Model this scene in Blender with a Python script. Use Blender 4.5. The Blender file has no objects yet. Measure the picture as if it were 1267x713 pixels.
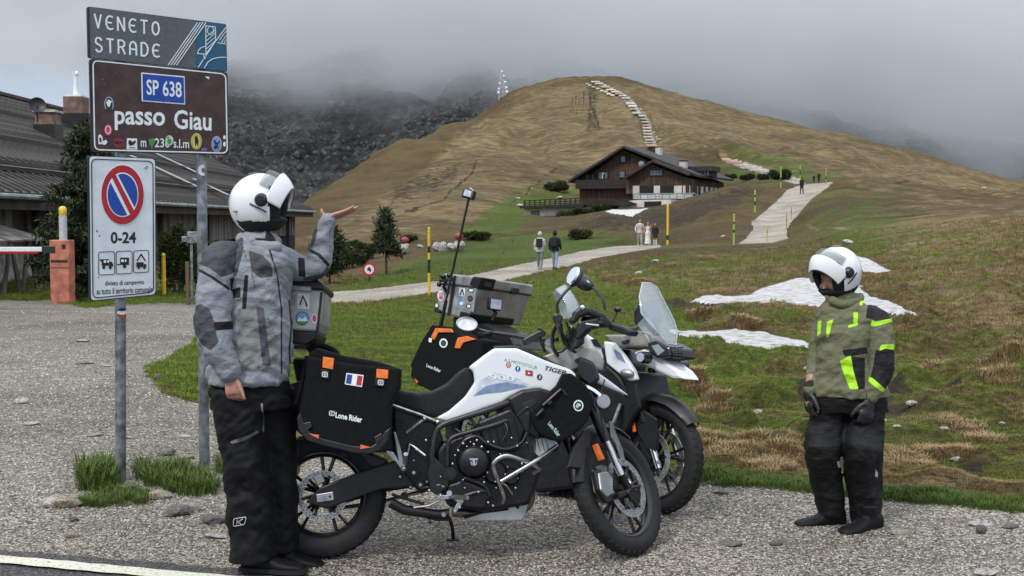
import bpy, bmesh, math, random
import numpy as np
from mathutils import Vector, Matrix, Euler
from mathutils.bvhtree import BVHTree
random.seed(7); rng = np.random.default_rng(7)
SC = bpy.context.scene; COL = SC.collection
R = math.radians
# ------------------------------------------------------------------ camera
FPX, CX, CY, HC, HOR = 1500.0, 633.5, 356.5, 1.75, 275.0
PITCH = math.atan((CY - HOR) / FPX)
cam_d = bpy.data.cameras.new('camera'); cam = bpy.data.objects.new('camera', cam_d); COL.objects.link(cam)
cam.location = (0, 0, HC); cam.rotation_euler = (math.pi/2 - PITCH, 0, 0)
cam_d.sensor_width = 36; cam_d.lens = 36*FPX/1267.0; cam_d.clip_end = 20000; cam_d.clip_start = 0.1
SC.camera = cam
cP, sP = math.cos(PITCH), math.sin(PITCH)
def ray(px, py):
    x = (px-CX)/FPX; v = (CY-py)/FPX
    return Vector((x, cP + v*sP, -sP + v*cP))
def at(px, py, Y):
    d = ray(px, py); return Vector((0, 0, HC)) + d*(Y/d.y)
def zat(py, Y):
    return at(CX, py, Y).z
def project(P):                       # numpy (n,3) -> px, py
    P = np.asarray(P, float); x = P[..., 0]; y = P[..., 1]; z = P[..., 2]-HC
    dep = y*cP - z*sP; up = y*sP + z*cP
    return CX + FPX*x/dep, CY - FPX*up/dep
# ------------------------------------------------------------------ world, sun, exposure
W = bpy.data.worlds.new('World'); SC.world = W; W.use_nodes = True
nt = W.node_tree; nt.nodes.clear()
def nd(nt, t, **k):
    n = nt.nodes.new(t)
    for a, b in k.items(): setattr(n, a, b)
    return n
SUN_EL, SUN_AZ = R(52), R(215)
sky = nd(nt, 'ShaderNodeTexSky', sky_type='NISHITA', sun_disc=False, sun_elevation=SUN_EL, sun_rotation=SUN_AZ)
b1 = nd(nt, 'ShaderNodeBackground'); b1.inputs[1].default_value = 0.07
nt.links.new(sky.outputs[0], b1.inputs[0])
tc = nd(nt, 'ShaderNodeTexCoord'); sep = nd(nt, 'ShaderNodeSeparateXYZ'); nt.links.new(tc.outputs['Generated'], sep.inputs[0])
rmp = nd(nt, 'ShaderNodeValToRGB'); cr = rmp.color_ramp
cr.elements[0].position = 0.0; cr.elements[0].color = (.30, .365, .45, 1)
cr.elements[1].position = 1.0; cr.elements[1].color = (1.3, 1.37, 1.47, 1)
e = cr.elements.new(.22); e.color = (.42, .49, .59, 1)
e = cr.elements.new(.5); e.color = (.88, .94, 1.04, 1)
nt.links.new(sep.outputs[2], rmp.inputs[0])
nz = nd(nt, 'ShaderNodeTexNoise'); nz.inputs['Scale'].default_value = 2.6; nz.inputs['Detail'].default_value = 5; nz.inputs['Roughness'].default_value = .5
mp = nd(nt, 'ShaderNodeMapping'); mp.inputs['Scale'].default_value = (1, 1, 2.2); nt.links.new(tc.outputs['Generated'], mp.inputs[0]); nt.links.new(mp.outputs[0], nz.inputs['Vector'])
mr = nd(nt, 'ShaderNodeMapRange'); mr.inputs[1].default_value = .3; mr.inputs[2].default_value = .7; mr.inputs[3].default_value = .74; mr.inputs[4].default_value = 1.2
nt.links.new(nz.outputs[0], mr.inputs[0])
mul = nd(nt, 'ShaderNodeMix', data_type='RGBA', blend_type='MULTIPLY'); mul.inputs[0].default_value = 1
nt.links.new(rmp.outputs[0], mul.inputs[6]); nt.links.new(mr.outputs[0], mul.inputs[7])
b2 = nd(nt, 'ShaderNodeBackground'); b2.inputs[1].default_value = 1.0; nt.links.new(mul.outputs[2], b2.inputs[0])
mx = nd(nt, 'ShaderNodeMixShader'); mx.inputs[0].default_value = .92
nt.links.new(b1.outputs[0], mx.inputs[1]); nt.links.new(b2.outputs[0], mx.inputs[2])
wo = nd(nt, 'ShaderNodeOutputWorld'); nt.links.new(mx.outputs[0], wo.inputs[0])
sd = bpy.data.lights.new('sun', 'SUN'); sd.energy = 1.5; sd.angle = R(10); sd.color = (1, .96, .9)
so = bpy.data.objects.new('sun', sd); COL.objects.link(so)
so.rotation_euler = Vector((math.sin(SUN_AZ)*math.cos(SUN_EL), math.cos(SUN_AZ)*math.cos(SUN_EL), math.sin(SUN_EL))).to_track_quat('Z', 'Y').to_euler()
SC.view_settings.view_transform = 'Standard'; SC.view_settings.look = 'None'
SC.view_settings.exposure = 0.45; SC.view_settings.gamma = 1.0
SC.render.engine = 'CYCLES'
cy = SC.cycles; cy.max_bounces = 12; cy.diffuse_bounces = 3; cy.glossy_bounces = 3; cy.transmission_bounces = 5; cy.transparent_max_bounces = 8
cy.volume_bounces = 10; cy.volume_step_rate = 1.0; cy.volume_max_steps = 96; cy.use_denoising = True
try: cy.denoising_prefilter = 'ACCURATE'
except Exception: pass

# ------------------------------------------------------------------ numpy noise
def _h(ix, iy, s):
    n = (ix.astype(np.int64)*374761393 + iy.astype(np.int64)*668265263 + s*1274126177) & 0x7fffffff
    n = ((n ^ (n >> 13))*1274126177) & 0x7fffffff
    return ((n ^ (n >> 16)) & 0xffff)/65535.0
def vnoise(x, y, s=0):
    x = np.asarray(x, float); y = np.asarray(y, float)
    ix = np.floor(x); iy = np.floor(y); fx = x-ix; fy = y-iy
    fx = fx*fx*(3-2*fx); fy = fy*fy*(3-2*fy)
    a = _h(ix, iy, s); b = _h(ix+1, iy, s); c = _h(ix, iy+1, s); d = _h(ix+1, iy+1, s)
    return (a*(1-fx)+b*fx)*(1-fy) + (c*(1-fx)+d*fx)*fy
def fbm(x, y, s=0, o=4, g=.5):
    r = 0; a = 1; t = 0
    for i in range(o):
        r = r + a*vnoise(x*2**i+17.3*i, y*2**i-9.1*i, s+i*13); t += a; a *= g
    return r/t
def vor(x, y, s=0):
    """distance to nearest jittered cell point"""
    ix = np.floor(x); iy = np.floor(y); best = np.full(np.shape(x), 9.0)
    for dx in (-1, 0, 1):
        for dy in (-1, 0, 1):
            jx = ix+dx; jy = iy+dy
            best = np.minimum(best, np.hypot(jx+_h(jx, jy, s)-x, jy+_h(jx, jy, s+5)-y))
    return best
def sdpoly(px, py, poly):
    """signed distance, positive inside"""
    P = np.asarray(poly, float); n = len(P); d = np.full(np.shape(px), 1e9); ins = np.zeros(np.shape(px), bool)
    for i in range(n):
        x0, y0 = P[i]; x1, y1 = P[(i+1) % n]; ex, ey = x1-x0, y1-y0
        L = ex*ex+ey*ey+1e-12; t = np.clip(((px-x0)*ex+(py-y0)*ey)/L, 0, 1)
        d = np.minimum(d, np.hypot(px-x0-t*ex, py-y0-t*ey))
        c = ((y0 > py) != (y1 > py)); xi = (x1-x0)*(py-y0)/((y1-y0) if y1 != y0 else 1e-9)+x0
        ins ^= c & (px < xi)
    return np.where(ins, d, -d)
# ------------------------------------------------------------------ materials
def lin(c):
    if isinstance(c, str):
        c = [int(c[i:i+2], 16)/255 for i in (0, 2, 4)]
        return tuple((v/12.92 if v <= .04045 else ((v+.055)/1.055)**2.4) for v in c)
    return tuple(c)
_M = {}
def pm(name, col, rough=.5, metal=0., var=.12, scale=30., bump=0., bscale=None, col2=None, detail=4, coat=0., spec=.5, stretch=None):
    """Principled material with noise-driven colour variation and bump in object space"""
    if name in _M: return _M[name]
    m = bpy.data.materials.new(name); m.use_nodes = True; nt = m.node_tree; b = nt.nodes['Principled BSDF']
    col = lin(col); c2 = lin(col2) if col2 else tuple(v*(1-var*2) for v in col); c1 = col if col2 else tuple(min(1, v*(1+var)) for v in col)
    b.inputs['Roughness'].default_value = rough; b.inputs['Metallic'].default_value = metal
    b.inputs['Specular IOR Level'].default_value = spec
    if coat: b.inputs['Coat Weight'].default_value = coat; b.inputs['Coat Roughness'].default_value = .08
    tc = nd(nt, 'ShaderNodeTexCoord'); n = nd(nt, 'ShaderNodeTexNoise'); n.inputs['Scale'].default_value = scale; n.inputs['Detail'].default_value = detail
    src = tc.outputs['Object']
    if stretch:
        mpn = nd(nt, 'ShaderNodeMapping'); mpn.inputs['Scale'].default_value = stretch; nt.links.new(src, mpn.inputs[0]); src = mpn.outputs[0]
    nt.links.new(src, n.inputs['Vector'])
    r = nd(nt, 'ShaderNodeValToRGB'); r.color_ramp.elements[0].position = .35; r.color_ramp.elements[1].position = .65
    r.color_ramp.elements[0].color = (*c2, 1); r.color_ramp.elements[1].color = (*c1, 1)
    nt.links.new(n.outputs[0], r.inputs[0]); nt.links.new(r.outputs[0], b.inputs['Base Color'])
    if rough > .05:
        mr = nd(nt, 'ShaderNodeMapRange'); mr.inputs[3].default_value = max(0, rough-.08); mr.inputs[4].default_value = min(1, rough+.08)
        nt.links.new(n.outputs[0], mr.inputs[0]); nt.links.new(mr.outputs[0], b.inputs['Roughness'])
    if bump:
        n2 = nd(nt, 'ShaderNodeTexNoise'); n2.inputs['Scale'].default_value = bscale or scale*2; n2.inputs['Detail'].default_value = 5
        nt.links.new(src, n2.inputs['Vector'])
        bp = nd(nt, 'ShaderNodeBump'); bp.inputs['Strength'].default_value = 1; bp.inputs['Distance'].default_value = bump
        nt.links.new(n2.outputs[0], bp.inputs['Height']); nt.links.new(bp.outputs[0], b.inputs['Normal'])
    _M[name] = m; return m
def tree(m): return m.node_tree, m.node_tree.nodes['Principled BSDF']
# ------------------------------------------------------------------ object helpers
def tag(o, label=None, cat=None, group=None, kind=None):
    if label: o['label'] = label
    if cat: o['category'] = cat
    if group: o['group'] = group
    if kind: o['kind'] = kind
    return o
def empty(name, loc=(0, 0, 0), label=None, cat=None, group=None, rot=None):
    o = bpy.data.objects.new(name, None); COL.objects.link(o); o.location = loc; o.empty_display_size = .1
    if rot: o.rotation_euler = rot
    return tag(o, label, cat, group)
def npmesh(name, V, Fq, mats, smooth=True, mi=None):
    """numpy verts (n,3) and faces (m,k) -> mesh"""
    me = bpy.data.meshes.new(name); V = np.asarray(V, np.float32); Fq = np.asarray(Fq, np.int32); k = Fq.shape[1]
    me.vertices.add(len(V)); me.vertices.foreach_set('co', V.ravel())
    me.loops.add(Fq.size); me.loops.foreach_set('vertex_index', Fq.ravel())
    me.polygons.add(len(Fq)); me.polygons.foreach_set('loop_start', np.arange(0, Fq.size, k, dtype=np.int32))
    me.polygons.foreach_set('loop_total', np.full(len(Fq), k, np.int32))
    if mi is not None: me.polygons.foreach_set('material_index', np.asarray(mi, np.int32))
    me.update(calc_edges=True); me.validate()
    if smooth: me.polygons.foreach_set('use_smooth', np.ones(len(me.polygons), bool))
    for m in (mats if isinstance(mats, (list, tuple)) else [mats]): me.materials.append(m)
    return me
def link(name, me, parent=None, M=None):
    o = bpy.data.objects.new(name, me); COL.objects.link(o)
    if parent is not None: o.parent = parent
    if M is not None: o.matrix_local = M
    return o
def vattr(me, name, arr):
    a = me.attributes.new(name, 'FLOAT', 'POINT'); a.data.foreach_set('value', np.asarray(arr, np.float32))
class MB:
    """collects faces with material slots; build() links them as one mesh object"""
    def __init__(s): s.v = []; s.f = []; s.m = []
    def add(s, vs, fs, mi=0, T=None):
        k = len(s.v)
        for p in vs:
            p = Vector(p); s.v.append(tuple(T @ p if T is not None else p))
        for f in fs: s.f.append(tuple(i+k for i in f)); s.m.append(mi)
        return s
    def box(s, c, d, rot=None, mi=0, T=None, taper=1.0):
        x, y, z = d[0]/2, d[1]/2, d[2]/2; M = Matrix.Translation(Vector(c))
        if rot is not None: M = M @ (rot if isinstance(rot, Matrix) else Euler(rot).to_matrix().to_4x4())
        vs = [M @ Vector((a*x*(taper if q > 0 else 1), b*y*(taper if q > 0 else 1), q*z)) for a in (-1, 1) for b in (-1, 1) for q in (-1, 1)]
        return s.add(vs, [(0, 1, 3, 2), (4, 6, 7, 5), (0, 4, 5, 1), (2, 3, 7, 6), (0, 2, 6, 4), (1, 5, 7, 3)], mi, T)
    def loft(s, rings, mi=0, cap=True, closed=True, T=None):
        n = len(rings[0]); vs = [p for r in rings for p in r]; fs = []
        for i in range(len(rings)-1):
            for j in range(n if closed else n-1):
                a = i*n+j; b = i*n+(j+1) % n; fs.append((a, b, b+n, a+n))
        if cap and closed: fs.append(tuple(range(n))[::-1]); fs.append(tuple((len(rings)-1)*n+j for j in range(n)))
        return s.add(vs, fs, mi, T)
    def tube(s, pts, r, n=8, mi=0, cap=True, T=None, flat=1.0):
        pts = [Vector(p) for p in pts]; rr = r if isinstance(r, (list, tuple)) else [r]*len(pts); rings = []; up = None
        for i, p in enumerate(pts):
            t = (pts[min(i+1, len(pts)-1)]-pts[max(i-1, 0)]).normalized()
            if up is None:
                up = Vector((0, 0, 1)) if abs(t.z) < .9 else Vector((0, 1, 0))
            a = t.cross(up).normalized(); b = a.cross(t).normalized(); up = b
            rings.append([p + (a*math.cos(k*2*math.pi/n) + b*math.sin(k*2*math.pi/n)*flat)*rr[i] for k in range(n)])
        return s.loft(rings, mi, cap, True, T)
    def lathe(s, prof, n=24, mi=0, T=None, axis='z', caps=False):
        """prof: list of (r, h); revolved about axis"""
        rings = []
        for r, h in prof:
            ring = []
            for k in range(n):
                a = k*2*math.pi/n; x, y = r*math.cos(a), r*math.sin(a)
                ring.append({'z': (x, y, h), 'y': (x, h, y), 'x': (h, x, y)}[axis])
            rings.append(ring)
        return s.loft(rings, mi, caps, True, T)
    def prism(s, poly, axis_fn, a, b, mi=0, T=None):
        """poly 2D points; axis_fn(x,y,t) -> 3D, t from a to b"""
        n = len(poly); vs = [axis_fn(x, y, a) for x, y in poly]+[axis_fn(x, y, b) for x, y in poly]
        fs = [tuple(range(n))[::-1], tuple(range(n, 2*n))]+[(i, (i+1) % n, n+(i+1) % n, n+i) for i in range(n)]
        return s.add(vs, fs, mi, T)
    def ball(s, c, r, nu=12, nv=8, mi=0, T=None, rot=None):
        r = (r, r, r) if not isinstance(r, (tuple, list)) else r; M = Matrix.Translation(Vector(c))
        if rot is not None: M = M @ Euler(rot).to_matrix().to_4x4()
        rings = []
        for i in range(nv+1):
            th = math.pi*(i/nv); sn = max(math.sin(th), .02)
            rings.append([M @ Vector((r[0]*sn*math.cos(2*math.pi*k/nu), r[1]*sn*math.sin(2*math.pi*k/nu), -r[2]*math.cos(th))) for k in range(nu)])
        return s.loft(rings, mi, True, True, T)
    def mesh(s, name='m', mats=None, smooth=False):
        me = bpy.data.meshes.new(name); me.from_pydata(s.v, [], s.f); me.update()
        for i, p in enumerate(me.polygons): p.material_index = s.m[i]
        bm = bmesh.new(); bm.from_mesh(me); bmesh.ops.recalc_face_normals(bm, faces=bm.faces); bm.to_mesh(me); bm.free()
        if smooth:
            me.polygons.foreach_set('use_smooth', [True]*len(me.polygons))
            try: me.set_sharp_from_angle(angle=R(smooth if smooth is not True else 40))
            except Exception: pass
        for m in (mats if isinstance(mats, (list, tuple)) else [mats]):
            if m: me.materials.append(m)
        return me
    def build(s, name, mats, parent=None, smooth=True, bevel=0, M=None, seg=2):
        o = link(name, s.mesh(name, mats, smooth), parent, M)
        if bevel:
            b = o.modifiers.new('b', 'BEVEL'); b.width = bevel; b.segments = seg; b.limit_method = 'ANGLE'; b.angle_limit = R(35)
        return o
def applymods(o):
    bpy.context.view_layer.update(); dg = bpy.context.evaluated_depsgraph_get()
    me = bpy.data.meshes.new_from_object(o.evaluated_get(dg)); o.modifiers.clear(); o.data = me; return o
def organic(o, vox=.01, it=6, disp=0, dscale=10):
    r = o.modifiers.new('r', 'REMESH'); r.mode = 'VOXEL'; r.voxel_size = vox; r.use_smooth_shade = True
    s = o.modifiers.new('s', 'SMOOTH'); s.iterations = it; s.factor = .5
    mats = list(o.data.materials); applymods(o)
    if len(o.data.materials) == 0:
        for m in mats: o.data.materials.append(m)
    o.data.polygons.foreach_set('use_smooth', [True]*len(o.data.polygons)); return o
def bez(pts, n=6):
    """Catmull-Rom through pts"""
    P = [Vector(p) for p in pts]; P = [P[0]*2-P[1]]+P+[P[-1]*2-P[-2]]; out = []
    for i in range(1, len(P)-2):
        for k in range(n):
            t = k/n; a, b, c, d = P[i-1], P[i], P[i+1], P[i+2]
            out.append(.5*((2*b)+(c-a)*t+(2*a-5*b+4*c-d)*t*t+(3*b-a-3*c+d)*t*t*t))
    out.append(P[-2]); return out
def copy_tree(o, parent=None):
    c = o.copy(); COL.objects.link(c); c.parent = parent
    for ch in [x for x in bpy.data.objects if x.parent == o]: copy_tree(ch, c)
    return c
def smoothpoly(poly, n=4):
    P = [Vector((x, y, 0)) for x, y in poly]; m = len(P); out = []
    for i in range(m):
        a, b, c, d = P[i-1], P[i], P[(i+1) % m], P[(i+2) % m]
        for k in range(n):
            t = k/n; q = .5*((2*b)+(c-a)*t+(2*a-5*b+4*c-d)*t*t+(3*b-a-3*c+d)*t*t*t); out.append((q.x, q.y))
    return out
# ------------------------------------------------------------------ TERRAIN
YK = [2, 8, 12, 18, 26, 36, 45, 58, 80, 110, 140, 165, 200, 260, 300, 350, 400, 500]
def zp(*a):
    """z at each YK; entries: number = z in m, ('p',py) = image row of the photograph"""
    return [zat(v[1], y) if isinstance(v, tuple) else v for v, y in zip(a, YK)]
p = lambda v: ('p', v)
TCOL = [
 (-1600, zp(0,0,0,0,0,.2,.3,.4,.5,.6,.6,.6,.6,-1,-2,-4,-6,-10)),
 (-200, zp(0,0,0,0,0,.2,.3,.4,.5,.6,.6,.6,.6,-1,-2,-4,-6,-10)),
 (0,   zp(0,0,0,0,0,.2,.3,.4,.5,.6,.6,.6,.6,-1,-2,-4,-6,-10)),
 (200, zp(0,0,0,0,-.05,.1,.2,.2,.2,.2,.3,.3,.0,-2,-3,-5,-6,-10)),
 (300, zp(0,0,0,-.08,-.25,-.35,-.5,-.6,-.6,-.2,.5,.2,-1,-3,-4,-6,-8,-12)),
 (400, zp(0,0,-.1,-.3,-.5,p(379),p(362),p(344),p(326),p(300),p(268),p(248),p(239),0,-3,-6,-8,-12)),
 (470, zp(0,0,-.1,-.3,-.55,p(377),p(360),p(340),p(319),p(298),p(262),p(240),p(218),p(200),2,-4,-8,-12)),
 (550, zp(0,0,-.1,-.3,-.55,p(375),p(352),p(330),p(308),p(296),p(258),p(236),p(208),p(171),p(152),16,6,-10)),
 (640, zp(0,0,-.08,-.25,-.5,p(372),p(350),p(327),p(309),p(290),p(265),p(244),p(212),p(166),p(136),p(112),24,0)),
 (700, zp(0,0,-.05,-.2,-.4,p(368),p(347),p(326),p(305),p(284),p(264),p(252),p(216),p(164),p(130),p(98),30,0)),
 (760, zp(0,0,-.05,-.15,-.3,p(365),p(344),p(322),p(304),p(274),p(257),p(250),p(216),p(162),p(128),p(98),30,0)),
 (800, zp(0,0,0,-.1,-.2,p(360),p(340),p(320),p(304),p(271),p(254),p(247),p(212),p(163),p(132),p(109),26,0)),
 (850, zp(0,0,0,-.1,-.1,p(356),p(334),p(316),p(301),p(258),p(247),p(246),p(213),p(168),p(144),p(122),24,0)),
 (900, zp(0,0,0,0,0,p(350),p(330),p(315),p(298),p(247),p(233),p(238),p(212),p(175),p(155),p(134),20,0)),
 (950, zp(0,0,0,0,.05,p(340),p(326),p(312),p(297),p(257),p(231),p(222),p(207),p(183),p(166),p(146),18,-2)),
 (1050, zp(0,0,0,.03,.15,p(334),p(313),p(295),p(264),p(241),p(229),p(220),p(214),p(198),p(184),p(169),16,-4)),
 (1160, zp(0,0,.03,.15,.4,p(320),p(298),p(280),p(258),p(244),p(237),p(237),p(236),p(222),p(208),p(196),10,-6)),
 (1267, zp(0,0,.1,.3,.7,p(300),p(282),p(269),p(256),p(250),p(248),p(250),p(251),p(243),p(234),p(224),8,-8)),
 (1500, zp(0,0,.15,.5,1,1.5,2,2.4,3,4,5,5,6,8,8,7,0,-12)),
 (2900, zp(0,0,.15,.5,1,1.5,2,2.4,3,4,5,5,5,5,4,2,-4,-15)),
]
TX = np.array([(c[0]-CX)/FPX for c in TCOL]); TZ = np.array([c[1] for c in TCOL]); TL = np.log(np.array(YK, float))
def _pchip_w(xk, x):
    i = np.clip(np.searchsorted(xk, x)-1, 0, len(xk)-2); t = np.clip((x-xk[i])/(xk[i+1]-xk[i]), 0, 1)
    return i, t
def _slopes(xk, Z):                    # along axis 0, monotone (harmonic) slopes
    d = (Z[1:]-Z[:-1])/(xk[1:]-xk[:-1]).reshape(-1, *([1]*(Z.ndim-1)))
    m = np.zeros_like(Z); p_ = d[1:]*d[:-1]
    m[1:-1] = np.where(p_ > 0, 2*d[1:]*d[:-1]/np.where(np.abs(d[1:]+d[:-1]) < 1e-9, 1e-9, d[1:]+d[:-1]), 0)
    m[0] = d[0]; m[-1] = d[-1]; return m
_SL = _slopes(TL, TZ.T).T              # slopes along lnY for each column
def Hbase(X, Y):
    X = np.asarray(X, float); Y = np.clip(np.asarray(Y, float), 2, 500); a = X/Y; l = np.log(Y)
    j, t = _pchip_w(TL, l); h = TL[j+1]-TL[j]
    i, s = _pchip_w(TX, a)
    def prof(i):
        z0 = TZ[i, j]; z1 = TZ[i, j+1]; m0 = _SL[i, j]; m1 = _SL[i, j+1]
        return z0*(2*t**3-3*t*t+1)+h*m0*(t**3-2*t*t+t)+z1*(3*t*t-2*t**3)+h*m1*(t**3-t*t)
    n = len(TX)
    p0, p1, p2, p3 = prof(np.clip(i-1, 0, n-1)), prof(i), prof(i+1), prof(np.clip(i+2, 0, n-1))
    hx = TX[i+1]-TX[i]; hl = np.maximum(TX[i]-TX[np.clip(i-1, 0, n-1)], 1e-6); hr = np.maximum(TX[np.clip(i+2, 0, n-1)]-TX[i+1], 1e-6)
    d0 = (p1-p0)/hl; d1 = (p2-p1)/hx; d2 = (p3-p2)/hr
    f = lambda u, v: np.where(u*v > 0, 2*u*v/np.where(np.abs(u+v) < 1e-9, 1e-9, u+v), 0)
    m1 = f(d0, d1); m2 = f(d1, d2)
    return p1*(2*s**3-3*s*s+1)+hx*m1*(s**3-2*s*s+s)+p2*(3*s*s-2*s**3)+hx*m2*(s**3-s*s)
# regions traced on the photograph (rows/columns), used on the ground itself
GRAVEL = [(-900,1400),(-900,380),(-60,376),(0,373),(60,373),(110,382),(150,378),(205,376),(248,378),(262,392),(248,408),(232,428),(200,446),(178,460),(200,486),(248,500),(300,520),(380,552),(480,575),(640,583),(760,588),(860,592),(930,597),(1010,603),(1100,612),(1200,622),(1267,630),(1500,650),(2600,720),(2600,1400)]
PATH1 = [(395,376),(400,362),(450,359),(500,353),(560,346),(600,337),(640,328),(680,320),(720,311),(760,305),(815,303),(818,306),(780,312),(740,319),(700,330),(660,339),(610,350),(560,358),(500,368),(450,374)]
PATH2 = [(912,302),(922,296),(932,283),(928,276),(948,260),(965,245),(972,236),(990,229),(1030,225.5),(1022,233),(1003,247),(990,262),(978,276),(972,285),(974,296),(955,301)]
SNOWP = [[(850,376),(870,366),(900,366),(925,366),(945,356),(985,345),(1010,343),(1055,350),(1075,366),(1110,376),(1138,393),(1100,390),(1060,382),(1010,381),(985,378),(940,374),(880,376)],
 [(828,408),(870,410),(905,408),(945,411),(985,420),(1014,428),(1012,440),(985,438),(920,429),(860,419),(828,414)], [(1058,316),(1075,321),(1104,336),(1085,338),(1064,336)], [(748,262),(758,258.5),(775,260),(803,257.5),(792,264),(783,267.5),(760,265)]]
_cs = [(300,78),(380,122),(460,158),(520,190),(565,230),(597,272),(632,328),(680,378),(708,428),(714,475),(722,522),(740,570),(756,600)]
PATH3 = [(690+x/6.48-4.6-i*.05, 90+y/6.48) for i, (x, y) in enumerate(_cs)]+[(690+x/6.48+4.6+i*.05, 90+y/6.48) for i, (x, y) in list(enumerate(_cs))[::-1]]
PATH4 = [(880+x/5.483, 180+y/5.483) for x, y in ((60,108),(180,112),(300,145),(440,185),(560,222),(640,262),(560,262),(430,225),(300,185),(180,150),(70,118))]
def terrain_pt(X, Y):
    """full relief"""
    X = np.asarray(X, float); Y = np.asarray(Y, float); z = Hbase(X, Y)
    P = np.stack([X, Y, z], -1); px, py = project(P)
    n1 = (vnoise(X*3, Y*3, 3)-.5)
    g = sdpoly(px, py, GRAVEL)/(40/np.clip(Y/8, 1, 9)); gr = np.clip(g+n1*.5, -1, 1)   # >0 gravel
    pa = np.maximum(np.maximum(sdpoly(px, py, PATH1), sdpoly(px, py, PATH2)), np.maximum(sdpoly(px, py, PATH3), sdpoly(px, py, PATH4)))
    grass = np.clip(-gr*2, 0, 1)*np.clip(-pa/4, 0, 1)
    flat_ = np.ones(np.shape(X))
    for q_ in SNOWP: flat_ = np.minimum(flat_, np.clip(-sdpoly(px, py, q_)/7, .06, 1))
    near = np.clip((70-Y)/50, 0, 1)
    bump = (fbm(X*1.3, Y*1.3, 5, 4)-.5)*.22*np.clip(1, 0, 1)
    tus = np.clip(fbm(X*2.1, Y*2.1, 8, 2)-.5, 0, 1)*.55
    near_r = (bump+tus*np.clip((X+1)/3, .2, 1))*near
    mid = (fbm(X*.28+Y*.05, Y*.28, 11, 5, .55)-.5)*1.1*np.clip((Y-35)/60, 0, 1)
    # terracettes on the big hill: furrows that run slantwise down the slope
    q = X*.55+Y*.10
    far = ((fbm(q*.16, (X*-.2+Y*.45)*.10, 21, 5, .55)-.5)*6.5+(fbm(q*.05, (Y-X*.3)*.03, 25, 3)-.5)*9)*np.clip((Y-150)/80, 0, 1)*np.clip((430-Y)/60, 0, 1)
    far = far*np.clip((340-Y)/70, .25, 1)
    ngr = (fbm(X*.5, Y*.5, 31, 4)-.5)*.05*np.clip((30-Y)/20, .0, 1)+(fbm(X*4, Y*4, 33, 3)-.5)*.02
    z = z + grass*flat_*(near_r+mid+far)*np.clip((Y-7)/2, 0, 1) + (1-grass)*ngr*np.clip((Y-5)/3, 0, 1)
    return z, px, py, g, pa, grass
def ground(X, Y):
    return float(terrain_pt(np.array([X]), np.array([Y]))[0][0])
def gcol(px, Y, dz=0.0):
    """point on the ground at photo column px and distance Y"""
    X = (px-CX)/FPX*Y; return Vector((X, Y, ground(X, Y)+dz))
def gpix(px, py, lo=4, hi=420):
    """ground point seen at pixel"""
    Ys = np.exp(np.linspace(math.log(lo), math.log(hi), 1500)); d = ray(px, py); X = d.x/d.y*Ys; Z = HC+d.z/d.y*Ys
    z = terrain_pt(X, Ys)[0]; k = np.argmax(z >= Z)
    if k == 0 and z[0] < Z[0]: k = int(np.argmin(np.abs(z-Z)))
    return Vector((X[k], Ys[k], z[k]))
# grid, fine where the photograph looks
a_in = np.linspace(-.455, .455, 690); a_l = -.455-np.linspace(1, 0, 40, endpoint=False)**1.5*1.0; a_r = .455+np.linspace(0, 1, 41)[1:]**1.5*1.0
AA = np.concatenate([a_l, a_in, a_r])
y_n = FPX*HC/(np.linspace(1500, 775, 30, endpoint=False)-275); y_a = FPX*HC/(np.linspace(775, 345, 330)-275)
y_b = np.exp(np.linspace(math.log(y_a[-1]), math.log(500), 385))[1:]
YY = np.concatenate([y_n, y_a, y_b])
GA, GY = np.meshgrid(AA, YY, indexing='xy'); GX = GA*GY
GZ, gpx, gpy, gG, gP, gGr = terrain_pt(GX, GY)
nr, nc = GX.shape
V = np.stack([GX, GY, GZ], -1).reshape(-1, 3)
idx = np.arange(nr*nc).reshape(nr, nc)
Q = np.stack([idx[:-1, :-1], idx[:-1, 1:], idx[1:, 1:], idx[1:, :-1]], -1).reshape(-1, 4)
edge = (fbm(GX*1.7, GY*1.7, 41, 4)-.5)*np.clip(60/GY*1.2, 1.5, 26)
pxf = lambda A: A.reshape(nr, nc)[:-1, :-1].reshape(-1)
gsd = pxf(gG*(40/np.clip(GY/8, 1, 9)) + edge*1.3)
psd = pxf(gP + edge*.25*np.clip(40/GY, .3, 1))
# the asphalt runs under the camera, its edge marked by a pale line
L0, L1 = at(0, 677, 1), at(420, 713, 1)
def onflat(px, py):
    d = ray(px, py); k = -HC/d.z; return np.array([d.x*k, d.y*k])
ra, rb = onflat(-40, 676), onflat(430, 716); rt = (rb-ra)/np.linalg.norm(rb-ra); rn = np.array([-rt[1], rt[0]])
rd = (GX-ra[0])*rn[0]+(GY-ra[1])*rn[1]      # positive beyond the road edge
rsd = pxf(rd+(fbm(GX*6, GY*6, 44, 3)-.5)*.09)
reg = np.zeros(len(Q), int)                 # 0 grass ground
reg[gsd > 0] = 1                            # gravel yard
reg[psd > 0] = 2                            # path
reg[(rsd < 0)] = 3                          # road
def subset(name, mask, mat, kind='structure'):
    q = Q[mask]; u, inv = np.unique(q, return_inverse=True)
    me = npmesh(name, V[u], inv.reshape(q.shape), mat); o = link(name, me); o['kind'] = kind
    return o, u
def coordmat(name):
    m = bpy.data.materials.new(name); m.use_nodes = True; nt = m.node_tree
    g = nd(nt, 'ShaderNodeNewGeometry'); return m, nt, nt.nodes['Principled BSDF'], g.outputs['Position']
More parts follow.
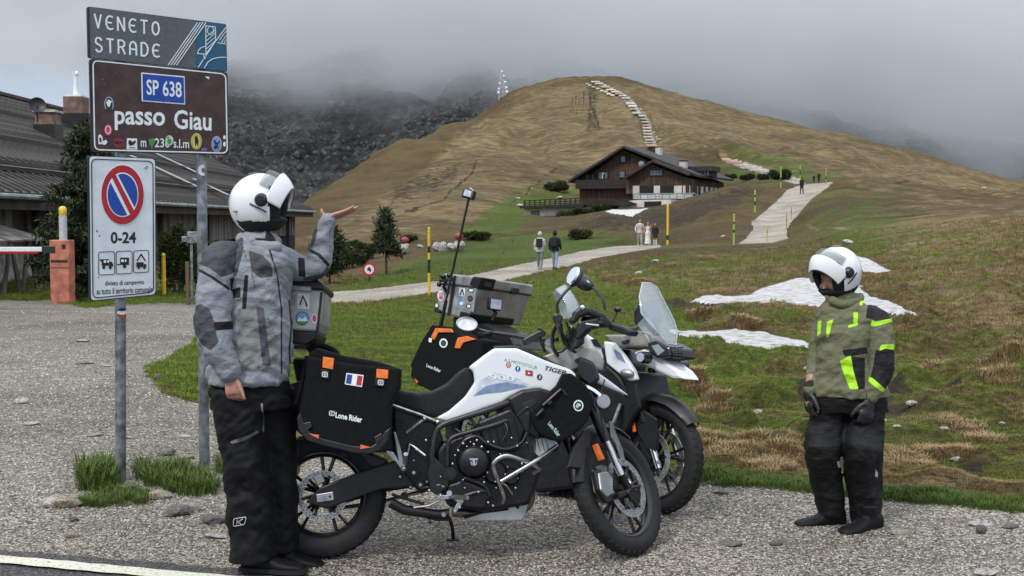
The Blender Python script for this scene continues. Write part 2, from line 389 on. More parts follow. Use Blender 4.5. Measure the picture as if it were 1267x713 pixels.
def NZ(nt, vec, scale, detail=4, rough=.5, stretch=None, off=0):
    if stretch or off:
        mp = nd(nt, 'ShaderNodeMapping'); mp.inputs['Scale'].default_value = stretch or (1, 1, 1); mp.inputs['Location'].default_value = (off, off*.7, 0)
        nt.links.new(vec, mp.inputs[0]); vec = mp.outputs[0]
    n = nd(nt, 'ShaderNodeTexNoise'); n.inputs['Scale'].default_value = scale; n.inputs['Detail'].default_value = detail; n.inputs['Roughness'].default_value = rough
    nt.links.new(vec, n.inputs['Vector']); return n.outputs[0]
def RAMP(nt, fac, stops):
    r = nd(nt, 'ShaderNodeValToRGB'); el = r.color_ramp.elements
    while len(el) < len(stops): el.new(.5)
    for e_, (p_, c) in zip(el, stops):
        e_.position = p_; c = lin(c) if not isinstance(c, (int, float)) else (c, c, c); e_.color = (*c, 1)
    nt.links.new(fac, r.inputs[0]); return r.outputs[0]
def MIX(nt, fac, a, b, mode='MIX'):
    m = nd(nt, 'ShaderNodeMix', data_type='RGBA', blend_type=mode)
    for i, v in ((0, fac), (6, a), (7, b)):
        if isinstance(v, (int, float)): m.inputs[i].default_value = v if i == 0 else (v, v, v, 1)
        elif isinstance(v, (tuple, str)): m.inputs[i].default_value = (*lin(v), 1)
        else: nt.links.new(v, m.inputs[i])
    return m.outputs[2]
def BUMP(nt, b, h, dist, strength=1):
    bp = nd(nt, 'ShaderNodeBump'); bp.inputs['Strength'].default_value = strength; bp.inputs['Distance'].default_value = dist
    nt.links.new(h, bp.inputs['Height']); nt.links.new(bp.outputs[0], b.inputs['Normal'])
def ATTR(nt, name):
    a = nd(nt, 'ShaderNodeAttribute'); a.attribute_name = name; return a.outputs['Fac']
def MATH(nt, op, a, b):
    m = nd(nt, 'ShaderNodeMath', operation=op)
    for i, v in enumerate((a, b)):
        if isinstance(v, (int, float)): m.inputs[i].default_value = v
        else: nt.links.new(v, m.inputs[i])
    return m.outputs[0]
# grass ground: attributes say how green / strawy / bare each spot is
GREEN = [([(395,362),(480,340),(560,305),(640,292),(760,288),(815,300),(760,305),(600,335),(500,352)], 10, .95),
 ([(250,378),(395,375),(500,368),(620,350),(700,333),(860,330),(880,600),(640,590),(250,520)], 14, .62),
 ([(560,300),(590,268),(625,245),(640,232),(720,236),(700,250),(650,275),(640,296),(590,300)], 8, .7),
 ([(780,130),(800,118),(815,150),(835,180),(850,200),(815,200),(800,170)], 8, .55),
 ([(845,225),(900,190),(1000,205),(1060,222),(1020,227),(960,230),(900,232)], 6, .45),
 ([(990,240),(1050,228),(1267,290),(1267,380),(1050,330),(980,300)], 25, .35),
 ([(820,300),(900,303),(1000,310),(1000,345),(850,350),(700,370),(720,335)], 20, .5),([(1050,240),(1130,250),(1180,300),(1060,330),(985,290)], 20, .5),
 ([(860,578),(1010,590),(1267,618),(1267,650),(860,605)], 8, .9),
 ([(170,440),(250,405),(270,420),(265,500),(180,470)], 8, .95),
 ([(-300,345),(110,350),(250,352),(260,382),(-300,384)], 6, .8),
 ([(820,400),(1000,385),(1267,440),(1267,600),(820,585)], 40, .48)]
STRAW = [([(360,310),(520,220),(640,120),(700,98),(800,105),(900,125),(1267,222),(1267,245),(1060,222),(900,190),(700,235),(640,235),(590,270),(500,290)], 14, .9),
 ([(1050,290),(1140,240),(1267,258),(1267,430),(1200,420),(1100,330)], 30, .75),
 ([(700,340),(860,300),(1000,312),(1000,400),(860,395),(750,375)], 20, .5),
 ([(870,520),(1000,510),(1000,575),(890,570)], 16, .4), ([(1060,500),(1180,520),(1160,570),(1060,570)], 16, .6)]
DIRT = [([(660,290),(740,262),(830,250),(930,225),(960,235),(900,262),(826,290),(790,288)], 10, .6), ([(800,370),(900,375),(960,388),(840,386),(740,376)], 5, .7),
 ([(1060,470),(1110,472),(1135,490),(1070,497)], 6, .95), ([(1080,500),(1150,497),(1160,512),(1090,515)], 5, .9), ([(1150,480),(1190,478),(1195,490),(1150,492)], 5, .9), ([(985,488),(1015,480),(1015,498),(990,500)], 5, .9), ([(1170,575),(1215,570),(1220,585),(1175,586)], 5, .9), ([(820,470),(850,466),(860,476),(830,480)], 5, .7),
 ([(480,225),(560,205),(600,215),(540,245),(480,260)], 14, .55), ([(722,100),(728,130),(722,190),(750,192),(738,150),(742,120),(737,100)], 3, .5)]
def rib_(pts, w):
    o = []
    for (x0, y0), (x1, y1) in zip(pts[:-1], pts[1:]):
        L = math.hypot(x1-x0, y1-y0); nx, ny = -(y1-y0)/L*w/2, (x1-x0)/L*w/2; o.append([(x0-nx, y0-ny), (x1-nx, y1-ny), (x1+nx, y1+ny), (x0+nx, y0+ny)])
    return o
TR_ = lambda *L: [(690+x/6.48, 90+y/6.48) for x, y in L]
for pts, w in ((TR_((125,190),(112,330),(150,390)),1.3),(TR_((150,190),(142,290),(165,375)),1.2),(TR_((178,150),(172,300),(235,385),(258,560),(300,640)),1.1),(TR_((212,150),(205,290),(262,375),(285,560),(330,650)),1.3),(TR_((255,150),(262,310),(322,400),(330,560),(425,650)),2.4),([(643,290),(600,335)],1),([(590,215),(545,250),(500,262)],2),([(700,215),(660,232),(632,252)],1.6),([(1267,240),(1180,230),(1060,228)],1.4)): DIRT += [(q, 1.4, .95) for q in rib_(pts, w)]
for pts, w in ((TR_((138,190),(128,330),(158,385)),1.0),(TR_((165,170),(158,300),(200,350),(246,385),(268,560),(310,645)),1.0),(TR_((195,150),(190,290),(250,370),(272,560),(320,650)),1.0),(TR_((232,150),(222,290),(285,380),(300,560),(345,650)),1.2),([(880,165),(1000,200),(1060,222)],2),([(850,185),(920,205),(985,215)],2),([(1267,262),(1150,245),(1060,232)],2),([(990,280),(1080,288),(1200,318)],2)): STRAW += [(q, 1.2, 1.2) for q in rib_(pts, w)]
def masks(px, py, L):
    m = np.zeros(np.shape(px))
    for poly, soft, amt in L: m = np.maximum(m, np.clip(sdpoly(px, py, poly)/soft*.5+.5, 0, 1)*amt)
    return m
for _p in SNOWP[:3]:
    DIRT.append((_p, 9, .55))
f_g, f_s, f_d = masks(gpx, gpy, GREEN).ravel(), masks(gpx, gpy, STRAW).ravel(), masks(gpx, gpy, DIRT).ravel()
mg, nt, b, pos = coordmat('turf')
GEOD = None
n_f = NZ(nt, pos, 9, 6, .65); n_m = NZ(nt, pos, 1.1, 5, .6, off=3); n_l = NZ(nt, pos, .11, 5, .6, stretch=(.7, 1, 1.5), off=9); n_x = NZ(nt, pos, .9, 6, .75, stretch=(.35, 1.1, 1.4), off=20)
att_g, att_s, att_d = ATTR(nt, 'green'), ATTR(nt, 'straw'), ATTR(nt, 'dirt')
grn = RAMP(nt, n_f, [(.30, (.016,.030,.006)), (.5, (.062,.092,.014)), (.72, (.15,.175,.04))])
olv = RAMP(nt, n_f, [(.28, (.026,.018,.009)), (.5, (.088,.062,.026)), (.72, (.19,.14,.068))])
strw = RAMP(nt, n_x, [(.26, (.045,.033,.015)), (.48, (.135,.10,.050)), (.72, (.28,.215,.12))])
drt = RAMP(nt, n_f, [(.3, (.018,.013,.008)), (.6, (.058,.042,.025)), (.8, (.11,.08,.05))])
def SOFT(att, noise, lo=.42, hi=.62, amt=.55):
    s = MATH(nt, 'ADD', att, MATH(nt, 'MULTIPLY', MATH(nt, 'SUBTRACT', noise, .5), amt*2.4))
    mr = nd(nt, 'ShaderNodeMapRange'); mr.inputs[1].default_value = lo; mr.inputs[2].default_value = hi; nt.links.new(s, mr.inputs[0]); return mr.outputs[0]
nmix = MATH(nt, 'ADD', MATH(nt, 'MULTIPLY', n_m, .6), MATH(nt, 'MULTIPLY', n_l, .4))
c = MIX(nt, SOFT(att_g, nmix, .25, .6, 1.1), olv, grn)
c = MIX(nt, SOFT(att_s, n_x, .35, .75, .9), c, strw)
c = MIX(nt, SOFT(att_d, nmix, .4, .6, .8), c, drt)
tone = RAMP(nt, n_l, [(.35, .64), (.62, 1.18)]); c = MIX(nt, 1.0, c, tone, 'MULTIPLY')  # broad random variation of the turf colour
nt.links.new(c, b.inputs['Base Color']); b.inputs['Roughness'].default_value = .9; b.inputs['Specular IOR Level'].default_value = .15
hb = MATH(nt, 'ADD', MATH(nt, 'MULTIPLY', n_f, .5), MATH(nt, 'MULTIPLY', n_x, 1.6)); BUMP(nt, b, hb, .22, 1)
gobj, u = subset('ground', reg == 0, mg)
vattr(gobj.data, 'green', f_g[u]); vattr(gobj.data, 'straw', f_s[u]); vattr(gobj.data, 'dirt', f_d[u])
# gravel yard
def gravel_mat(name, tones, sc, tint=None):
    m, nt, b, pos = coordmat(name)
    v = nd(nt, 'ShaderNodeTexVoronoi'); v.inputs['Scale'].default_value = sc; nt.links.new(pos, v.inputs['Vector'])
    v2 = nd(nt, 'ShaderNodeTexVoronoi'); v2.inputs['Scale'].default_value = sc*2.3; nt.links.new(pos, v2.inputs['Vector'])
    sp = nd(nt, 'ShaderNodeSeparateColor'); nt.links.new(v.outputs['Color'], sp.inputs[0])
    sp2 = nd(nt, 'ShaderNodeSeparateColor'); nt.links.new(v2.outputs['Color'], sp2.inputs[0])
    f = MATH(nt, 'ADD', MATH(nt, 'MULTIPLY', sp.outputs[0], .55), MATH(nt, 'MULTIPLY', sp2.outputs[0], .45))
    c = RAMP(nt, f, tones)
    d = RAMP(nt, v.outputs['Distance'], [(.25, 1.0), (.75, .35)]); c = MIX(nt, .85, c, d, 'MULTIPLY')
    big = NZ(nt, pos, .45, 5, .6); c = MIX(nt, 1, c, RAMP(nt, big, [(.3, (.62,.60,.57)), (.62, (1.15,1.12,1.07))]), 'MULTIPLY')
    big2 = NZ(nt, pos, 1.8, 5, .65, stretch=(.6, 1.6, 1), off=5); c = MIX(nt, RAMP(nt, big2, [(.55, 0.), (.72, .75)]), c, (.10, .078, .06))
    nt.links.new(c, b.inputs['Base Color']); b.inputs['Roughness'].default_value = .8; b.inputs['Specular IOR Level'].default_value = .3
    h = MATH(nt, 'ADD', MATH(nt, 'MULTIPLY', v.outputs['Distance'], -1), MATH(nt, 'MULTIPLY', v2.outputs['Distance'], -.4)); BUMP(nt, b, h, .9/sc, .9)
    return m
mgr = gravel_mat('gravel_mix', [(.15, (.045,.038,.030)), (.42, (.185,.17,.145)), (.62, (.355,.33,.285)), (.85, (.68,.64,.565))], 64)
yard, u = subset('gravel_yard', reg == 1, mgr)
mpa = gravel_mat('pale_path_gravel', [(.1, (.36,.33,.285)), (.45, (.47,.43,.37)), (.85, (.66,.61,.54))], 26)
path, u = subset('path', reg == 2, mpa)
mas = gravel_mat('asphalt', [(.1, (.025,.025,.027)), (.5, (.095,.095,.10)), (.8, (.17,.17,.175)), (.95, (.3,.29,.28))], 90)
road, u = subset('road', reg == 3, mas)
# painted edge line, a worn strip 4 mm above the asphalt
la, lb = onflat(-60, 688), onflat(330, 724)
def strip(name, a, b_, w, mat, z=.012, n=160):
    t = (b_-a)/np.linalg.norm(b_-a); nn = np.array([-t[1], t[0]]); vs = []; L = np.linalg.norm(b_-a)
    for i in range(n+1):
        c = a+(b_-a)*i/n
        for s in (-1, 1):
            q = c+nn*s*w/2*(1+.06*math.sin(i*1.7+s)); vs.append((q[0], q[1], ground(q[0], q[1])+z))
    F_ = [(2*i, 2*i+1, 2*i+3, 2*i+2) for i in range(n)]
    o = link(name, npmesh(name, vs, F_, mat)); o['kind'] = 'structure'; return o
mline, nt, b, pos = coordmat('worn_road_paint')
nn_ = NZ(nt, pos, 60, 6, .7); c = MIX(nt, RAMP(nt, nn_, [(.36, 1.), (.47, 0.)]), (.62,.60,.50), (.2,.19,.17)); nt.links.new(c, b.inputs['Base Color']); b.inputs['Roughness'].default_value = .7
BUMP(nt, b, nn_, .004)
dirn = (lb-la)/np.linalg.norm(lb-la); strip('road_edge_line', la-dirn*3, lb+dirn*4, .12, mline)
# far floor so that the land goes on past the hill
fm = pm('far_moor', (.09,.075,.04), .95, var=.3, scale=.05)
n = 24; gx = np.linspace(-6000, 6000, n); gy = np.linspace(420, 9000, n); FX, FY = np.meshgrid(gx, gy); FZ = np.full_like(FX, -16.)
ii = np.arange(n*n).reshape(n, n); fq = np.stack([ii[:-1, :-1], ii[:-1, 1:], ii[1:, 1:], ii[1:, :-1]], -1).reshape(-1, 4)
fo = link('valley_ground', npmesh('valley_ground', np.stack([FX, FY, FZ], -1).reshape(-1, 3), fq, fm)); fo['kind'] = 'structure'
n = 14; gx = np.linspace(-6000, 6000, n); gy = np.linspace(-6000, 1.2, n); FX, FY = np.meshgrid(gx, gy)
fo = link('valley_ground', npmesh('valley_ground', np.stack([FX, FY, np.full_like(FX, -.03)], -1).reshape(-1, 3), np.stack([ii2 for ii2 in [np.arange(n*n).reshape(n, n)[:-1, :-1], np.arange(n*n).reshape(n, n)[:-1, 1:], np.arange(n*n).reshape(n, n)[1:, 1:], np.arange(n*n).reshape(n, n)[1:, :-1]]], -1).reshape(-1, 4), mgr)); fo['kind'] = 'structure'
# ------------------------------------------------------------------ MOUNTAIN in the cloud
MY = np.array([440, 520, 620, 740, 880, 1100.])
def mrow(*pys): return [-30.]+[zat(q, y) for q, y in zip(pys, MY)][1:]
MC = [(-900, mrow(290,285,280,270,262,258)), (-200, mrow(285,275,262,245,232,225)), (60, mrow(280,262,240,215,195,180)), (170, mrow(275,250,215,180,150,130)), (290, mrow(262,228,180,130,95,70)), (400, mrow(255,218,165,110,70,40)), (500, mrow(245,205,155,105,60,20)),
      (600, mrow(232,180,135,95,50,10)), (680, mrow(228,170,120,90,50,10)), (820, mrow(240,200,160,120,80,40)), (950, mrow(250,215,180,140,100,60)), (1100, mrow(262,235,205,165,120,80)), (1267, mrow(268,250,222,185,140,100)), (1600, mrow(272,262,240,200,160,130)), (2600, mrow(275,268,255,230,210,200))]
ma = np.concatenate([np.linspace(-1.0, -.27, 60, endpoint=False), np.linspace(-.27, .03, 330), np.linspace(.03, .45, 150)[1:], np.linspace(.45, 1.2, 40)[1:]])
my = np.concatenate([np.linspace(440, 780, 190), np.linspace(780, 1100, 70)[1:]])
A_, Y_ = np.meshgrid(ma, my); X_ = A_*Y_
mcx = np.array([(c[0]-CX)/FPX for c in MC]); mcz = np.array([c[1] for c in MC])
i, s = _pchip_w(mcx, A_); s = s*s*(3-2*s); j, t = _pchip_w(MY, Y_)
z = (mcz[i, j]*(1-t)+mcz[i, j+1]*t)*(1-s)+(mcz[i+1, j]*(1-t)+mcz[i+1, j+1]*t)*s
warp = (fbm(X_*.006, Y_*.006, 60, 3)-.5)*60
rid = 1-np.abs(fbm((X_+warp+Y_*.25)*.016, Y_*.008, 61, 5, .55)*2-1)
z = z + (rid-.6)*26 + (fbm(X_*.045, Y_*.045, 63, 5, .65)-.5)*13 + np.clip(.5-vor(X_*.22, Y_*.22, 70), 0, 1)*3.6*vnoise(X_*.03, Y_*.03, 71) + np.clip(.5-vor(X_*.5, Y_*.5, 73), 0, 1)*1.6
Vm = np.stack([X_, Y_, z], -1).reshape(-1, 3); r_, c_ = X_.shape; ii = np.arange(r_*c_).reshape(r_, c_)
Qm = np.stack([ii[:-1, :-1], ii[:-1, 1:], ii[1:, 1:], ii[1:, :-1]], -1).reshape(-1, 4)
mm, nt, b, pos = coordmat('wet_scree')
n1 = NZ(nt, pos, .22, 7, .75); n2 = NZ(nt, pos, .03, 5, .6, stretch=(1, .4, 1)); vv = nd(nt, 'ShaderNodeTexVoronoi'); vv.inputs['Scale'].default_value = .22; nt.links.new(pos, vv.inputs['Vector'])
c = RAMP(nt, n1, [(.32, (.028,.028,.029)), (.5, (.085,.085,.080)), (.62, (.17,.168,.158)), (.78, (.36,.35,.34))])
c = MIX(nt, 1, c, RAMP(nt, n2, [(.35, .55), (.65, 1.15)]), 'MULTIPLY'); c = MIX(nt, .8, c, RAMP(nt, vv.outputs['Distance'], [(.2, 1.3), (.8, .35)]), 'MULTIPLY')
mpq = nd(nt, 'ShaderNodeMapping'); mpq.inputs['Rotation'].default_value = (0, R(-32), 0); mpq.inputs['Scale'].default_value = (.012, .02, .11); nt.links.new(pos, mpq.inputs[0])
stq = nd(nt, 'ShaderNodeTexNoise'); stq.inputs['Scale'].default_value = 1; stq.inputs['Detail'].default_value = 6; stq.inputs['Roughness'].default_value = .65; nt.links.new(mpq.outputs[0], stq.inputs['Vector'])
c = MIX(nt, 1, c, RAMP(nt, stq.outputs[0], [(.36, .45), (.5, 1.0), (.64, 1.9)]), 'MULTIPLY')
nt.links.new(c, b.inputs['Base Color']); b.inputs['Roughness'].default_value = .85; BUMP(nt, b, n1, 3.0)
mo = link('mountain', npmesh('mountain', Vm, Qm, mm)); mo['kind'] = 'structure'
# ------------------------------------------------------------------ low cloud wrapping the mountain
def cloud(name, label, x0, x1, y0, y1, z0, z1, base, soft, dens, sx, tilt, seed):
    mb = MB(); mb.box(((x0+x1)/2, (y0+y1)/2, (z0+z1)/2), (x1-x0, y1-y0, z1-z0))
    m = bpy.data.materials.new(name); m.use_nodes = True; nt = m.node_tree; nt.nodes.clear()
    out = nd(nt, 'ShaderNodeOutputMaterial'); pv = nd(nt, 'ShaderNodeVolumePrincipled'); nt.links.new(pv.outputs[0], out.inputs['Volume'])
    pv.inputs['Color'].default_value = (.962, .982, 1.0, 1); pv.inputs['Anisotropy'].default_value = .0
    g = nd(nt, 'ShaderNodeNewGeometry'); pos = g.outputs['Position']
    sp = nd(nt, 'ShaderNodeSeparateXYZ'); nt.links.new(pos, sp.inputs[0])
    n1 = NZ(nt, pos, sx, 5, .58, stretch=(1, 1, 1.5), off=seed)
    h = MATH(nt, 'SUBTRACT', sp.outputs[2], base); h = MATH(nt, 'ADD', h, MATH(nt, 'MULTIPLY', sp.outputs[0], tilt))
    h = MATH(nt, 'DIVIDE', h, soft); nn = MATH(nt, 'MULTIPLY', MATH(nt, 'SUBTRACT', n1, .5), 5.0); h = MATH(nt, 'ADD', h, nn)
    mr = nd(nt, 'ShaderNodeMapRange'); mr.interpolation_type = 'SMOOTHSTEP'; nt.links.new(h, mr.inputs[0]); mr.inputs[1].default_value = -.6; mr.inputs[2].default_value = 1.8
    nt.links.new(MATH(nt, 'MULTIPLY', mr.outputs[0], dens), pv.inputs['Density'])
    try: m.cycles.volume_step_rate = 1
    except Exception: pass
    o = mb.build(name, m, smooth=False); tag(o, label, 'cloud', kind='stuff'); return o
cloud('low_cloud', 'grey cloud hiding the mountain top', -900, 1000, 400, 1180, 8, 185, 61, 34, .019, .014, .17, 4)
# ------------------------------------------------------------------ frames: local x = heading, local -y = side facing the camera, z up
class Frame:
    def __init__(s, px0, Y0, head=0, lean=0, z0=None, pitch=0):
        X0 = (px0-CX)/FPX*Y0; s.o = Vector((X0, Y0, ground(X0, Y0) if z0 is None else z0))
        s.M = Matrix.Translation(s.o) @ Matrix.Rotation(R(head), 4, 'Z') @ Matrix.Rotation(R(lean), 4, 'X') @ Matrix.Rotation(R(pitch), 4, 'Y'); s.I = s.M.inverted()
    def __call__(s, px, py, w=0.):
        o = s.I @ Vector((0, 0, HC)); d = s.I.to_3x3() @ ray(px, py)
        t = (-w-o.y)/d.y; p_ = o+d*t; return p_
    def poly(s, pts, w=0.): return [(q.x, q.z) for q in (s(x, y, w) for x, y in pts)]
    def empty(s, name, label, cat, group=None):
        o = empty(name, label=label, cat=cat, group=group); o.matrix_world = s.M; return o
def plate(fr, pts, w0, w1, mb=None, mi=0, ref=None, curve=0):
    """traced outline -> solid between lateral offsets w0 and w1 (outline taken at the camera-side face)"""
    P = fr.poly(smoothpoly(pts, curve) if curve else pts, max(w0, w1) if ref is None else ref)
    mb = mb or MB(); mb.prism(P, lambda x, y, t: (x, -t, y), w0, w1, mi); return mb
white_paint = pm('white_plaster', (.62,.60,.56), .8, var=.1, scale=1.2, bump=.02)
# ------------------------------------------------------------------ sticks and simple street furniture
yel = pm('yellow_paint', (.75,.50,.03), .5, var=.1, scale=15); blk = pm('black_paint', (.02,.02,.022), .5, var=.1); 
lime = pm('lime_paint', (.35,.45,.08), .6); orange_p = pm('orange_paint', (.55,.22,.04), .6)
rnd = random.Random(3)
def snow_pole(px, y0, y1, label, mats, bands, r=.035, group=None, lean=0):
    g = gpix(px, y1); top = at(px, y0, g.y); h = top.z-g.z
    o = empty('snow_pole', g, label, 'marker pole', group, rot=(0, R(lean), 0))
    t = 0
    for i, f in enumerate(bands):
        a = h*t; t += f; z1 = h*t; mb = MB(); mb.tube([(0, 0, a-(.25 if i == 0 else 0)), (0, 0, z1)], r, 8); mb.build('pole_band', mats[i % 2], o)
    mb = MB(); mb.ball((0, 0, h), r*1.1, 8, 5); mb.build('pole_cap', mats[(len(bands)-1) % 2], o); return o
G = 'striped snow poles along the paths'
snow_pole(531, 283, 366, 'tall yellow and black snow pole in front of the pale path near the boulders', (yel, blk), (.34, .2, .1, .1, .26)[::1], .045, G)
snow_pole(826, 254, 303, 'yellow pole with one dark band beside the couple in wedding clothes', (yel, blk), (.12, .12, .76), .07, G)
snow_pole(908, 266, 303, 'lime and black pole at the lower left foot of the steep path', (lime, blk), (.4, .1, .2, .06, .24), .06, G)
snow_pole(934, 236, 263, 'lime striped pole left of the middle of the steep path', (lime, blk), (.3, .2, .2, .1, .2), .07, G)
snow_pole(966, 207, 233, 'green striped pole near the top left of the steep path', (lime, blk), (.3, .2, .5), .07, G)
snow_pole(949, 281, 299, 'short thin green stake standing low on the steep path', (lime, blk), (.6, .1, .3), .035, G)
snow_pole(973, 265, 284, 'short reddish stake on the steep path above the green one', (orange_p, blk), (.5, .1, .4), .035, G)
snow_pole(979, 257, 272, 'short reddish stake at the right rim of the steep path', (orange_p, blk), (.6, .1, .3), .035, G)
snow_pole(1022, 209, 228, 'orange pole standing right of the people on the hill crest', (orange_p, blk), (.3, .2, .5), .07, G)
snow_pole(990, 205, 222, 'thin dark green pole behind the lone walker on the crest', (lime, blk), (.3, .4, .3), .06, G)
snow_pole(203, 316, 366, 'plain yellow stake beside the shrub behind the parking sign', (yel, yel), (.6, .4), .05)
# ------------------------------------------------------------------ steps of the hill path
slab_m = pm('pale_slab_stone', (.50,.46,.40), .85, var=.2, scale=.6, bump=.03); slab_r = pm('reddish_slab_stone', (.42,.27,.21), .85, var=.15, scale=.6)
slab_g = pm('greenish_slab_stone', (.33,.36,.30), .85, var=.15, scale=.6)
def hp(x, y): return 690+x/6.48, 90+y/6.48
def slab(x0, x1, y, th, dep, mat, parent, name='step_slab'):
    a, b_ = gpix((x0+x1)/2, y, 60, 420), None; w = abs(x1-x0)/FPX*a.y
    n_ = ground(a.x, a.y+1.5)-ground(a.x, a.y-1.5); sl = math.atan2(n_, 3)
    mb = MB(); mb.box((0, 0, 0), (w, dep, th), rot=(sl*.55, rnd.uniform(-.02, .02), rnd.uniform(-.04, .04)))
    o = mb.build(name, mat, parent, smooth=False, bevel=.06); o.location = a+Vector((0, 0, th*.35)); return o
sp_o = empty('stepped_path', (0, 0, 0)); sp_o['kind'] = 'structure'
cs = [(300,78),(330,95),(380,122),(420,142),(460,158),(490,173),(520,190),(548,210),(565,230),(583,250),(597,272),(612,300),(632,328),(655,352),(680,378),(700,403),(708,428),(712,450),(714,475),(718,500),(722,522),(730,545),(740,570),(752,592)]
for i, (x, y) in enumerate(cs):
    X, Y = hp(x, y); hw = 4.5+i*.06+rnd.uniform(-.3, .2); m = slab_m if rnd.random() < .9 else (slab_r if rnd.random() < .5 else slab_g)
    if i in (2, 5, 19, 23): m = slab_r
    slab(X-hw, X+hw, Y, .3, 4.2, m, sp_o)
for x, y, w in ((235,95,22),(255,108,26),(285,122,24),(320,135,26),(352,150,28),(385,162,30),(410,176,34),(438,188,30)):
    X, Y = hp(x, y); slab(X-w/13, X+w/13, Y, .3, 2.0, slab_m, sp_o)
for i, (x0, x1, y) in enumerate(((70,130,106),(95,165,113),(130,205,124),(178,252,141),(228,305,158),(278,345,175),(320,385,182),(395,440,196),(430,500,212),(520,560,232),(550,590,243))):
    slab(880+x0/5.483, 880+x1/5.483, 180+y/5.483, .4, 2.2, slab_r if i < 3 else slab_m, sp_o)
# loose stones: right rim of the steps, white stones in the meadow, flat stones in the gravel
def stone_mesh(seed, flat=.6, n=2, rough=.28):
    bm = bmesh.new(); bmesh.ops.create_icosphere(bm, subdivisions=n, radius=1); r_ = random.Random(seed)
    dirs = [(Vector((r_.uniform(-1, 1), r_.uniform(-1, 1), r_.uniform(-1, 1))).normalized(), r_.uniform(.55, .95)) for _ in range(9)]
    for v in bm.verts:
        for d_, k in dirs:
            t = v.co.dot(d_)
            if t > k: v.co -= d_*(t-k)
        v.co *= 1+r_.uniform(-rough, rough)*.25; v.co.z *= flat
    me = bpy.data.meshes.new('stone'); bm.to_mesh(me); bm.free(); return me
rock_l = pm('pale_limestone', (.42,.40,.37), .85, var=.25, scale=3, bump=.02); rock_d = pm('dark_wet_stone', (.13,.12,.11), .7, var=.3, scale=5, bump=.01)
rock_b = pm('buff_stone', (.34,.29,.22), .85, var=.25, scale=6, bump=.01)
def stone(P, s, mat, label, cat='stone', group=None, flat=.5, rot=0, seed=0, name='stone', sink=.25, parent=None):
    me = stone_mesh(seed, flat); me.materials.append(mat); o = link(name, me, parent); sx = s if isinstance(s, tuple) else (s, s*.8, s)
    o.scale = sx; o.location = (P.x, P.y, P.z+sx[2]*flat*(1-2*sink)); o.rotation_euler = (rnd.uniform(-.1, .1), rnd.uniform(-.1, .1), rot)
    for p_ in me.polygons: p_.use_smooth = False
    if parent is None: tag(o, label, cat, group)
    return o
for i in range(34):
    t = i/33; x = 570+t*230+rnd.uniform(-14, 14); y = 200+t*350+rnd.uniform(-6, 6); X, Y = hp(x+(20 if t > .3 else 0), y); g = gpix(X, Y, 60, 420)
    stone(g, rnd.uniform(.22, .5), rock_l, '', parent=sp_o, seed=i, name='kerb_stone')
# stones lying in the gravel (traced)
GS = [((28,499),(.11,.05),'l','pale flat stone bedded in the gravel at the far left'),((62,627),(.10,.06),'l','pale pointed stone in gravel left of the grass clump'),((84,628),(.12,.06),'b','brown stone with rounded end by the pale pointed stone'),
 ((197,470),(.07,.06),'d','dark stone on the small grass patch behind the sign'),((183,467),(.05,.03),'d','small black stone left of the dark one on the grass patch'),((198,617),(.10,.05),'b','buff stone at the lower edge of the clump between sign posts'),
 ((218,637),(.14,.05),'d','flat dark slab in gravel right of the grass clump'),((235,632),(.10,.04),'b','thin buff slab behind the flat dark slab'),((262,647),(.11,.04),'d','dark slab beside the trouser leg of the pointing rider'),
 ((105,450),(.16,.02),'d','long thin dark stone streak in the upper gravel'),((132,454),(.08,.02),'l','small pale stone beside the dark streak in upper gravel'),((92,645),(.05,.025),'d','small dark stone in gravel below the brown one'),
 ((38,526),(.10,.025),'l','low pale stone left of the sign post'),((118,540),(.09,.025),'b','low brown stone close to the left sign post'),((225,541),(.10,.02),'l','thin pale stone between the two sign posts'),
 ((205,563),(.10,.03),'d','dark stone at the upper edge of the grass clump'),((232,568),(.09,.03),'b','buff stone touching the right sign post'),((160,543),(.05,.02),'l','little pale stone behind the left sign post'),
 ((88,665),(.06,.03),'b','buff chip in the gravel near the road line'),((267,665),(.09,.018),'l','thin white chip by the trouser hem of the pointing rider'),
 ((104,423),(.14,.03),'l','flat pale stone high in the left gravel'),((15,560),(.05,.02),'l','tiny white stone at the left edge of the picture'),
 ((892,611),(.07,.02),'d','dark piece of wood like stone at the turf edge'),((905,674),(.12,.015),'d','flat dark stone in gravel left of the second rider'),((960,675),(.05,.02),'d','small dark stone just left of the second rider'),
 ((1215,651),(.10,.02),'l','pale flat stone in gravel at the right edge'),((1110,661),(.08,.025),'b','brown stone right of the boots of the second rider'),((1213,660),(.05,.04),'d','dark pebble standing near the right pale stone'),
 ((1250,653),(.07,.02),'d','dark flat stone at the far right of the gravel'),((1220,711),(.10,.02),'l','white flat stone at the bottom right corner')]
for i, ((x, y), (s, h), k, lb) in enumerate(GS):
    stone(gpix(x, y, 5, 40), (s*.8, s*.5, h/.6), {'l': rock_l, 'd': rock_d, 'b': rock_b}[k], lb, seed=50+i, rot=rnd.uniform(-.4, .4), sink=.25)
WS = [((1065,357),.10),((938,512),.05),((1128,502),.06),((1182,571),.05),((1000,457),.06),((1240,526),.04),((1110,529),.04),((812,325),.2),((1048,303),.25),((693,246),.5),((643,256),.5),((641,247),.4),((1217,234),.6),((790,340),.15),((895,294),.2),((1092,522),.04),((1168,532),.04)]
wl = ['left of the second rider in tall grass','near the bottom of the turf left of the rider','on the turf right of the second rider','close to the gravel edge at right','on the turf by the rider\'s elbow','at the far right of the turf','on bare soil right of the rider\'s hip',
 'on grass right of the trio of walkers','lying above the second rider\'s helmet','at the left end of the chalet deck','by the low wing of the chalet','in the green slope left of the chalet','on the brown slope at the far right','in the meadow right of the steep grass','by the foot of the steep path','among the molehills','below the molehills at right']
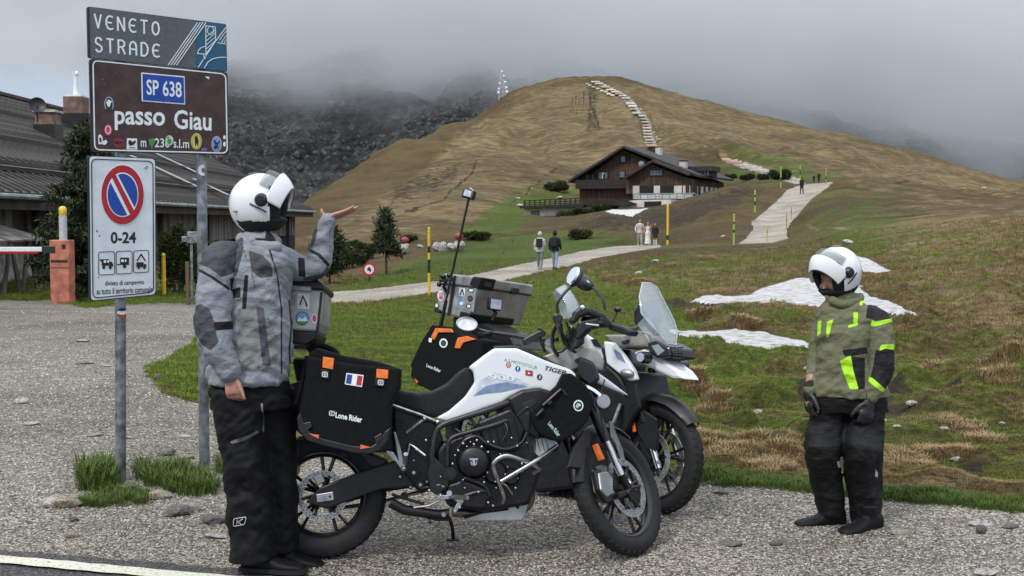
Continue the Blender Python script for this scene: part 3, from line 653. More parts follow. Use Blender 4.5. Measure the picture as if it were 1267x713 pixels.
for i, ((x, y), s) in enumerate(WS): stone(gpix(x, y, 6, 300), s, rock_l, 'small white stone '+wl[i], seed=90+i, group='white stones scattered over the meadow')
# cairns with red balls, boulders
red_ball = pm('red_ball_paint', (.30,.03,.045), .5, var=.15, scale=6)
def cairn(px, yb, ytop, yball, r, w, label):
    g = gpix(px, yb); s = g.y/FPX; o = empty('marker_stone', g, label, 'marker stone')
    me = stone_mesh(int(px), 1.0); me.materials.append(rock_l); q = link('stone_block', me, o); hh = (yb-ytop)*s; q.scale = (w*s/2*1.15, w*s/2, hh/2*1.15); q.location = (0, 0, hh/2)
    mb = MB(); mb.ball((0, 0, (yb-yball)*s), (r*s*.95, r*s*.9, r*s*.85), 16, 10); mb.tube([(0, 0, hh*.8), (0, 0, (yb-yball)*s)], .07, 8); mb.build('red_ball', red_ball, o)
cairn(501, 315, 301, 298, 5.2, 12, 'pale marker stone carrying a red ball beside the leaning pine'); cairn(568, 311, 297, 293, 5.6, 13, 'pale marker stone with a red ball at the right of the boulders')
for x, y, w, h, lb in ((541,311,6.5,6,'leftmost pale boulder of the row beside the pole'),(549,311,6,6.2,'middle pale boulder of the row beside the pole'),(558,311,6,5.6,'rightmost pale boulder next to the red ball stone')):
    g = gpix(x, y); s = g.y/FPX; stone(g, (w*s, w*s*.8, h*s*1.2), rock_l, lb, 'boulder', seed=int(x), name='boulder', flat=1, sink=.2)
g = gpix(520, 306); stone(g, (4.6*g.y/FPX, .3, .25), rock_l, 'long low white stone between the two red balls', seed=5)
# round sign on the bank
def disc_sign():
    g = gpix(457, 349); Y = g.y; c_ = at(457, 333.5, Y); o = empty('round_sign', g, 'small round sign with a red ring low on the grass bank', 'road sign')
    s = Y/FPX; z = c_.z-g.z; red = pm('sign_red', (.50,.02,.03), .45, var=.05); wh = pm('sign_white', (.74,.76,.78), .45, var=.05)
    mb = MB(); mb.tube([(0, .03, 0), (0, .03, z)], .03, 8); mb.build('post', blk, o)
    mb = MB(); mb.lathe([(.0, -.01), (8.3*s, -.01), (8.3*s, .015), (0, .015)], 28, axis='y', T=Matrix.Translation((0, 0, z))); mb.build('sign_ring', red, o)
    mb = MB(); mb.lathe([(.0, -.018), (5.8*s, -.018), (5.8*s, -.008), (0, -.008)], 28, axis='y', T=Matrix.Translation((0, 0, z))); mb.build('sign_face', wh, o)
    mb = MB(); mb.box((-.02, -.022, z), (.12, .006, .1)); mb.box((.05, -.022, z-.03), (.06, .006, .14)); mb.box((0, -.022, z+.08), (.07, .006, .05)); mb.build('sign_symbol', blk, o)
disc_sign()
# ------------------------------------------------------------------ snow patches
snow_m, nt, b, pos = coordmat('old_snow'); n1 = NZ(nt, pos, 5, 6, .7); c = RAMP(nt, n1, [(.34, (.16,.13,.10)), (.42, (.42,.40,.37)), (.52, (.60,.60,.60)), (.7, (.74,.75,.77))])
nt.links.new(c, b.inputs['Base Color']); b.inputs['Roughness'].default_value = .7; BUMP(nt, b, n1, .16)
def snow(poly, th, label, soft):
    sd = sdpoly(gpx, gpy, poly)+(fbm(gpx*.09, gpy*.25, 77, 3)-.48)*soft*1.1
    hit = ((GY > 6) & (GY < 200)); sdq = np.where(hit, sd, -9)
    k = (sdq > -.6).reshape(nr, nc); k[:, 0] = False
    m = (k[:-1, :-1] & k[1:, 1:] & k[1:, :-1] & k[:-1, 1:]).reshape(-1); q = Q[m]; u, inv = np.unique(q, return_inverse=True)
    VV = V[u].copy(); s_ = np.clip(sdq.reshape(-1)[u]/soft, -.2, 1); VV[:, 2] += -.012+th*np.clip(s_+.15, 0, 1)**.7+(fbm(VV[:, 0]*1.2, VV[:, 1]*.7, 80, 2)-.5)*th*.4*np.clip(s_*2, 0, 1)
    o = link('snow_patch', npmesh('snow_patch', VV, inv.reshape(q.shape), snow_m)); tag(o, label, 'snow patch', 'last snow patches on the meadow')
snow(SNOWP[0], 0.05, 'largest snow patch, wide and ragged, behind the helmet of the second rider', 4)
snow(SNOWP[1], 0.04, 'long narrow snow strip between windshield and second rider', 4)
snow(SNOWP[2], 0.04, 'small snow triangle above the shoulder of the second rider', 3)
snow(SNOWP[3], 0.12, 'snow patch lying below the chalet terrace', 3)
# ------------------------------------------------------------------ vegetation
def leafmat(name, c1, c2, rough=.6):
    m = bpy.data.materials.new(name); m.use_nodes = True; nt = m.node_tree; b = nt.nodes['Principled BSDF']
    g = nd(nt, 'ShaderNodeNewGeometry'); r = RAMP(nt, g.outputs['Random Per Island'], [(0, c1), (1, c2)]); nt.links.new(r, b.inputs['Base Color'])
    b.inputs['Roughness'].default_value = rough; b.inputs['Specular IOR Level'].default_value = .25; return m
needle = leafmat('pine_needles', (.012,.022,.010), (.055,.075,.028)); dwarf = leafmat('dwarf_pine_needles', (.012,.022,.008), (.07,.09,.025)); bark = pm('pine_bark', (.07,.05,.04), .9, var=.3, scale=8, bump=.02)
def clumps(pts, size, n, seed, up=.3):
    """needle tufts: n thin blades radiating at every point"""
    r_ = np.random.default_rng(seed); P = np.repeat(np.asarray(pts, float), n, 0); k = len(P)
    d = r_.normal(size=(k, 3)); d[:, 2] += up; d /= np.linalg.norm(d, axis=1)[:, None]; L = size*r_.uniform(.6, 1.2, k)[:, None]
    s = np.cross(d, r_.normal(size=(k, 3))); s /= np.linalg.norm(s, axis=1)[:, None]+1e-9; w = L*.10
    v = np.stack([P+s*w*.5, P+d*L*.55+s*w, P+d*L, P+d*L*.55-s*w], 1).reshape(-1, 3); f = np.arange(4*k).reshape(k, 4); return v, f
def conifer(px, ytop, yb, label, wpx, seed, lean=0, bare=.15, name='pine_tree', size=.28, dens=1.0, Y=None, leantop=0):
    g = gpix(px, yb) if Y is None else Vector(((px-CX)/FPX*Y, Y, ground((px-CX)/FPX*Y, Y))); top = at(px, ytop, g.y); H = top.z-g.z; r_ = random.Random(seed)
    o = empty(name, g, label, 'tree'); ax = lambda t: Vector((lean*(1-t)**2*H-lean*H+leantop*t, 0, t*H))+Vector((lean*H, 0, 0))*0
    base = Vector((lean*H*0, 0, 0)); trunk = [Vector((lean*H*(1-t)**1.5, 0, t*H-(.3 if t == 0 else 0))) for t in (0, .15, .3, .5, .7, .88, 1)]
    mb = MB(); mb.tube(trunk, [H*.022*(1-t*.85) for t in (0, .15, .3, .5, .7, .88, 1)], 8)
    W_ = wpx/FPX*g.y/2; pts = []; nb = int(34*dens)
    for i in range(nb):
        t = bare+(1-bare)*(i+r_.random())/nb; L = W_*(1-t)**.8*r_.uniform(.65, 1.12)+W_*.1; a = r_.uniform(0, 6.28); b0 = Vector((lean*H*(1-t)**1.5, 0, t*H))
        tip = b0+Vector((math.cos(a)*L, math.sin(a)*L, L*r_.uniform(-.05, .35))); mb.tube([b0, (b0+tip)/2+Vector((0, 0, -.04*L)), tip], [H*.006, H*.004, H*.002], 5)
        m_ = max(3, int(L/size*3.0*dens))
        for k in range(m_):
            q = b0.lerp(tip, .25+.75*(k+r_.random())/m_); pts.append(q+Vector((r_.gauss(0, size*.5), r_.gauss(0, size*.5), r_.gauss(0, size*.22))))
    mb.build('trunk', bark, o); v, f = clumps(pts, size, 10, seed); c_ = link('crown', npmesh('crown', v, f, needle, smooth=False), o); return o
conifer(112, 156, 366, 'dark dense pine standing behind the road sign', 150, 1, Y=28.5, bare=.03, size=.17, dens=3.0)
conifer(478, 261, 341, 'slim pine with a leaning bare trunk on the grass bank', 42, 2, lean=.0, bare=.32, size=.3, dens=1.5, leantop=0)
conifer(408, 284, 352, 'pine half hidden behind the raised arm', 46, 3, bare=.2, size=.34, dens=1.6)
def bush(px, yb, wpx, hpx, label, seed, mat=dwarf, size=.2, Y=None, n=None, group=None, depth=.7, name='dwarf_pine'):
    g = gpix(px, yb, 10, 400) if Y is None else Vector(((px-CX)/FPX*Y, Y, ground((px-CX)/FPX*Y, Y))); s = g.y/FPX; W_, H = wpx*s/2, hpx*s; r_ = random.Random(seed); pts = []; o = empty(name, g, label, 'shrub', group)
    mb = MB(); blobs = [(r_.uniform(-.75, .75), r_.uniform(-.6, .6), r_.uniform(.35, .75), r_.uniform(.3, .5)) for _ in range(9)]
    for bx, by, bz, br in blobs:
        mb.tube([(bx*W_*.3, by*W_*.2, -.1), (bx*W_, by*W_*depth, bz*H)], [.04, .012], 5)
    n = n or int(max(120, min(700, W_*H*depth*1400*.28/size)))
    for _ in range(n):
        bx, by, bz, br = r_.choice(blobs); d_ = Vector((r_.gauss(0, 1), r_.gauss(0, 1), r_.gauss(0, 1))).normalized()*r_.uniform(.6, 1)
        z = bz*H+d_.z*br*H*.8; pts.append((bx*W_+d_.x*br*W_, by*W_*depth+d_.y*br*W_*depth, max(.03, z)))
    mb.build('stem', bark, o); v, f = clumps(pts, size*.75, 14, seed, .6); link('foliage', npmesh('foliage', v, f, mat, smooth=False), o); return o
bush(222, 368, 52, 88, 'tall green bush between the parking sign and the rider', 11, Y=30, size=.2, depth=.5)
bush(262, 352, 46, 66, 'dark bush directly behind the shoulder of the pointing rider', 12, Y=33, size=.2)
GP = 'dwarf pines along the top of the grass bank'
bush(432, 332, 40, 22, 'low dwarf pine just left of the round sign', 13, size=.3, group=GP); bush(455, 322, 34, 20, 'low dwarf pine directly above the round sign', 14, size=.3, group=GP)
bush(425, 322, 40, 22, 'dwarf pine between the raised hand and the leaning pine', 15, size=.32, group=GP); bush(508, 300, 22, 7, 'small dwarf pine just behind the left red ball', 16, size=.3, group=GP)
bush(588, 297, 34, 8, 'small dwarf pine right of the right red ball', 17, size=.35, group=GP); bush(720, 296, 34, 9, 'green bush below the chalet left of the wedding trio', 18, size=.4)
bush(690, 238, 34, 12, 'dark bush on the slope left of the chalet roof', 19, size=.5)
GQ = 'bushes planted along the chalet terrace'
for i, (x, y, w, h, lb) in enumerate(((700,268,26,6,'leftmost bush under the terrace'),(722,267,22,6,'second bush under the terrace'),(742,264,18,7,'bush under the terrace beside the snow patch'),(755,259,20,5,'small bush above the left end of the snow patch'),(782,258,16,5,'bush above the snow patch below the balcony'))):
    bush(x, y, w, h, lb, 30+i, size=.4, group=GQ, Y=136-i*0)
for i, (x, y, w, h, lb) in enumerate(((963,223,26,11,'dark bush at the top left of the steep path'),(925,223,16,6,'small bush right of the chalet corner'),(904,222,14,5,'smallest bush touching the chalet eave'),(945,223,12,6,'small bush between slabs and the dark bush'))):
    bush(x, y, w, h, lb, 40+i, size=.5)
# ------------------------------------------------------------------ grasses: blades and tufts as instances on one object each
hid = bpy.data.collections.new('tuft_sources')
def tuft(name, n, h, spread, lean_, c1, c2, seed, w=.004):
    r_ = np.random.default_rng(seed); vs = []; fs = []
    for i in range(n):
        a = r_.uniform(0, 6.28); rr = spread*math.sqrt(r_.random()); x, y = rr*math.cos(a), rr*math.sin(a); b_ = a+r_.normal()*.9; L = h*r_.uniform(.5, 1.15); ln = L*lean_*r_.uniform(.3, 1.4)
        dx, dy = math.cos(b_), math.sin(b_); sx, sy = -dy*w, dx*w; k = len(vs)
        vs += [(x-sx, y-sy, -.02), (x+sx, y+sy, -.02), (x+dx*ln*.35+sx*.8, y+dy*ln*.35+sy*.8, L*.6), (x+dx*ln*.35-sx*.8, y+dy*ln*.35-sy*.8, L*.6), (x+dx*ln, y+dy*ln, L*(1-.25*lean_))]
        fs += [(k, k+1, k+2, k+3), (k+3, k+2, k+4)]
    me = bpy.data.meshes.new(name); me.from_pydata(vs, [], fs); me.materials.append(leafmat(name, c1, c2, .7)); o = bpy.data.objects.new(name, me); hid.objects.link(o); return o
def scatter(name, P, scale, rot, src, label=None, kind='stuff', extra_tilt=0):
    """points mesh + geometry nodes that instance src on every point"""
    me = bpy.data.meshes.new(name); me.vertices.add(len(P)); me.vertices.foreach_set('co', np.asarray(P, np.float32).ravel()); vattr(me, 'sc', scale); vattr(me, 'rt', rot)
    o = link(name, me); o['kind'] = kind
    if label: o['label'] = label
    ng = bpy.data.node_groups.new(name, 'GeometryNodeTree'); ng.interface.new_socket('Geometry', in_out='INPUT', socket_type='NodeSocketGeometry'); ng.interface.new_socket('Geometry', in_out='OUTPUT', socket_type='NodeSocketGeometry')
    gi = ng.nodes.new('NodeGroupInput'); go = ng.nodes.new('NodeGroupOutput'); ip = ng.nodes.new('GeometryNodeInstanceOnPoints'); oi = ng.nodes.new('GeometryNodeObjectInfo'); oi.inputs['Object'].default_value = src
    a1 = ng.nodes.new('GeometryNodeInputNamedAttribute'); a1.data_type = 'FLOAT'; a1.inputs['Name'].default_value = 'sc'
    a2 = ng.nodes.new('GeometryNodeInputNamedAttribute'); a2.data_type = 'FLOAT'; a2.inputs['Name'].default_value = 'rt'
    cx = ng.nodes.new('ShaderNodeCombineXYZ'); L = ng.links.new; L(a2.outputs[0], cx.inputs[2]); L(gi.outputs[0], ip.inputs['Points']); L(oi.outputs['Geometry'], ip.inputs['Instance']); L(cx.outputs[0], ip.inputs['Rotation']); L(a1.outputs[0], ip.inputs['Scale'])
    if extra_tilt: L(a1.outputs[0], cx.inputs[0])
    L(ip.outputs[0], go.inputs[0]); mod = o.modifiers.new('g', 'NODES'); mod.node_group = ng; return o
t_gr = tuft('green_tuft', 12, .085, .05, .6, (.022,.045,.004), (.19,.25,.03), 1)
t_st = tuft('straw_tuft', 13, .10, .06, .9, (.045,.028,.010), (.36,.26,.13), 2)
t_ol = tuft('olive_tuft', 12, .07, .055, .8, (.030,.024,.006), (.22,.17,.055), 3)
t_tall = tuft('tall_grass', 26, .20, .07, .55, (.02,.045,.006), (.11,.17,.03), 4, .0035)
def sample(n, y0, y1, seed):
    r_ = np.random.default_rng(seed); py = r_.uniform(y0, y1, n*3); px = r_.uniform(-250, 1650, n*3)
    Yf = FPX*HC/np.maximum(py-275, 8); X = (px-CX)/FPX*Yf; z, qx, qy, g_, pa, gr_ = terrain_pt(X, Yf); e_ = (fbm(X*1.7, Yf*1.7, 41, 4)-.5)*np.clip(60/Yf*1.2, 1.5, 26)
    ok = ((g_*(40/np.clip(Yf/8, 1, 9))+e_*1.3 < 0) & (pa+e_*.25*np.clip(40/Yf, .3, 1) < 0)); return X[ok][:n], Yf[ok][:n], z[ok][:n], qx[ok][:n], qy[ok][:n]
X, Yf, z, qx, qy = sample(195000, 318, 700, 5)
green = masks(qx, qy, GREEN); straw = masks(qx, qy, STRAW); dirtm = masks(qx, qy, DIRT); nn_ = fbm(X*1.2, Yf*1.2, 90, 4)
rr = rng.uniform(0, 1, len(X)); pg = green*1.25+(nn_-.5)*1.6+.03; ps = straw*.75-.04+(fbm(X*1.9, Yf*1.9, 91, 3)-.45)*1.5
kind = np.where(rr*.5 < pg-.2, 0, np.where(rr*.6 < ps, 1, 2)); snowz = np.max([sdpoly(qx, qy, q) for q in SNOWP], 0); keep = (dirtm < .3+.3*rng.random(len(X))) & (snowz < -1.5)
scl = np.clip(Yf/14, .55, 3.0)*rng.uniform(.45, 1.1, len(X))*.62; rot = rng.uniform(0, 6.28, len(X))
for k, (nm, src) in enumerate((('green_grass', t_gr), ('dry_grass', t_st), ('olive_grass', t_ol))):
    m_ = (kind == k) & keep; scatter(nm, np.stack([X, Yf, z-.01], -1)[m_], (scl*(.8, 1., 1.)[k])[m_], rot[m_], src)
# straw hummocks near the turf edge, in drifts
cl = [(905,560,26),(925,548,20),(960,575,20),(975,560,18),(940,582,16),(870,545,18),(1125,575,22),(1150,562,14),(1180,560,16),(1215,545,18),(1190,530,20),(1230,470,22),(1160,455,20),(1240,440,20),(880,500,20),(860,470,16),(790,352,14),(760,345,14),(830,330,14),(870,320,14),(920,400,14),(870,392,14)]
PX = []; 
for x, y, rad in cl:
    c0 = gpix(x, y, 6, 80); rw = rad/FPX*c0.y
    for _ in range(150):
        a = random.uniform(0, 6.28); q = rw*math.sqrt(random.random()); PX.append((c0.x+q*math.cos(a)*1.1, c0.y+q*math.sin(a)*1.8, c0.y))
PX = np.array(PX); zz = terrain_pt(PX[:, 0], PX[:, 1])[0]; scatter('straw_hummock_grass', np.stack([PX[:, 0], PX[:, 1], zz-.01], -1), np.clip(PX[:, 2]/12, .7, 2)*rng.uniform(.6, 1.2, len(PX)), rng.uniform(0, 6.28, len(PX)), t_st)
# green verge along the gravel, and the clumps round the sign posts
def patch(name, poly, n, s0, s1, src, lo=5, hi=40):
    P_ = []; xs = [a for a, _ in poly]; ys = [b_ for _, b_ in poly]
    while len(P_) < n:
        x = random.uniform(min(xs), max(xs)); y = random.uniform(min(ys), max(ys))
        if float(sdpoly(np.array([x]), np.array([y]), poly)[0])+(random.random()-.5)*5 > 0: d_ = ray(x, y); k_ = -HC/d_.z; P_.append((d_.x*k_, d_.y*k_))
    P_ = np.array(P_); zz = terrain_pt(P_[:, 0], P_[:, 1])[0]; return scatter(name, np.stack([P_[:, 0], P_[:, 1], zz-.012], -1), rng.uniform(s0, s1, n), rng.uniform(0, 6.28, n), src)
patch('verge_grass', [(862,586),(930,592),(1010,600),(1100,608),(1267,622),(1267,636),(1150,626),(1050,617),(960,606),(866,600)], 1500, .10, .42, t_tall)
patch('clump_grass', [(98,590),(108,578),(128,578),(140,588),(142,600),(128,608),(104,606)], 110, .4, 1.0, t_tall)
patch('clump_grass', [(160,582),(175,576),(215,578),(240,584),(268,600),(262,612),(225,616),(200,606),(170,592)], 230, .25, .75, t_tall)
patch('clump_grass', [(88,622),(130,604),(180,606),(195,618),(150,628),(100,630)], 240, .15, .45, t_tall)
patch('clump_grass', [(270,576),(283,572),(285,588),(272,588)], 22, .4, .8, t_tall)
patch('meadow_grass', [(178,455),(205,446),(235,430),(250,410),(262,420),(262,492),(240,498),(205,488)], 900, .5, .9, t_gr)
# pebbles on the gravel
pb = [stone_mesh(200+i, .6, 1) for i in range(3)]
def pebsrc(i, col):
    me = pb[i]; me.materials.append(pm('pebble_tone_%s' % ('grey', 'pale', 'dark')[i], col, .8, var=.2, scale=40)); o = bpy.data.objects.new('pebble_source', me); hid.objects.link(o); return o
srcs = [pebsrc(0, (.27,.25,.225)), pebsrc(1, (.60,.56,.49)), pebsrc(2, (.06,.052,.045))]
r_ = np.random.default_rng(11); n = 84000; py = 275+ (r_.uniform(0, 1, n)**.75)*445; py = np.maximum(py, 385); px = r_.uniform(-250, 1600, n); Yf = FPX*HC/(py-275); X = (px-CX)/FPX*Yf
z, qx, qy, g_, pa, _ = terrain_pt(X, Yf); rdd = (X-ra[0])*rn[0]+(Yf-ra[1])*rn[1]; ok = (g_ > .0) & (rdd > .02); X, Yf, z = X[ok], Yf[ok], z[ok]; w = r_.random(len(X))
for i, (lo, hi) in enumerate(((0, .5), (.5, .8), (.8, 1.))):
    m_ = (w >= lo) & (w < hi); scatter('loose_gravel', np.stack([X, Yf, z], -1)[m_], (r_.uniform(.003, .0085, len(X))*np.clip(Yf/7, .9, 2.2))[m_], r_.uniform(0, 6.28, len(X))[m_], srcs[i])
# scree boulders on the mountain foot
r_ = np.random.default_rng(12); n = 2600; a_ = r_.uniform(-.27, .02, n); Yr = r_.uniform(445, 620, n)
iu = np.clip(np.searchsorted(ma, a_), 0, len(ma)-1); iv = np.clip(np.searchsorted(my, Yr), 0, len(my)-1); Pm = Vm.reshape(r_c[0] if False else A_.shape[0], A_.shape[1], 3)[iv, iu]
me = stone_mesh(300, .9, 1); me.materials.append(pm('scree_rock', (.19,.185,.175), .85, var=.4, scale=.4)); so_ = bpy.data.objects.new('scree_source', me); hid.objects.link(so_)
scatter('scree_rocks', Pm, r_.uniform(.12, 1.0, n)**1.6*1.7, r_.uniform(0, 6.28, n), so_)
# ------------------------------------------------------------------ flat print helpers
def text2d(s, spacing=1.0, bold=0.0):
    cu = bpy.data.curves.new('lettering', 'FONT'); cu.body = s; cu.size = 1; cu.space_character = spacing; cu.offset = bold; cu.resolution_u = 3
    o = bpy.data.objects.new('lettering', cu); COL.objects.link(o); bpy.context.view_layer.update()
    me = bpy.data.meshes.new_from_object(o.evaluated_get(bpy.context.evaluated_depsgraph_get())); bpy.data.objects.remove(o)
    v = np.array([x.co[:2] for x in me.vertices]); f = [tuple(p_.vertices) for p_ in me.polygons]; bpy.data.meshes.remove(me)
    lo = v.min(0); hi = v.max(0); return (v-lo)/(hi-lo), f
def quad(TL, TR, BR, BL):
    TL, TR, BR, BL = map(np.array, (TL, TR, BR, BL))
    return lambda u, v: tuple((BL*(1-u)+BR*u)*(1-v)+(TL*(1-u)+TR*u)*v)
def ell(cx, cy, rx, ry, n=20, a0=0, a1=360): return [(cx+rx*math.cos(R(a0+(a1-a0)*k/(n if a1-a0 >= 360 else n-1))), cy+ry*math.sin(R(a0+(a1-a0)*k/(n if a1-a0 >= 360 else n-1)))) for k in range(n)]
def ribbon(pts, w, closed=False):
    """polyline of image points -> list of quads of width w (with small round ends)"""
    out = []; P = [np.array(q, float) for q in pts]; P = P+[P[0]] if closed else P
    for a, b_ in zip(P[:-1], P[1:]):
        d = b_-a; L = np.hypot(*d); 
        if L < 1e-6: continue
        d /= L; n_ = np.array([-d[1], d[0]])*w/2; a2 = a-d*w*.25; b2 = b_+d*w*.25; out.append([tuple(a2-n_), tuple(b2-n_), tuple(b2+n_), tuple(a2+n_)])
    return out
def flat(fr, polys, w, mb=None, th=.0015, mi=0):
    """polys (image outlines) laid as thin print at lateral offset w of a frame"""
    mb = mb or MB()
    for k, P_ in enumerate(polys):
        L = [fr(x, y, w) for x, y in P_]; n = len(L); o = .0002*(k % 5)
        vs = [(q.x, q.y-th-o, q.z) for q in L]+[(q.x, q.y, q.z) for q in L]; mb.add(vs, [tuple(range(n))]+[(i, (i+1) % n, n+(i+1) % n, n+i) for i in range(n)], mi)
    return mb
def write(fr, s, q, w, mat, parent, bold=.0, name='lettering', spacing=1.0):
    v, f = text2d(s, spacing, bold); mb = MB(); vs = []
    for a, b_ in v:
        x, y = q(a, b_); P_ = fr(x, y, w); vs.append(P_)
    mb.add(vs, f, 0); me = mb.mesh(name, mat); o = link(name, me, parent); return o
def cast(fr_M, target, mesh2d, lift=.0015, name='sticker', mat=None, parent=None):
    """print laid on a curved body: every image point is carried along the view ray to the body's own surface"""
    bpy.context.view_layer.update(); mw = target.matrix_world; me = target.data; T = [mw @ v.co for v in me.vertices]; bv = BVHTree.FromPolygons(T, [tuple(p_.vertices) for p_ in me.polygons])
    I = fr_M.inverted(); vs = []; last = None; v2, f2 = mesh2d
    for x, y in v2:
        h = bv.ray_cast(Vector((0, 0, HC)), ray(x, y).normalized())
        P_ = h[0]+h[1].normalized()*lift*(1 if h[1].dot(ray(x, y)) < 0 else -1) if h[0] is not None else None
        vs.append(P_)
    ok = [v for v in vs if v is not None]
    if not ok: return None
    vs = [I @ (v if v is not None else min(ok, key=lambda q: 0)) for v in vs]
    mb = MB(); mb.add(vs, f2); return link(name, mb.mesh(name, mat), parent)
def grid2d(poly, step=2.0):
    """filled outline as a triangulated 2D mesh fine enough to wrap a curved surface"""
    bm = bmesh.new(); vs = [bm.verts.new((x, y, 0)) for x, y in poly]; bm.faces.new(vs); bmesh.ops.triangulate(bm, faces=bm.faces)
    for _ in range(3):
        es = [e for e in bm.edges if e.calc_length() > step*2]
        if not es: break
        bmesh.ops.subdivide_edges(bm, edges=es, cuts=1); bmesh.ops.triangulate(bm, faces=bm.faces)
    bm.verts.index_update(); r_ = [(v.co.x, v.co.y) for v in bm.verts], [tuple(v.index for v in f.verts) for f in bm.faces]; bm.free(); return r_
galv = pm('galvanised_steel', (.30,.32,.34), .45, .75, var=.25, scale=14, bump=.001); alu = pm('bare_aluminium', (.45,.46,.47), .4, .85, var=.15, scale=10)
# ------------------------------------------------------------------ ROAD SIGN
fs = Frame(149, 8.08, 38, z0=ground(at(149, 600, 8.08).x, 8.08))
sg = fs.empty('road_sign', 'tall two post road sign with grey, brown and white panels, worn and covered in stickers', 'road sign')
p_l = fs(149, 600, -.06); p_r = fs(253, 587, -.06)
sg_grey = pm('sign_grey_film', (.095,.115,.13), .35, var=.08, scale=40, bump=.0005); sg_brown = pm('sign_brown_film', (.062,.032,.028), .4, var=.2, scale=9); sg_white = pm('sign_white_film', (.66,.72,.76), .35, var=.05, scale=8)
sg_blue = pm('sign_teal_film', (.018,.10,.19), .35, var=.05); sg_blue2 = pm('sign_royal_blue', (.012,.06,.36), .35, var=.05); sg_red = pm('sign_red_film', (.42,.015,.03), .35, var=.08, scale=6); sg_back = pm('sign_black_rim', (.015,.016,.018), .4); pr_white = pm('print_white', (.78,.83,.85), .45, var=.04); pr_black = pm('print_black', (.012,.012,.014), .5)
pz = lambda px, py, Yw=0: fs(px, py, -.06).z
for (b_, px0, ptop, lean_) in ((p_l, 149, 30, 0), (p_r, 248, 50, -.0)):
    top = fs(px0, ptop, -.06); mb = MB(); mb.tube([(b_.x, .06, -.12), (top.x, .06, top.z)], .036, 18); o = mb.build('post', galv, sg)
    mb = MB(); mb.ball((top.x, .06, top.z), .037, 12, 6); mb.build('cap', pr_black, o)
    for yy in (58, 110, 165)+((210, 340) if px0 == 149 else ()):
        c_ = fs(px0, yy, -.06); mb = MB(); mb.lathe([(.040, -.016), (.040, .016)], 16, T=Matrix.Translation((b_.x+(top.x-b_.x)*c_.z/top.z, .06, c_.z))); mb.box((c_.x, .02, c_.z), (.1, .03, .03)); mb.build('clamp', galv, o)
def panel(pts, mat, name, w=0., r=3, th=.022):
    P_ = rpoly(pts, r); mb = MB(); L = [fs(x, y, w) for x, y in P_]; mb.prism([(q.x, q.z) for q in L], lambda x, y, t: (x, -t, y), w-th, w, 0)
    o = mb.build(name+'_panel', (mat,), sg, smooth=False); return o
def rpoly(pts, r, n=4):
    out = []; m = len(pts)
    for i in range(m):
        a, b_, c_ = (np.array(pts[k % m], float) for k in (i-1, i, i+1)); u = (a-b_)/np.hypot(*(a-b_)); v = (c_-b_)/np.hypot(*(c_-b_))
        for k in range(n+1):
            t = k/n; out.append(tuple(b_+u*r*(1-t)**2+v*r*t**2))
    return out
def inset_line(pts, w, r): return ribbon(rpoly(pts, r, 5), w, True)
q1 = [(108,8),(280,30),(281,89.2),(109.6,71.8)]; g1 = panel(q1, sg_back, 'region', 0); 
flat(fs, [rpoly([(110.5,9),(279,30.7),(280,88.6),(112,71.6)], 2)], .001).build('grey_film', sg_grey, g1, smooth=False)
flat(fs, [[(242.7,26.3),(279,30.9),(280,88.5),(243,84.6)]], .0035).build('blue_film', sg_blue, g1, smooth=False)
# the two words, drawn in strokes (rounded letters)
ST = {'V': [[(0,1),(.5,0),(1,1)]], 'E': [[(1,.93),(.6,1),(.25,.93),(.03,.7),(0,.5),(.03,.3),(.25,.07),(.6,0),(1,.07)], [(0,.5),(.8,.5)]], 'N': [[(0,0),(0,1),(1,0),(1,1)]], 'T': [[(0,1),(1,1)], [(.5,1),(.5,0)]],
 'O': [[(.5,1),(.15,.88),(0,.65),(0,.35),(.15,.12),(.5,0),(.85,.12),(1,.35),(1,.65),(.85,.88),(.5,1)]], 'S': [[(.95,.85),(.7,1),(.3,1),(.05,.85),(.05,.65),(.3,.54),(.7,.46),(.95,.35),(.95,.15),(.7,0),(.3,0),(.05,.15)]],
 'R': [[(0,0),(0,1),(.6,1),(.92,.88),(.92,.62),(.6,.5),(0,.5)], [(.55,.5),(1,0)]], 'A': [[(0,0),(0,.65),(.15,.9),(.5,1),(.85,.9),(1,.65),(1,0)], [(0,.42),(1,.42)]], 'D': [[(0,0),(0,1),(.5,1),(.85,.85),(1,.6),(1,.4),(.85,.15),(.5,0),(0,0)]]}
def strokes(word, q, w_, only=None):
    n = len(word); out = []
    for i, ch in enumerate(word):
        if only is not None and i != only: continue
        for pl in ST[ch]: out += ribbon([q((i+.06+u*.56)/(n-.38), v) for u, v in pl], w_)
    return out
for wd_, q_ in (('VENETO', quad((116,17.3),(196.5,28),(196.5,43.8),(116.6,34.2))), ('STRADE', quad((117,46.5),(197,55.4),(197,71),(117.6,63.6)))):
    for k_ in range(6): flat(fs, strokes(wd_, q_, 2.1, k_), .0032).build('letter', pr_white, g1, smooth=False)
art = []
for bx, tx in ((208,244.3),(211.4,247.8),(215,251),(218.5,254.8)): art += ribbon([(bx,80.6),(tx,28)], 1.0)
art += ribbon([(254.5,32),(266.5,33.5),(266.8,50.5),(254.8,67),(254.5,32)], .9)+ribbon(ell(260.5,38,4,5,12), .8, True)
for k in range(4): art += ribbon([(254.8,46+k*5),(266.6,36.5+k*4.6)], .7)
art += ribbon([(254,57.5),(249,59),(245.5,62.5),(244.3,66.5),(254.5,67.2)], .9)+ribbon([(252,67.5),(252.4,72),(254.5,72.5)], .8)+ribbon([(245,83.6),(266.8,51),(279.4,34)], .9)+ribbon([(252.7,84.6),(257,77),(263,73),(271,71.2),(279.6,71)], .9)
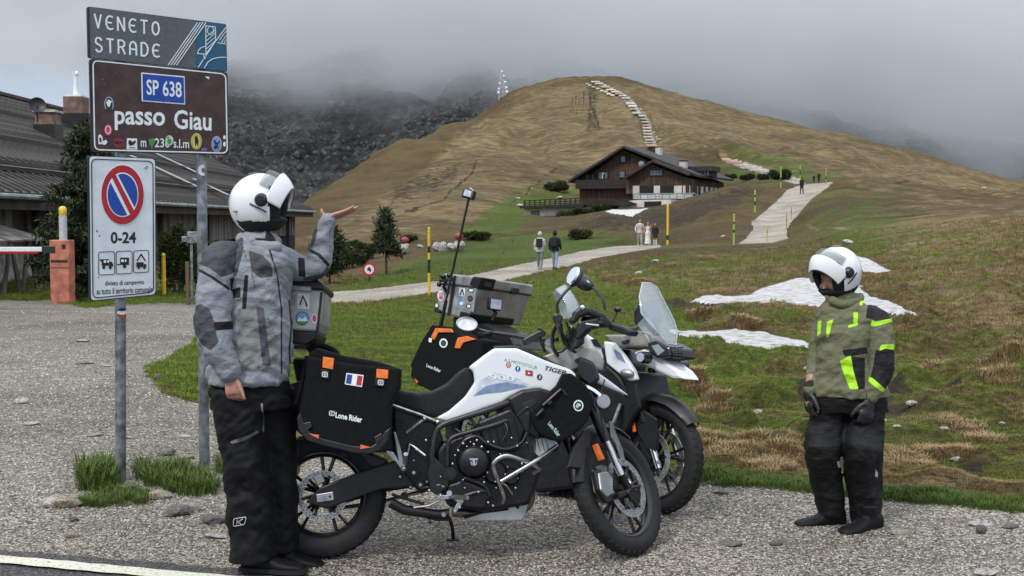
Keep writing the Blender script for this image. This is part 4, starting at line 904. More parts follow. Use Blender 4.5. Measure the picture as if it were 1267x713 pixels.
art += ribbon([(269,53),(279.8,54.8)], .8)+ribbon([(271.5,50),(279.5,38.5)], .7)+ribbon([(274,52.6),(279.6,44)], .7)+ribbon([(277,53.6),(279.7,49)], .7)
flat(fs, art, .0062).build('line_drawing', pr_white, g1, smooth=False)
q2 = [(111,72.6),(281.6,90),(283.2,192),(113.5,187.5)]; g2 = panel(q2, sg_back, 'place', .004, 4)
flat(fs, [rpoly([(112.5,73.6),(280.5,90.9),(282.2,191),(115,186.6)], 5)], .005).build('brown_film', sg_brown, g2, smooth=False)
flat(fs, inset_line([(115,75),(279.2,91.8),(281.2,189.6),(117.2,185.4)], 1.5, 7), .0074).build('border_line', pr_white, g2, smooth=False)
num = plate(fs, [(174.8,89.8),(228.4,94.6),(229.2,129.6),(175.6,125.4)], .006, .010).build('number_plate', pr_white, g2, smooth=False)
flat(fs, [[(176.2,91.4),(227.2,96),(228,128),(177,124)]], .0105).build('blue_film', sg_blue2, g2, smooth=False)
write(fs, 'SP 638', quad((181,98),(224.5,101.8),(225,121),(181.5,117.3)), .0128, pr_white, g2, bold=.015)
write(fs, 'passo', quad((141.7,137.2),(204.2,139),(204.2,163.6),(142,161)), .0075, pr_white, g2, bold=.02); write(fs, 'Giau', quad((215.3,135.8),(261.7,138.4),(261.7,162.2),(215.6,159.4)), .0075, pr_white, g2, bold=.02)
write(fs, 'm', quad((174.2,174),(181,174.2),(181,182.2),(174.2,182)), .0075, pr_white, g2, bold=.01); write(fs, '236', quad((191.5,171),(210,171.5),(210,182.8),(191.5,182.3)), .0075, pr_white, g2, bold=.01); write(fs, 's.l.m', quad((214.7,171.8),(234,172.6),(234,183.6),(214.7,183)), .0075, pr_white, g2, bold=.01)
def stk(polys, mat, w, parent=g2, lb=None):
    o = flat(fs, polys, w).build('sticker', mat, parent, smooth=False)
    if lb: o['label'] = lb
    return o
C_ = lambda n, c: pm('sticker_'+n, c, .4, var=.05)
s1 = stk([ell(134.8,129.2,6,9.6)], C_('black', (.02,.025,.03)), .0078, lb='round black sticker with pale figure'); stk([ell(134.5,128,2.2,4.6), [(131.5,126),(138,124.5),(138,127),(131.5,128.5)]], pr_white, .0100, s1)
flat(fs, ribbon(ell(134.8,129.2,5.2,8.8,16,140,400), 1.0), .0100).build('ring', C_('skyblue', (.35,.5,.7)), s1, smooth=False)
s1 = stk([ell(133.7,161,5,7)], C_('pink', (.62,.05,.16)), .0078, lb='pink oval sticker'); flat(fs, ribbon(ell(133.7,161,3,4.6), .8, True), .0100).build('ring', pr_white, s1, smooth=False)
stk([[(121.5,168),(124,166),(127,170),(127,175),(131,173),(133,176),(130,179.5),(126,178.5),(121.6,178.5)]], pr_white, .0078); stk([[(123,170),(125.5,171),(125.5,176),(123,175.5)]], pr_black, .0100)
s1 = stk([ell(146.5,177,7,6)], C_('dull_red', (.22,.03,.035)), .0078, lb='dull red oval sticker'); stk([[(141,175),(152,175.4),(150,177.5),(143,178)]], pr_black, .0100, s1)
s1 = stk([[(157,171.2),(169.5,171.6),(169.8,185.6),(156.6,184.8)]], pr_white, .0078, lb='white square sticker with black animal'); stk([[(159,174),(162,173.5),(163,176),(167.5,173.5),(168,176),(165,179.5),(161,180.5),(159,178)]], pr_black, .0100, s1); flat(fs, ribbon([(160,182.6),(167,183)], 1), .0100).build('line', C_('violet', (.2,.1,.4)), s1, smooth=False)
stk([ell(187.7,177,3.2,3.4), ell(186,174,2,2.4), ell(189.6,173.8,2,2.4), [(187,179),(188.4,179),(188.6,184),(187,184)]], C_('green', (.05,.30,.07)), .0078, lb='green clover sticker')
s1 = stk([ell(209.5,174,5,6.4)], C_('mint', (.55,.68,.58)), .0100, lb='round pale green sticker'); stk([ell(209.5,175,2.6,3.4), [(206,170),(209,168.6),(208,172)]], C_('green', (0,0,0)), .0122, s1)
s1 = stk([ell(243,175,6.8,10.2)], C_('yellow', (.68,.60,.16)), .0078, lb='round yellow sticker with a black figure'); stk([[(241.6,168.5),(244,168.5),(245.6,174),(245,182),(243.6,177),(241.6,181.5),(240.8,173)]], pr_black, .0100, s1); flat(fs, ribbon(ell(243,175,5.6,8.8), .6, True), .0100).build('ring', C_('ochre', (.4,.33,.06)), s1, smooth=False)
s1 = stk([ell(268,178.7,6.4,10.2)], C_('rose', (.65,.35,.35)), .0078, lb='round blue and pink sticker'); stk([ell(268,178.7,5.2,8.8)], C_('azure', (.12,.36,.65)), .0100, s1); stk([[(264,174),(266,173),(268,177),(272,174),(272,176),(269,180),(271,184),(268.6,183),(266,184.6),(264,183),(266.4,179.5)]], C_('navy', (.02,.02,.10)), .0122, s1)
stk([ell(277.7,170,1.6,2.4), ell(277.7,178.5,1.7,3)], pr_white, .0078); stk([ell(252.7,185,4,2.2)], C_('violet', (0,0,0)), .0078); stk([[(253.6,94.6),(259,95.4),(258.5,98.5),(256,97)]], pr_white, .0078)
sc_ = []; r_ = random.Random(4)
for _ in range(34):
    x = r_.uniform(120, 276); y = 74+(x-111)*.1+r_.uniform(6, 105); k = r_.uniform(.2, .55); sc_.append([(x-k, y), (x+k*.5, y-k*1.5), (x+k*1.2, y+k)])
stk(sc_, C_('scratch', (.35,.34,.33)), .0065, lb='small chips in the film')
q3 = [(109,192.4),(192.4,196),(193,365),(111.2,373)]; g3 = panel(q3, sg_back, 'parking', .008, 4, .024)
flat(fs, [rpoly([(110.6,193.4),(191.6,196.8),(192.2,364.2),(112.6,372)], 5)], .009).build('white_film', sg_white, g3, smooth=False)
flat(fs, inset_line([(113.2,196.8),(189.2,199.8),(190,361.6),(115,369)], 1.1, 7), .0114).build('border_line', pr_black, g3, smooth=False)
stk([ell(151.6,241.2,27,37.6,40)], pr_white, .0112, g3); stk([ell(151.6,241.2,26.2,36.6,40)], sg_red, .0134, g3); stk([ell(151.6,241.2,19.6,27.6,40)], pr_white, .0156, g3)
def halfblue(sgn):
    E = ell(151.6,241.2,18.4,26,60); out = []
    # bar runs from upper left to lower right
    nx, ny = math.cos(R(-37)), math.sin(R(-37)); return [(x, y) for x, y in E if ((x-151.6)/18.4*nx+(y-241.2)/26*ny)*sgn > .24]
A1 = halfblue(1); A2 = halfblue(-1)
def order(P_): c_ = np.mean(P_, 0); return sorted(P_, key=lambda q: math.atan2(q[1]-c_[1], q[0]-c_[0]))
stk([order(A1)], sg_blue2, .0180, g3); stk([order(A2)], sg_blue2, .0180, g3)
stk([[(137.2,217),(141.4,213.2),(167.5,264),(162.6,268.6)]], sg_red, .0182, g3)
write(fs, '0-24', quad((136.9,286.8),(168.4,287),(168.4,301.2),(136.9,301.6)), .0112, pr_black, g3, bold=.03)
for (x0, x1, y0, y1, kind_) in ((121.9,141.8,311.6,340,0),(143.7,163.4,310.8,338.8,1),(165.2,184,310,337.2,2)):
    b0 = flat(fs, inset_line([(x0,y0+.4),(x1,y0-.4),(x1,y1-.6),(x0,y1+.4)], .7, 3), .0112).build('icon_frame', pr_black, g3, smooth=False); mx_, my_ = (x0+x1)/2, (y0+y1)/2; P_ = []
    if kind_ == 0: P_ = [[(mx_-8,my_-5),(mx_+3,my_-5),(mx_+3,my_+3),(mx_-6,my_+3),(mx_-6,my_-2),(mx_-8,my_-3)], [(mx_+3.4,my_-2),(mx_+6,my_-2),(mx_+8,my_+1),(mx_+8,my_+4),(mx_+3.4,my_+4)], ell(mx_-3.5,my_+5,2,2.4,10), ell(mx_+4.5,my_+5,2,2.4,10)]
    if kind_ == 1: P_ = [[(mx_-5,my_-6),(mx_+6,my_-6),(mx_+6,my_+3),(mx_-5,my_+3)], ell(mx_+.5,my_+4.6,2.2,2.6,10), [(mx_-8.4,my_+2),(mx_-5,my_+2),(mx_-5,my_+3.2),(mx_-8.4,my_+3.2)]]
    if kind_ == 2: P_ = [q for q in ribbon([(mx_-5,my_-1),(mx_,my_-9),(mx_+5,my_-1)], 1.6)]+[[(mx_-6,my_+1),(mx_+3,my_+1),(mx_+3,my_+7),(mx_-6,my_+7)], [(mx_+3.4,my_+3),(mx_+6.4,my_+3.5),(mx_+6.4,my_+7),(mx_+3.4,my_+7)], ell(mx_-3,my_+8,1.6,1.8,8), ell(mx_+4,my_+8,1.6,1.8,8)]
    flat(fs, P_, .0112).build('icon', pr_black, b0, smooth=False)
    if kind_ < 2: flat(fs, [[(mx_-3.5,my_-3.6),(mx_-.5,my_-3.6),(mx_-.5,my_-.5),(mx_-3.5,my_-.5)], [(mx_+1,my_-3.6),(mx_+2.6,my_-3.6),(mx_+2.6,my_-.5),(mx_+1,my_-.5)]], .0135).build('icon_window', pr_white, b0, smooth=False)
write(fs, 'divieto di campeggio', quad((130,347.8),(178.4,346.2),(178.4,353.6),(130,355.6)), .0112, pr_black, g3, bold=.02); write(fs, 'su tutto il territorio comunale', quad((119.4,357.2),(188.6,354.4),(188.6,361.4),(119.4,364.8)), .0112, pr_black, g3, bold=.02)
stk([[(178,208),(182,204.5),(184,206),(181,210)]], C_('scratch', (0,0,0)), .0112, g3); stk([ell(120,286,.8,1.2,8), ell(123,292,.6,1,8), ell(122,343,.7,.8,8)], pr_black, .0112, g3)
fp = Frame(0, 8, 0, z0=0)
def poststick(px, py, rx, ry, mat, lb):
    c_ = fs(px, py, -.06); mb = MB(); n = 14; v = []; rw = fs(px+rx, py, -.06).x-c_.x
    for k in range(n+1):
        a = -1+2*k/n; h = math.sqrt(max(0, 1-a*a))*ry/FPX*8.2; th_ = a*min(1.2, rw/.036); v += [(c_.x+.0375*math.sin(th_), .06-.0375*math.cos(th_), c_.z-h), (c_.x+.0375*math.sin(th_), .06-.0375*math.cos(th_), c_.z+h)]
    mb.add(v, [(2*k, 2*k+2, 2*k+3, 2*k+1) for k in range(n)]); o = mb.build('sticker', mat, sg); o['label'] = lb; return o
poststick(248.3, 211, 6, 7, pr_white, 'round white sticker on the right post'); poststick(248.6, 211, 2, 3, C_('brownfig', (.25,.1,.05)), 'brown mark inside the round sticker').location.y = -.0012
poststick(149, 387, 7, 6, C_('red', (.5,.05,.04)), 'red and white sticker on the left post'); poststick(149, 386.5, 7, 2.6, pr_white, 'white band of the post sticker').location.y = -.0012; poststick(149, 383, 5, 2, C_('navy', (0,0,0)), 'dark top of the post sticker').location.y = -.0014
# ------------------------------------------------------------------ BARRIER
ob = pm('faded_orange_paint', (.50,.17,.11), .6, var=.2, scale=5, bump=.002)
g = gcol(77, 26.5); br = empty('barrier_gate', g, 'orange red barrier post with a red and white boom and yellow lamp', 'barrier'); s = 26.5/FPX
zz_ = lambda py: zat(py, 26.5)-g.z
mb = MB(); mb.box((0, 0, zz_(297)/2-.05), (24*s, .35, zz_(297)+.1)); mb.build('barrier_cabinet', ob, br, bevel=.015)
mb = MB(); mb.box((0, -.178, zz_(323)), (24*s*.86, .01, .05)); mb.box((0, -.178, zz_(331)), (24*s*.9, .01, .012)); mb.box((.1, -.18, zz_(305)), (.08, .01, .09)); mb.build('cabinet_fittings', blk, br)
mb = MB(); mb.tube([(.03, 0, zz_(297)), (.03, 0, zz_(267))], .085, 14); mb.build('lamp_post', pm('pale_post', (.5,.53,.55), .5), br)
mb = MB(); mb.lathe([(.001, zz_(255)), (.05, zz_(255.6)), (.085, zz_(258)), (.085, zz_(264)), (.07, zz_(267)), (.001, zz_(267))], 14, T=Matrix.Translation((.03, 0, 0))); mb.build('lamp', pm('yellow_lamp_lens', (.72,.52,.04), .3), br)
mb = MB(); mb.box((-13*s, -.05, zz_(309)), (.3, .26, .16)); mb.build('boom_bracket', blk, br, bevel=.01)
x1 = -17*s; 
for i in range(3):
    a = x1-(i*1.5); mb = MB(); mb.box((a-.75, -.05, zz_(308.5)), (1.5, .07, .10)); mb.build('boom_section', pr_white, br, bevel=.008)
mb = MB(); mb.box((x1-2.4, -.05, zz_(312.5)), (4.4, .075, .05)); mb.build('boom_rail', sg_red, br)
# ------------------------------------------------------------------ LEFT BUILDING: long metal roof falling to the right
roofm = pm('brown_sheet_roof', (.046,.040,.039), .38, .3, var=.2, scale=.8, bump=.002); wood_d = pm('weathered_dark_wood', (.045,.034,.028), .8, var=.35, scale=2, stretch=(1, 1, .15), bump=.01); wood_g = pm('grey_weathered_boards', (.17,.155,.14), .85, var=.35, scale=3, stretch=(1, 1, .12), bump=.01)
stonew = pm('rubble_wall', (.30,.28,.25), .9, var=.4, scale=2.2, bump=.05); brick_m = pm('chimney_brick', (.20,.125,.10), .85, var=.25, scale=4, bump=.01); dark_in = pm('dark_interior', (.008,.008,.009), .8)
bl = empty('lodge_building', (-12.7, 20, 0), 'large lodge with long brown standing seam roof behind the road sign', 'building'); O = Vector((-12.7, 20, 0))
def lb_(mb, name, mat, par=None, **k):
    o = mb.build(name, mat, par or bl, **k); o.location = -O if par is None else (0, 0, 0); return o
XE, ZE, XR, ZR, Y0, Y1 = -12.7, 2.42, -22.7, 7.1, 20., 78.
sl = (ZR-ZE)/(XR-XE); th = math.atan(-sl); rz = lambda x: ZE+(x-XE)*sl
def slope_box(mb, xa, xb, ya, yb, t, lift=0, mi=0):
    za, zb = rz(xa)+lift, rz(xb)+lift; mb.add([(xa, ya, za), (xb, ya, zb), (xb, yb, zb), (xa, yb, za), (xa, ya, za+t), (xb, ya, zb+t), (xb, yb, zb+t), (xa, yb, za+t)], [(0,1,2,3),(7,6,5,4),(0,4,5,1),(1,5,6,2),(2,6,7,3),(3,7,4,0)], mi)
mb = MB(); slope_box(mb, XR, XE-1.35, Y0, Y1, .12, .14); slope_box(mb, XE-1.5, XE, Y0, Y1, .10, 0)
mb.add([(XR, Y0, ZR+.2), (XR, Y1, ZR+.2), (XR-10, Y1, ZE), (XR-10, Y0, ZE)], [(0, 1, 2, 3)]); rf = lb_(mb, 'roof', roofm, smooth=False)
ribm = None; Yb = Y0+.3; ribs = 0
mbr = MB(); slope_box(mbr, XR, XE-1.45, 0, .055, .07, .26); ribm = pm('roof_seam_pale', (.115,.105,.10), .4, .3, var=.3, scale=3); rme = mbr.mesh('roof_rib', ribm); mbr = MB(); slope_box(mbr, XE-1.3, XE, 0, .055, .06, .10); rme2 = mbr.mesh('eave_rib', ribm)  # ribs get a paler tone than the roof sheet between them
while Yb < Y1:
    for me_, nm in ((rme, 'roof_rib'), (rme2, 'eave_rib')):
        o = link(nm, me_, rf); o.location = (0, Yb, 0); ribs += 1
    Yb += .56
for xx, tt in ((XE-1.2, .10), (-16.2, .09), (-19.4, .09)):
    mb = MB(); mb.box((xx, (Y0+Y1)/2, rz(xx)+.40), (.05, Y1-Y0, .12)); o = mb.build('snow_guard', roofm, rf)
mb = MB(); mb.box((XR, (Y0+Y1)/2, ZR+.32), (.5, Y1-Y0, .14)); mb.build('ridge_cap', roofm, rf)
gut = pm('painted_gutter', (.22,.27,.28), .4, .3, var=.2, scale=2); mb = MB(); mb.tube([(XE+.07, Y0, ZE-.02), (XE+.07, Y1, ZE-.02)], .075, 8); lb_(mb, 'gutter', gut)
mb = MB(); mb.box((XE-.12, (Y0+Y1)/2, ZE-.22), (.10, Y1-Y0, .26)); lb_(mb, 'fascia', wood_d, smooth=False)
strip_m = pm('pale_flashing', (.42,.48,.52), .35, .5)
for xa, xb, yy, w_ in ((-19.5, -15.6, 60, .5), (-16.5, -13.5, 52.5, .45), (-14.6, -13.0, 55.5, .5)):
    mb = MB(); slope_box(mb, xa, xb, yy, yy+w_, .03, .42); mb.build('roof_flashing', strip_m, rf, smooth=False)
# walls under the eave: rubble base, vertical boards, dark openings
XW = -13.9
mb = MB(); mb.box((XW-5, (Y0+Y1)/2+.2, 1.0), (10, Y1-Y0-1, 2.9)); lb_(mb, 'wall_core', dark_in, smooth=False)
mb = MB(); mb.box((XW+.08, 34, .35), (.3, 27.5, 1.5)); lb_(mb, 'stone_base', stonew, smooth=False)
Yb = 27.; k = 0
bme = None
r_ = random.Random(8)
while Yb < 76:
    if not (38 < Yb < 41):
        mb = MB(); w_ = .19+.003*(Yb-27); h = 1.25; mb.box((XW+.28+r_.uniform(-.015, .015), Yb, ZE-.25-h/2), (.04, w_*.93, h+r_.uniform(-.05, .05))); lb_(mb, 'wall_board', wood_g if (Yb > 44 or Yb < 33) else wood_d, smooth=False); 
        Yb += w_
    else: Yb += .2
for yy in (30.5, 34, 38, 41, 46, 53, 62, 72):
    mb = MB(); mb.box((XE-.6, yy, 1.15), (.22, .22, 2.4)); lb_(mb, 'eave_post', wood_d, smooth=False)
# lean-to roof of loose planks on trestles
for i in range(11):
    mb = MB(); y_ = 27.6+i*.33; mb.add([(-13.6, y_, 1.78), (-11.9, y_, 1.28), (-11.9, y_+.3, 1.28), (-13.6, y_+.3, 1.78), (-13.6, y_, 1.82), (-11.9, y_, 1.32), (-11.9, y_+.3, 1.32), (-13.6, y_+.3, 1.82)], [(0,1,2,3),(7,6,5,4),(0,4,5,1),(1,5,6,2),(2,6,7,3),(3,7,4,0)]); lb_(mb, 'shed_plank', wood_g, smooth=False)
for i in range(4):
    y_ = 27.8+i*1.1; mb = MB(); mb.tube([(-12.0, y_-.35, -.05), (-12.0, y_+.1, 1.3)], .055, 6); mb.tube([(-12.0, y_+.6, -.05), (-12.0, y_+.15, 1.3)], .055, 6); lb_(mb, 'trestle', wood_g)
# chimneys
def onroof(px, py):
    d = ray(px, py); # intersect roof plane z = rz(x)+.2
    # HC + k*dz = ZE + (k*dx - XE)*sl + .2
    k = (ZE-XE*sl+.2-HC)/(d.z-d.x*sl); return Vector((d.x*k, d.y*k, HC+d.z*k))
c1 = onroof(60, 170); s = c1.y/FPX; ch = empty('chimney', label='squat brick chimney', loc=(0, 0, 0)); ch.parent = rf
def zc(py, P_): return zat(py, P_.y)
mb = MB(); mb.box((c1.x, c1.y, (zc(171, c1)+zc(155, c1))/2-.3), (27*s, 27*s, (171-155)*s+.6)); mb.build('flashing', roofm, ch, smooth=False)
mb = MB(); mb.box((c1.x, c1.y, (zc(155, c1)+zc(139, c1))/2), (24*s, 24*s, 16*s)); mb.build('brick_stack', brick_m, ch, smooth=False, bevel=.02)
mb = MB(); mb.box((c1.x, c1.y, zc(138.4, c1)), (28*s, 28*s, 3*s)); mb.build('cap_slab', rock_l, ch, smooth=False)
cr_ = Vector((-19.8, -19.8*FPX/(50-CX), 0)); q = Vector(((50-CX)/FPX*44, 44, 0)); qz = zat(131, 44)
mb = MB(); T_ = Matrix.Translation((q.x, q.y, qz)) @ Matrix.Rotation(R(70), 4, 'X') @ Matrix.Rotation(R(25), 4, 'Y')
mb.lathe([(.001, -.05), (.12, -.04), (.22, 0), (.29, .08), (.295, .085), (.22, .02), (.12, -.02), (.001, -.03)], 20, T=T_); mb.tube([(q.x, q.y, qz-.6), (q.x, q.y, qz)], .03, 6); mb.build('dish', blk, rf)
P2 = Vector(((98-CX)/FPX*55, 55, 0)); s = 55/FPX; ch = empty('chimney', (0, 0, 0), 'tall brick chimney at the ridge'); ch.parent = rf
mb = MB(); mb.box((P2.x, P2.y, (zat(142, 55)+zat(121, 55))/2), (24*s, 24*s, 22*s)); mb.build('brick_stack', brick_m, ch, smooth=False, bevel=.02)
mb = MB(); mb.box((P2.x, P2.y, (zat(142, 55)+zat(160, 55))/2), (40*s, 30*s, 19*s)); mb.build('dormer_block', roofm, ch, smooth=False)
mb = MB(); mb.box((P2.x, P2.y, zat(119.6, 55)), (20*s, 20*s, 3*s)); mb.tube([(P2.x, P2.y, zat(119, 55)), (P2.x, P2.y, zat(106, 55)), (P2.x+.02, P2.y, zat(96, 55))], [3.6*s, 2.8*s, 2.2*s], 12); mb.ball((P2.x+.05, P2.y, zat(91.5, 55)), (2.6*s, 2.6*s, 3.4*s), 10, 8); mb.tube([(P2.x-.08, P2.y, zat(97, 55)), (P2.x-.16, P2.y, zat(88, 55))], [.04, .015], 6); mb.build('white_finial', pr_white, ch)
# utility posts right of the bush
def post_thing(px, y0, y1, wpx, mat, name, label, Y, extra=None):
    g = gcol(px, Y); h = zat(y0, Y)-g.z; o = empty(name, g, label, 'post'); mb = MB(); mb.box((0, 0, h/2-.05), (wpx/FPX*Y, wpx/FPX*Y, h+.1)); mb.build('shaft', mat, o, bevel=.01); return o, g, h
post_thing(231.5, 324, 371, 4, pm('brown_wooden_post', (.14,.09,.05), .85), 'wooden_post', 'short brown wooden post left of the grey meter box', 27)
o, g, h = post_thing(237, 300, 371, 3, galv, 'meter_post', 'thin grey post carrying a small grey box behind the right sign post', 27.3)
mb = MB(); mb.box((.05, -.03, zat(294, 27.3)-g.z), (.24, .15, .26)); mb.box((-.14, -.02, zat(296, 27.3)-g.z), (.12, .1, .12)); mb.build('meter_box', galv, o, bevel=.01)
# ------------------------------------------------------------------ CHALET under the hill
fc = Frame(717, 150, -25, z0=zat(249, 150)); ct = fc.empty('mountain_chalet', 'dark timber chalet with two gables and white shutters below the hill', 'building')
boardm, nt, b, pos = coordmat('chalet_boards'); tcn = nd(nt, 'ShaderNodeTexCoord'); wv = NZ(nt, tcn.outputs['Object'], 2.2, 4, .7, stretch=(3.2, .3, .12)); w2 = NZ(nt, tcn.outputs['Object'], .5, 3, .6)
c = RAMP(nt, wv, [(.32, (.016,.010,.008)), (.5, (.06,.030,.018)), (.68, (.15,.075,.040))]); c = MIX(nt, 1, c, RAMP(nt, w2, [(.3, .45), (.65, 1.25)]), 'MULTIPLY'); nt.links.new(c, b.inputs['Base Color']); b.inputs['Roughness'].default_value = .8
rdark = pm('chalet_roof', (.028,.022,.022), .75, var=.3, scale=.8); wdark = pm('chalet_beam', (.022,.016,.013), .8, var=.3, scale=2); shut = pm('white_shutter', (.55,.53,.50), .7, var=.1, scale=1); glassd = pm('window_glass', (.10,.13,.17), .12, spec=.8, var=.2, scale=.7)
def fx(mb, px0, px1, py0, py1, w0, w1, mi=0):
    a = fc(px0, py0, max(w0, w1)); b_ = fc(px1, py1, max(w0, w1)); mb.box(((a.x+b_.x)/2, -(w0+w1)/2, (a.z+b_.z)/2), (abs(b_.x-a.x), abs(w1-w0), abs(b_.z-a.z)), mi=mi); return mb
D = 14.
plate(fc, [(717,250),(717,226),(771.5,186.5),(857,222),(857,250)], -D, 0).build('wall', boardm, ct, smooth=False)
plate(fc, [(774,240),(774,222),(807,204),(845,218.5),(857,222),(857,240)], -.5, 1.4).build('gable_wall', boardm, ct, smooth=False)
pk = fc(771.5, 183.2, 1.2); lf = fc(703, 226, 1.2); rt = fc(864, 219.5, 1.2)
def roof2(apex, l, r_, wf, wb, t=.28, name='roof', par=ct):
    mb = MB()
    for e in (l, r_):
        if e is None: continue
        n_ = Vector((0, 0, t)); vs = []
        for w_ in (wf, wb):
            for q in (apex, e): vs += [(q.x, -w_, q.z), (q.x, -w_, q.z+t)]
        mb.add(vs, [(0,2,3,1),(4,5,7,6),(1,3,7,5),(0,4,6,2),(2,6,7,3),(0,1,5,4)])
    return mb.build(name, rdark, par, smooth=False)
rf2 = roof2(pk, lf, rt, 1.2, -D-.8); pk2 = fc(807, 200.6, 2.4); roof2(pk2, fc(773, 221.6, 2.4), fc(852, 217.5, 2.4), 2.4, -5, name='gable_roof')
for px0, px1, py0, py1, w_ in ((740.5,751.8,213,221.5,.0),(766.4,773,212,220,.0),(768,773.5,193,201,.0)):
    wf_ = fx(MB(), px0-.8, px1+.8, py0-.8, py1+.8, w_+.01, w_+.10).build('window', wdark, ct, smooth=False)
    n_ = 3 if px1-px0 > 8 else 1
    for k in range(n_): fx(MB(), px0+(px1-px0)*k/n_+.4, px0+(px1-px0)*(k+1)/n_-.4, py0+.5, py1-.5, w_+.11, w_+.15).build('pane', glassd if k != 1 else shut, wf_, smooth=False)
wf_ = fx(MB(), 803.6, 820, 209.8, 218, 1.41, 1.5).build('window', wdark, ct, smooth=False)
for k in range(4): fx(MB(), 804.6+k*3.8, 807.6+k*3.8, 210.8, 217, 1.51, 1.55).build('pane', glassd, wf_, smooth=False)
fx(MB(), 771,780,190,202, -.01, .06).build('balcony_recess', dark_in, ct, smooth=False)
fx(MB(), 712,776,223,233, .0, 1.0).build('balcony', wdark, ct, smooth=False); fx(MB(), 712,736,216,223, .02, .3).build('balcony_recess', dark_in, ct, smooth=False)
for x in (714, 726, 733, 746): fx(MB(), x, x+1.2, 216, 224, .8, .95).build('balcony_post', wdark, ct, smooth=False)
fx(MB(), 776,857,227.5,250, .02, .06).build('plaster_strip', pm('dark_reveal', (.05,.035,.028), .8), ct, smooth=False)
G_ = pm('plaster_band', (.42,.40,.38), .8, var=.1); fx(MB(), 783,857,241.5,247.5, 1.42, 1.48).build('plaster_wall', shut, ct, smooth=False)
for x0, x1 in ((783,791),(809,816.5),(834,843.5),(845,848)): fx(MB(), x0, x1, 230, 243, 1.42, 1.52).build('shutter', shut, ct, smooth=False)
for x0, x1 in ((792,808),(817.5,833)): fx(MB(), x0, x1, 230, 242, 1.415, 1.46).build('window', dark_in, ct, smooth=False)
rail = pm('grey_blue_rail', (.20,.25,.26), .6); fx(MB(), 774,860,246.5,248.5, 0, 2.6).build('terrace_slab', wdark, ct, smooth=False)
for x in range(783, 860, 9): fx(MB(), x, x+.7, 239.5, 247, 2.45, 2.55).build('rail_post', rail, ct, smooth=False)
fx(MB(), 783,860,239.4,240.3, 2.45, 2.55).build('handrail', rail, ct, smooth=False)
# right end wall and its row of shutters, seen end on
xe = fc(857, 240, 0).x; A = fc(857, 222, 0); Bz = fc(857, 249, 0).z
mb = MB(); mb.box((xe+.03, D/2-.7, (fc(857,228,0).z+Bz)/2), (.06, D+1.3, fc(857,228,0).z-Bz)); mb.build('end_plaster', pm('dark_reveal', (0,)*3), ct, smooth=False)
zt, zb = fc(857, 230, 0).z, fc(857, 247, 0).z
for i, y_ in enumerate((-1.0, 1.2, 3.6, 5.6, 7.8, 9.6, 11.6, 13.4)): mb = MB(); mb.box((xe+.10, y_, (zt+zb)/2), (.08, 1.0, zt-zb)); mb.build('shutter', shut, ct, smooth=False)
mb = MB(); mb.box((xe+.12, D/2, fc(857,245,0).z), (.05, D+1, .5)); mb.build('end_rail', shut, ct, smooth=False)
# roof furniture
def rb(px, py0, py1, wpx, w_, mat, name, dep=1.0, ex=.4):
    a = fc(px-wpx/2, py1, w_); b_ = fc(px+wpx/2, py0, w_); mb = MB(); mb.box(((a.x+b_.x)/2, -w_+dep/2, (a.z+b_.z)/2-ex/2), (b_.x-a.x, dep, b_.z-a.z+ex)); return mb.build(name, mat, ct, smooth=False)
rb(814, 183, 190, 6, -7, shut, 'chimney'); rb(844.3, 199.5, 209, 7.6, -1.5, shut, 'chimney'); rb(844.3, 198.2, 199.4, 8.6, -1.4, wdark, 'chimney_cap', 1.2, 0); rb(803, 184.5, 188, 9, -7, rdark, 'roof_box')
rb(866, 208, 214.5, 26, -3, dark_in, 'dormer', 3); rb(866, 205.6, 208, 31, -2.6, rdark, 'dormer_roof', 3.6)
for k in range(6): rb(856+k*4.0, 210, 213, 2.4, -2.9, glassd, 'dormer_pane', .15)
mb = MB(); q = fc(794, 203.5, .4); mb.lathe([(.001, -.03), (.25, 0), (.42, .1), (.43, .12), (.25, .03), (.001, 0)], 16, axis='y', T=Matrix.Translation((q.x, -.6, q.z))); mb.build('dish', pm('grey_dish', (.22,.24,.27), .5), ct)
# deck and low white wing, their own building left of the chalet
fd = Frame(645, 141, -25, z0=zat(271, 141)); an = fd.empty('terrace_wing', 'low white wing with a timber deck and railing left of the chalet', 'terrace')
plate(fd, [(648.5,275),(648.5,257.5),(700,256),(790,247.5),(830,247),(830,262),(780,266),(700,273)], -6, 0).build('wall', white_paint, an, smooth=False)
plate(fd, [(643,258),(643,255.6),(700,253),(722,252.5),(722,256),(700,257)], -6, .8).build('deck', wdark, an, smooth=False); plate(fd, [(718,254),(722,248),(776,248.5),(786,252),(776,255)], -4, .6).build('deck', wdark, an, smooth=False)
w_ = plate(fd, [(657,268.5),(657,261),(667,261),(667,268)], .01, .08).build('window', pm('brown_shutter', (.10,.045,.03), .7), an, smooth=False)
plate(fd, [(658.2,267.4),(658.2,262),(661.5,262),(661.5,267.4)], .085, .10).build('pane', glassd, w_, smooth=False); plate(fd, [(662.5,267.4),(662.5,262),(665.8,262),(665.8,267.4)], .085, .10).build('pane', glassd, w_, smooth=False)
for k in range(12):
    x = 649+k*6.3; a = fd(x, 255-k*.25, .6); b_ = fd(x, 248.5-k*.3, .6); mb = MB(); mb.box((a.x, -.6, (a.z+b_.z)/2), (.12, .12, b_.z-a.z+.1)); mb.build('rail_post', wdark, an, smooth=False)
for dz in (0, .28, .5):
    a = fd(648, 248.6, .6); b_ = fd(719, 245.4, .6); mb = MB(); mb.tube([(a.x, -.6, a.z-dz), (b_.x, -.6, b_.z-dz)], .055, 5); mb.build('rail', wdark, an)
plate(fd, [(797,256),(797,249.5),(818,249),(818,255)], .01, .06).build('cellar_opening', dark_in, an, smooth=False)
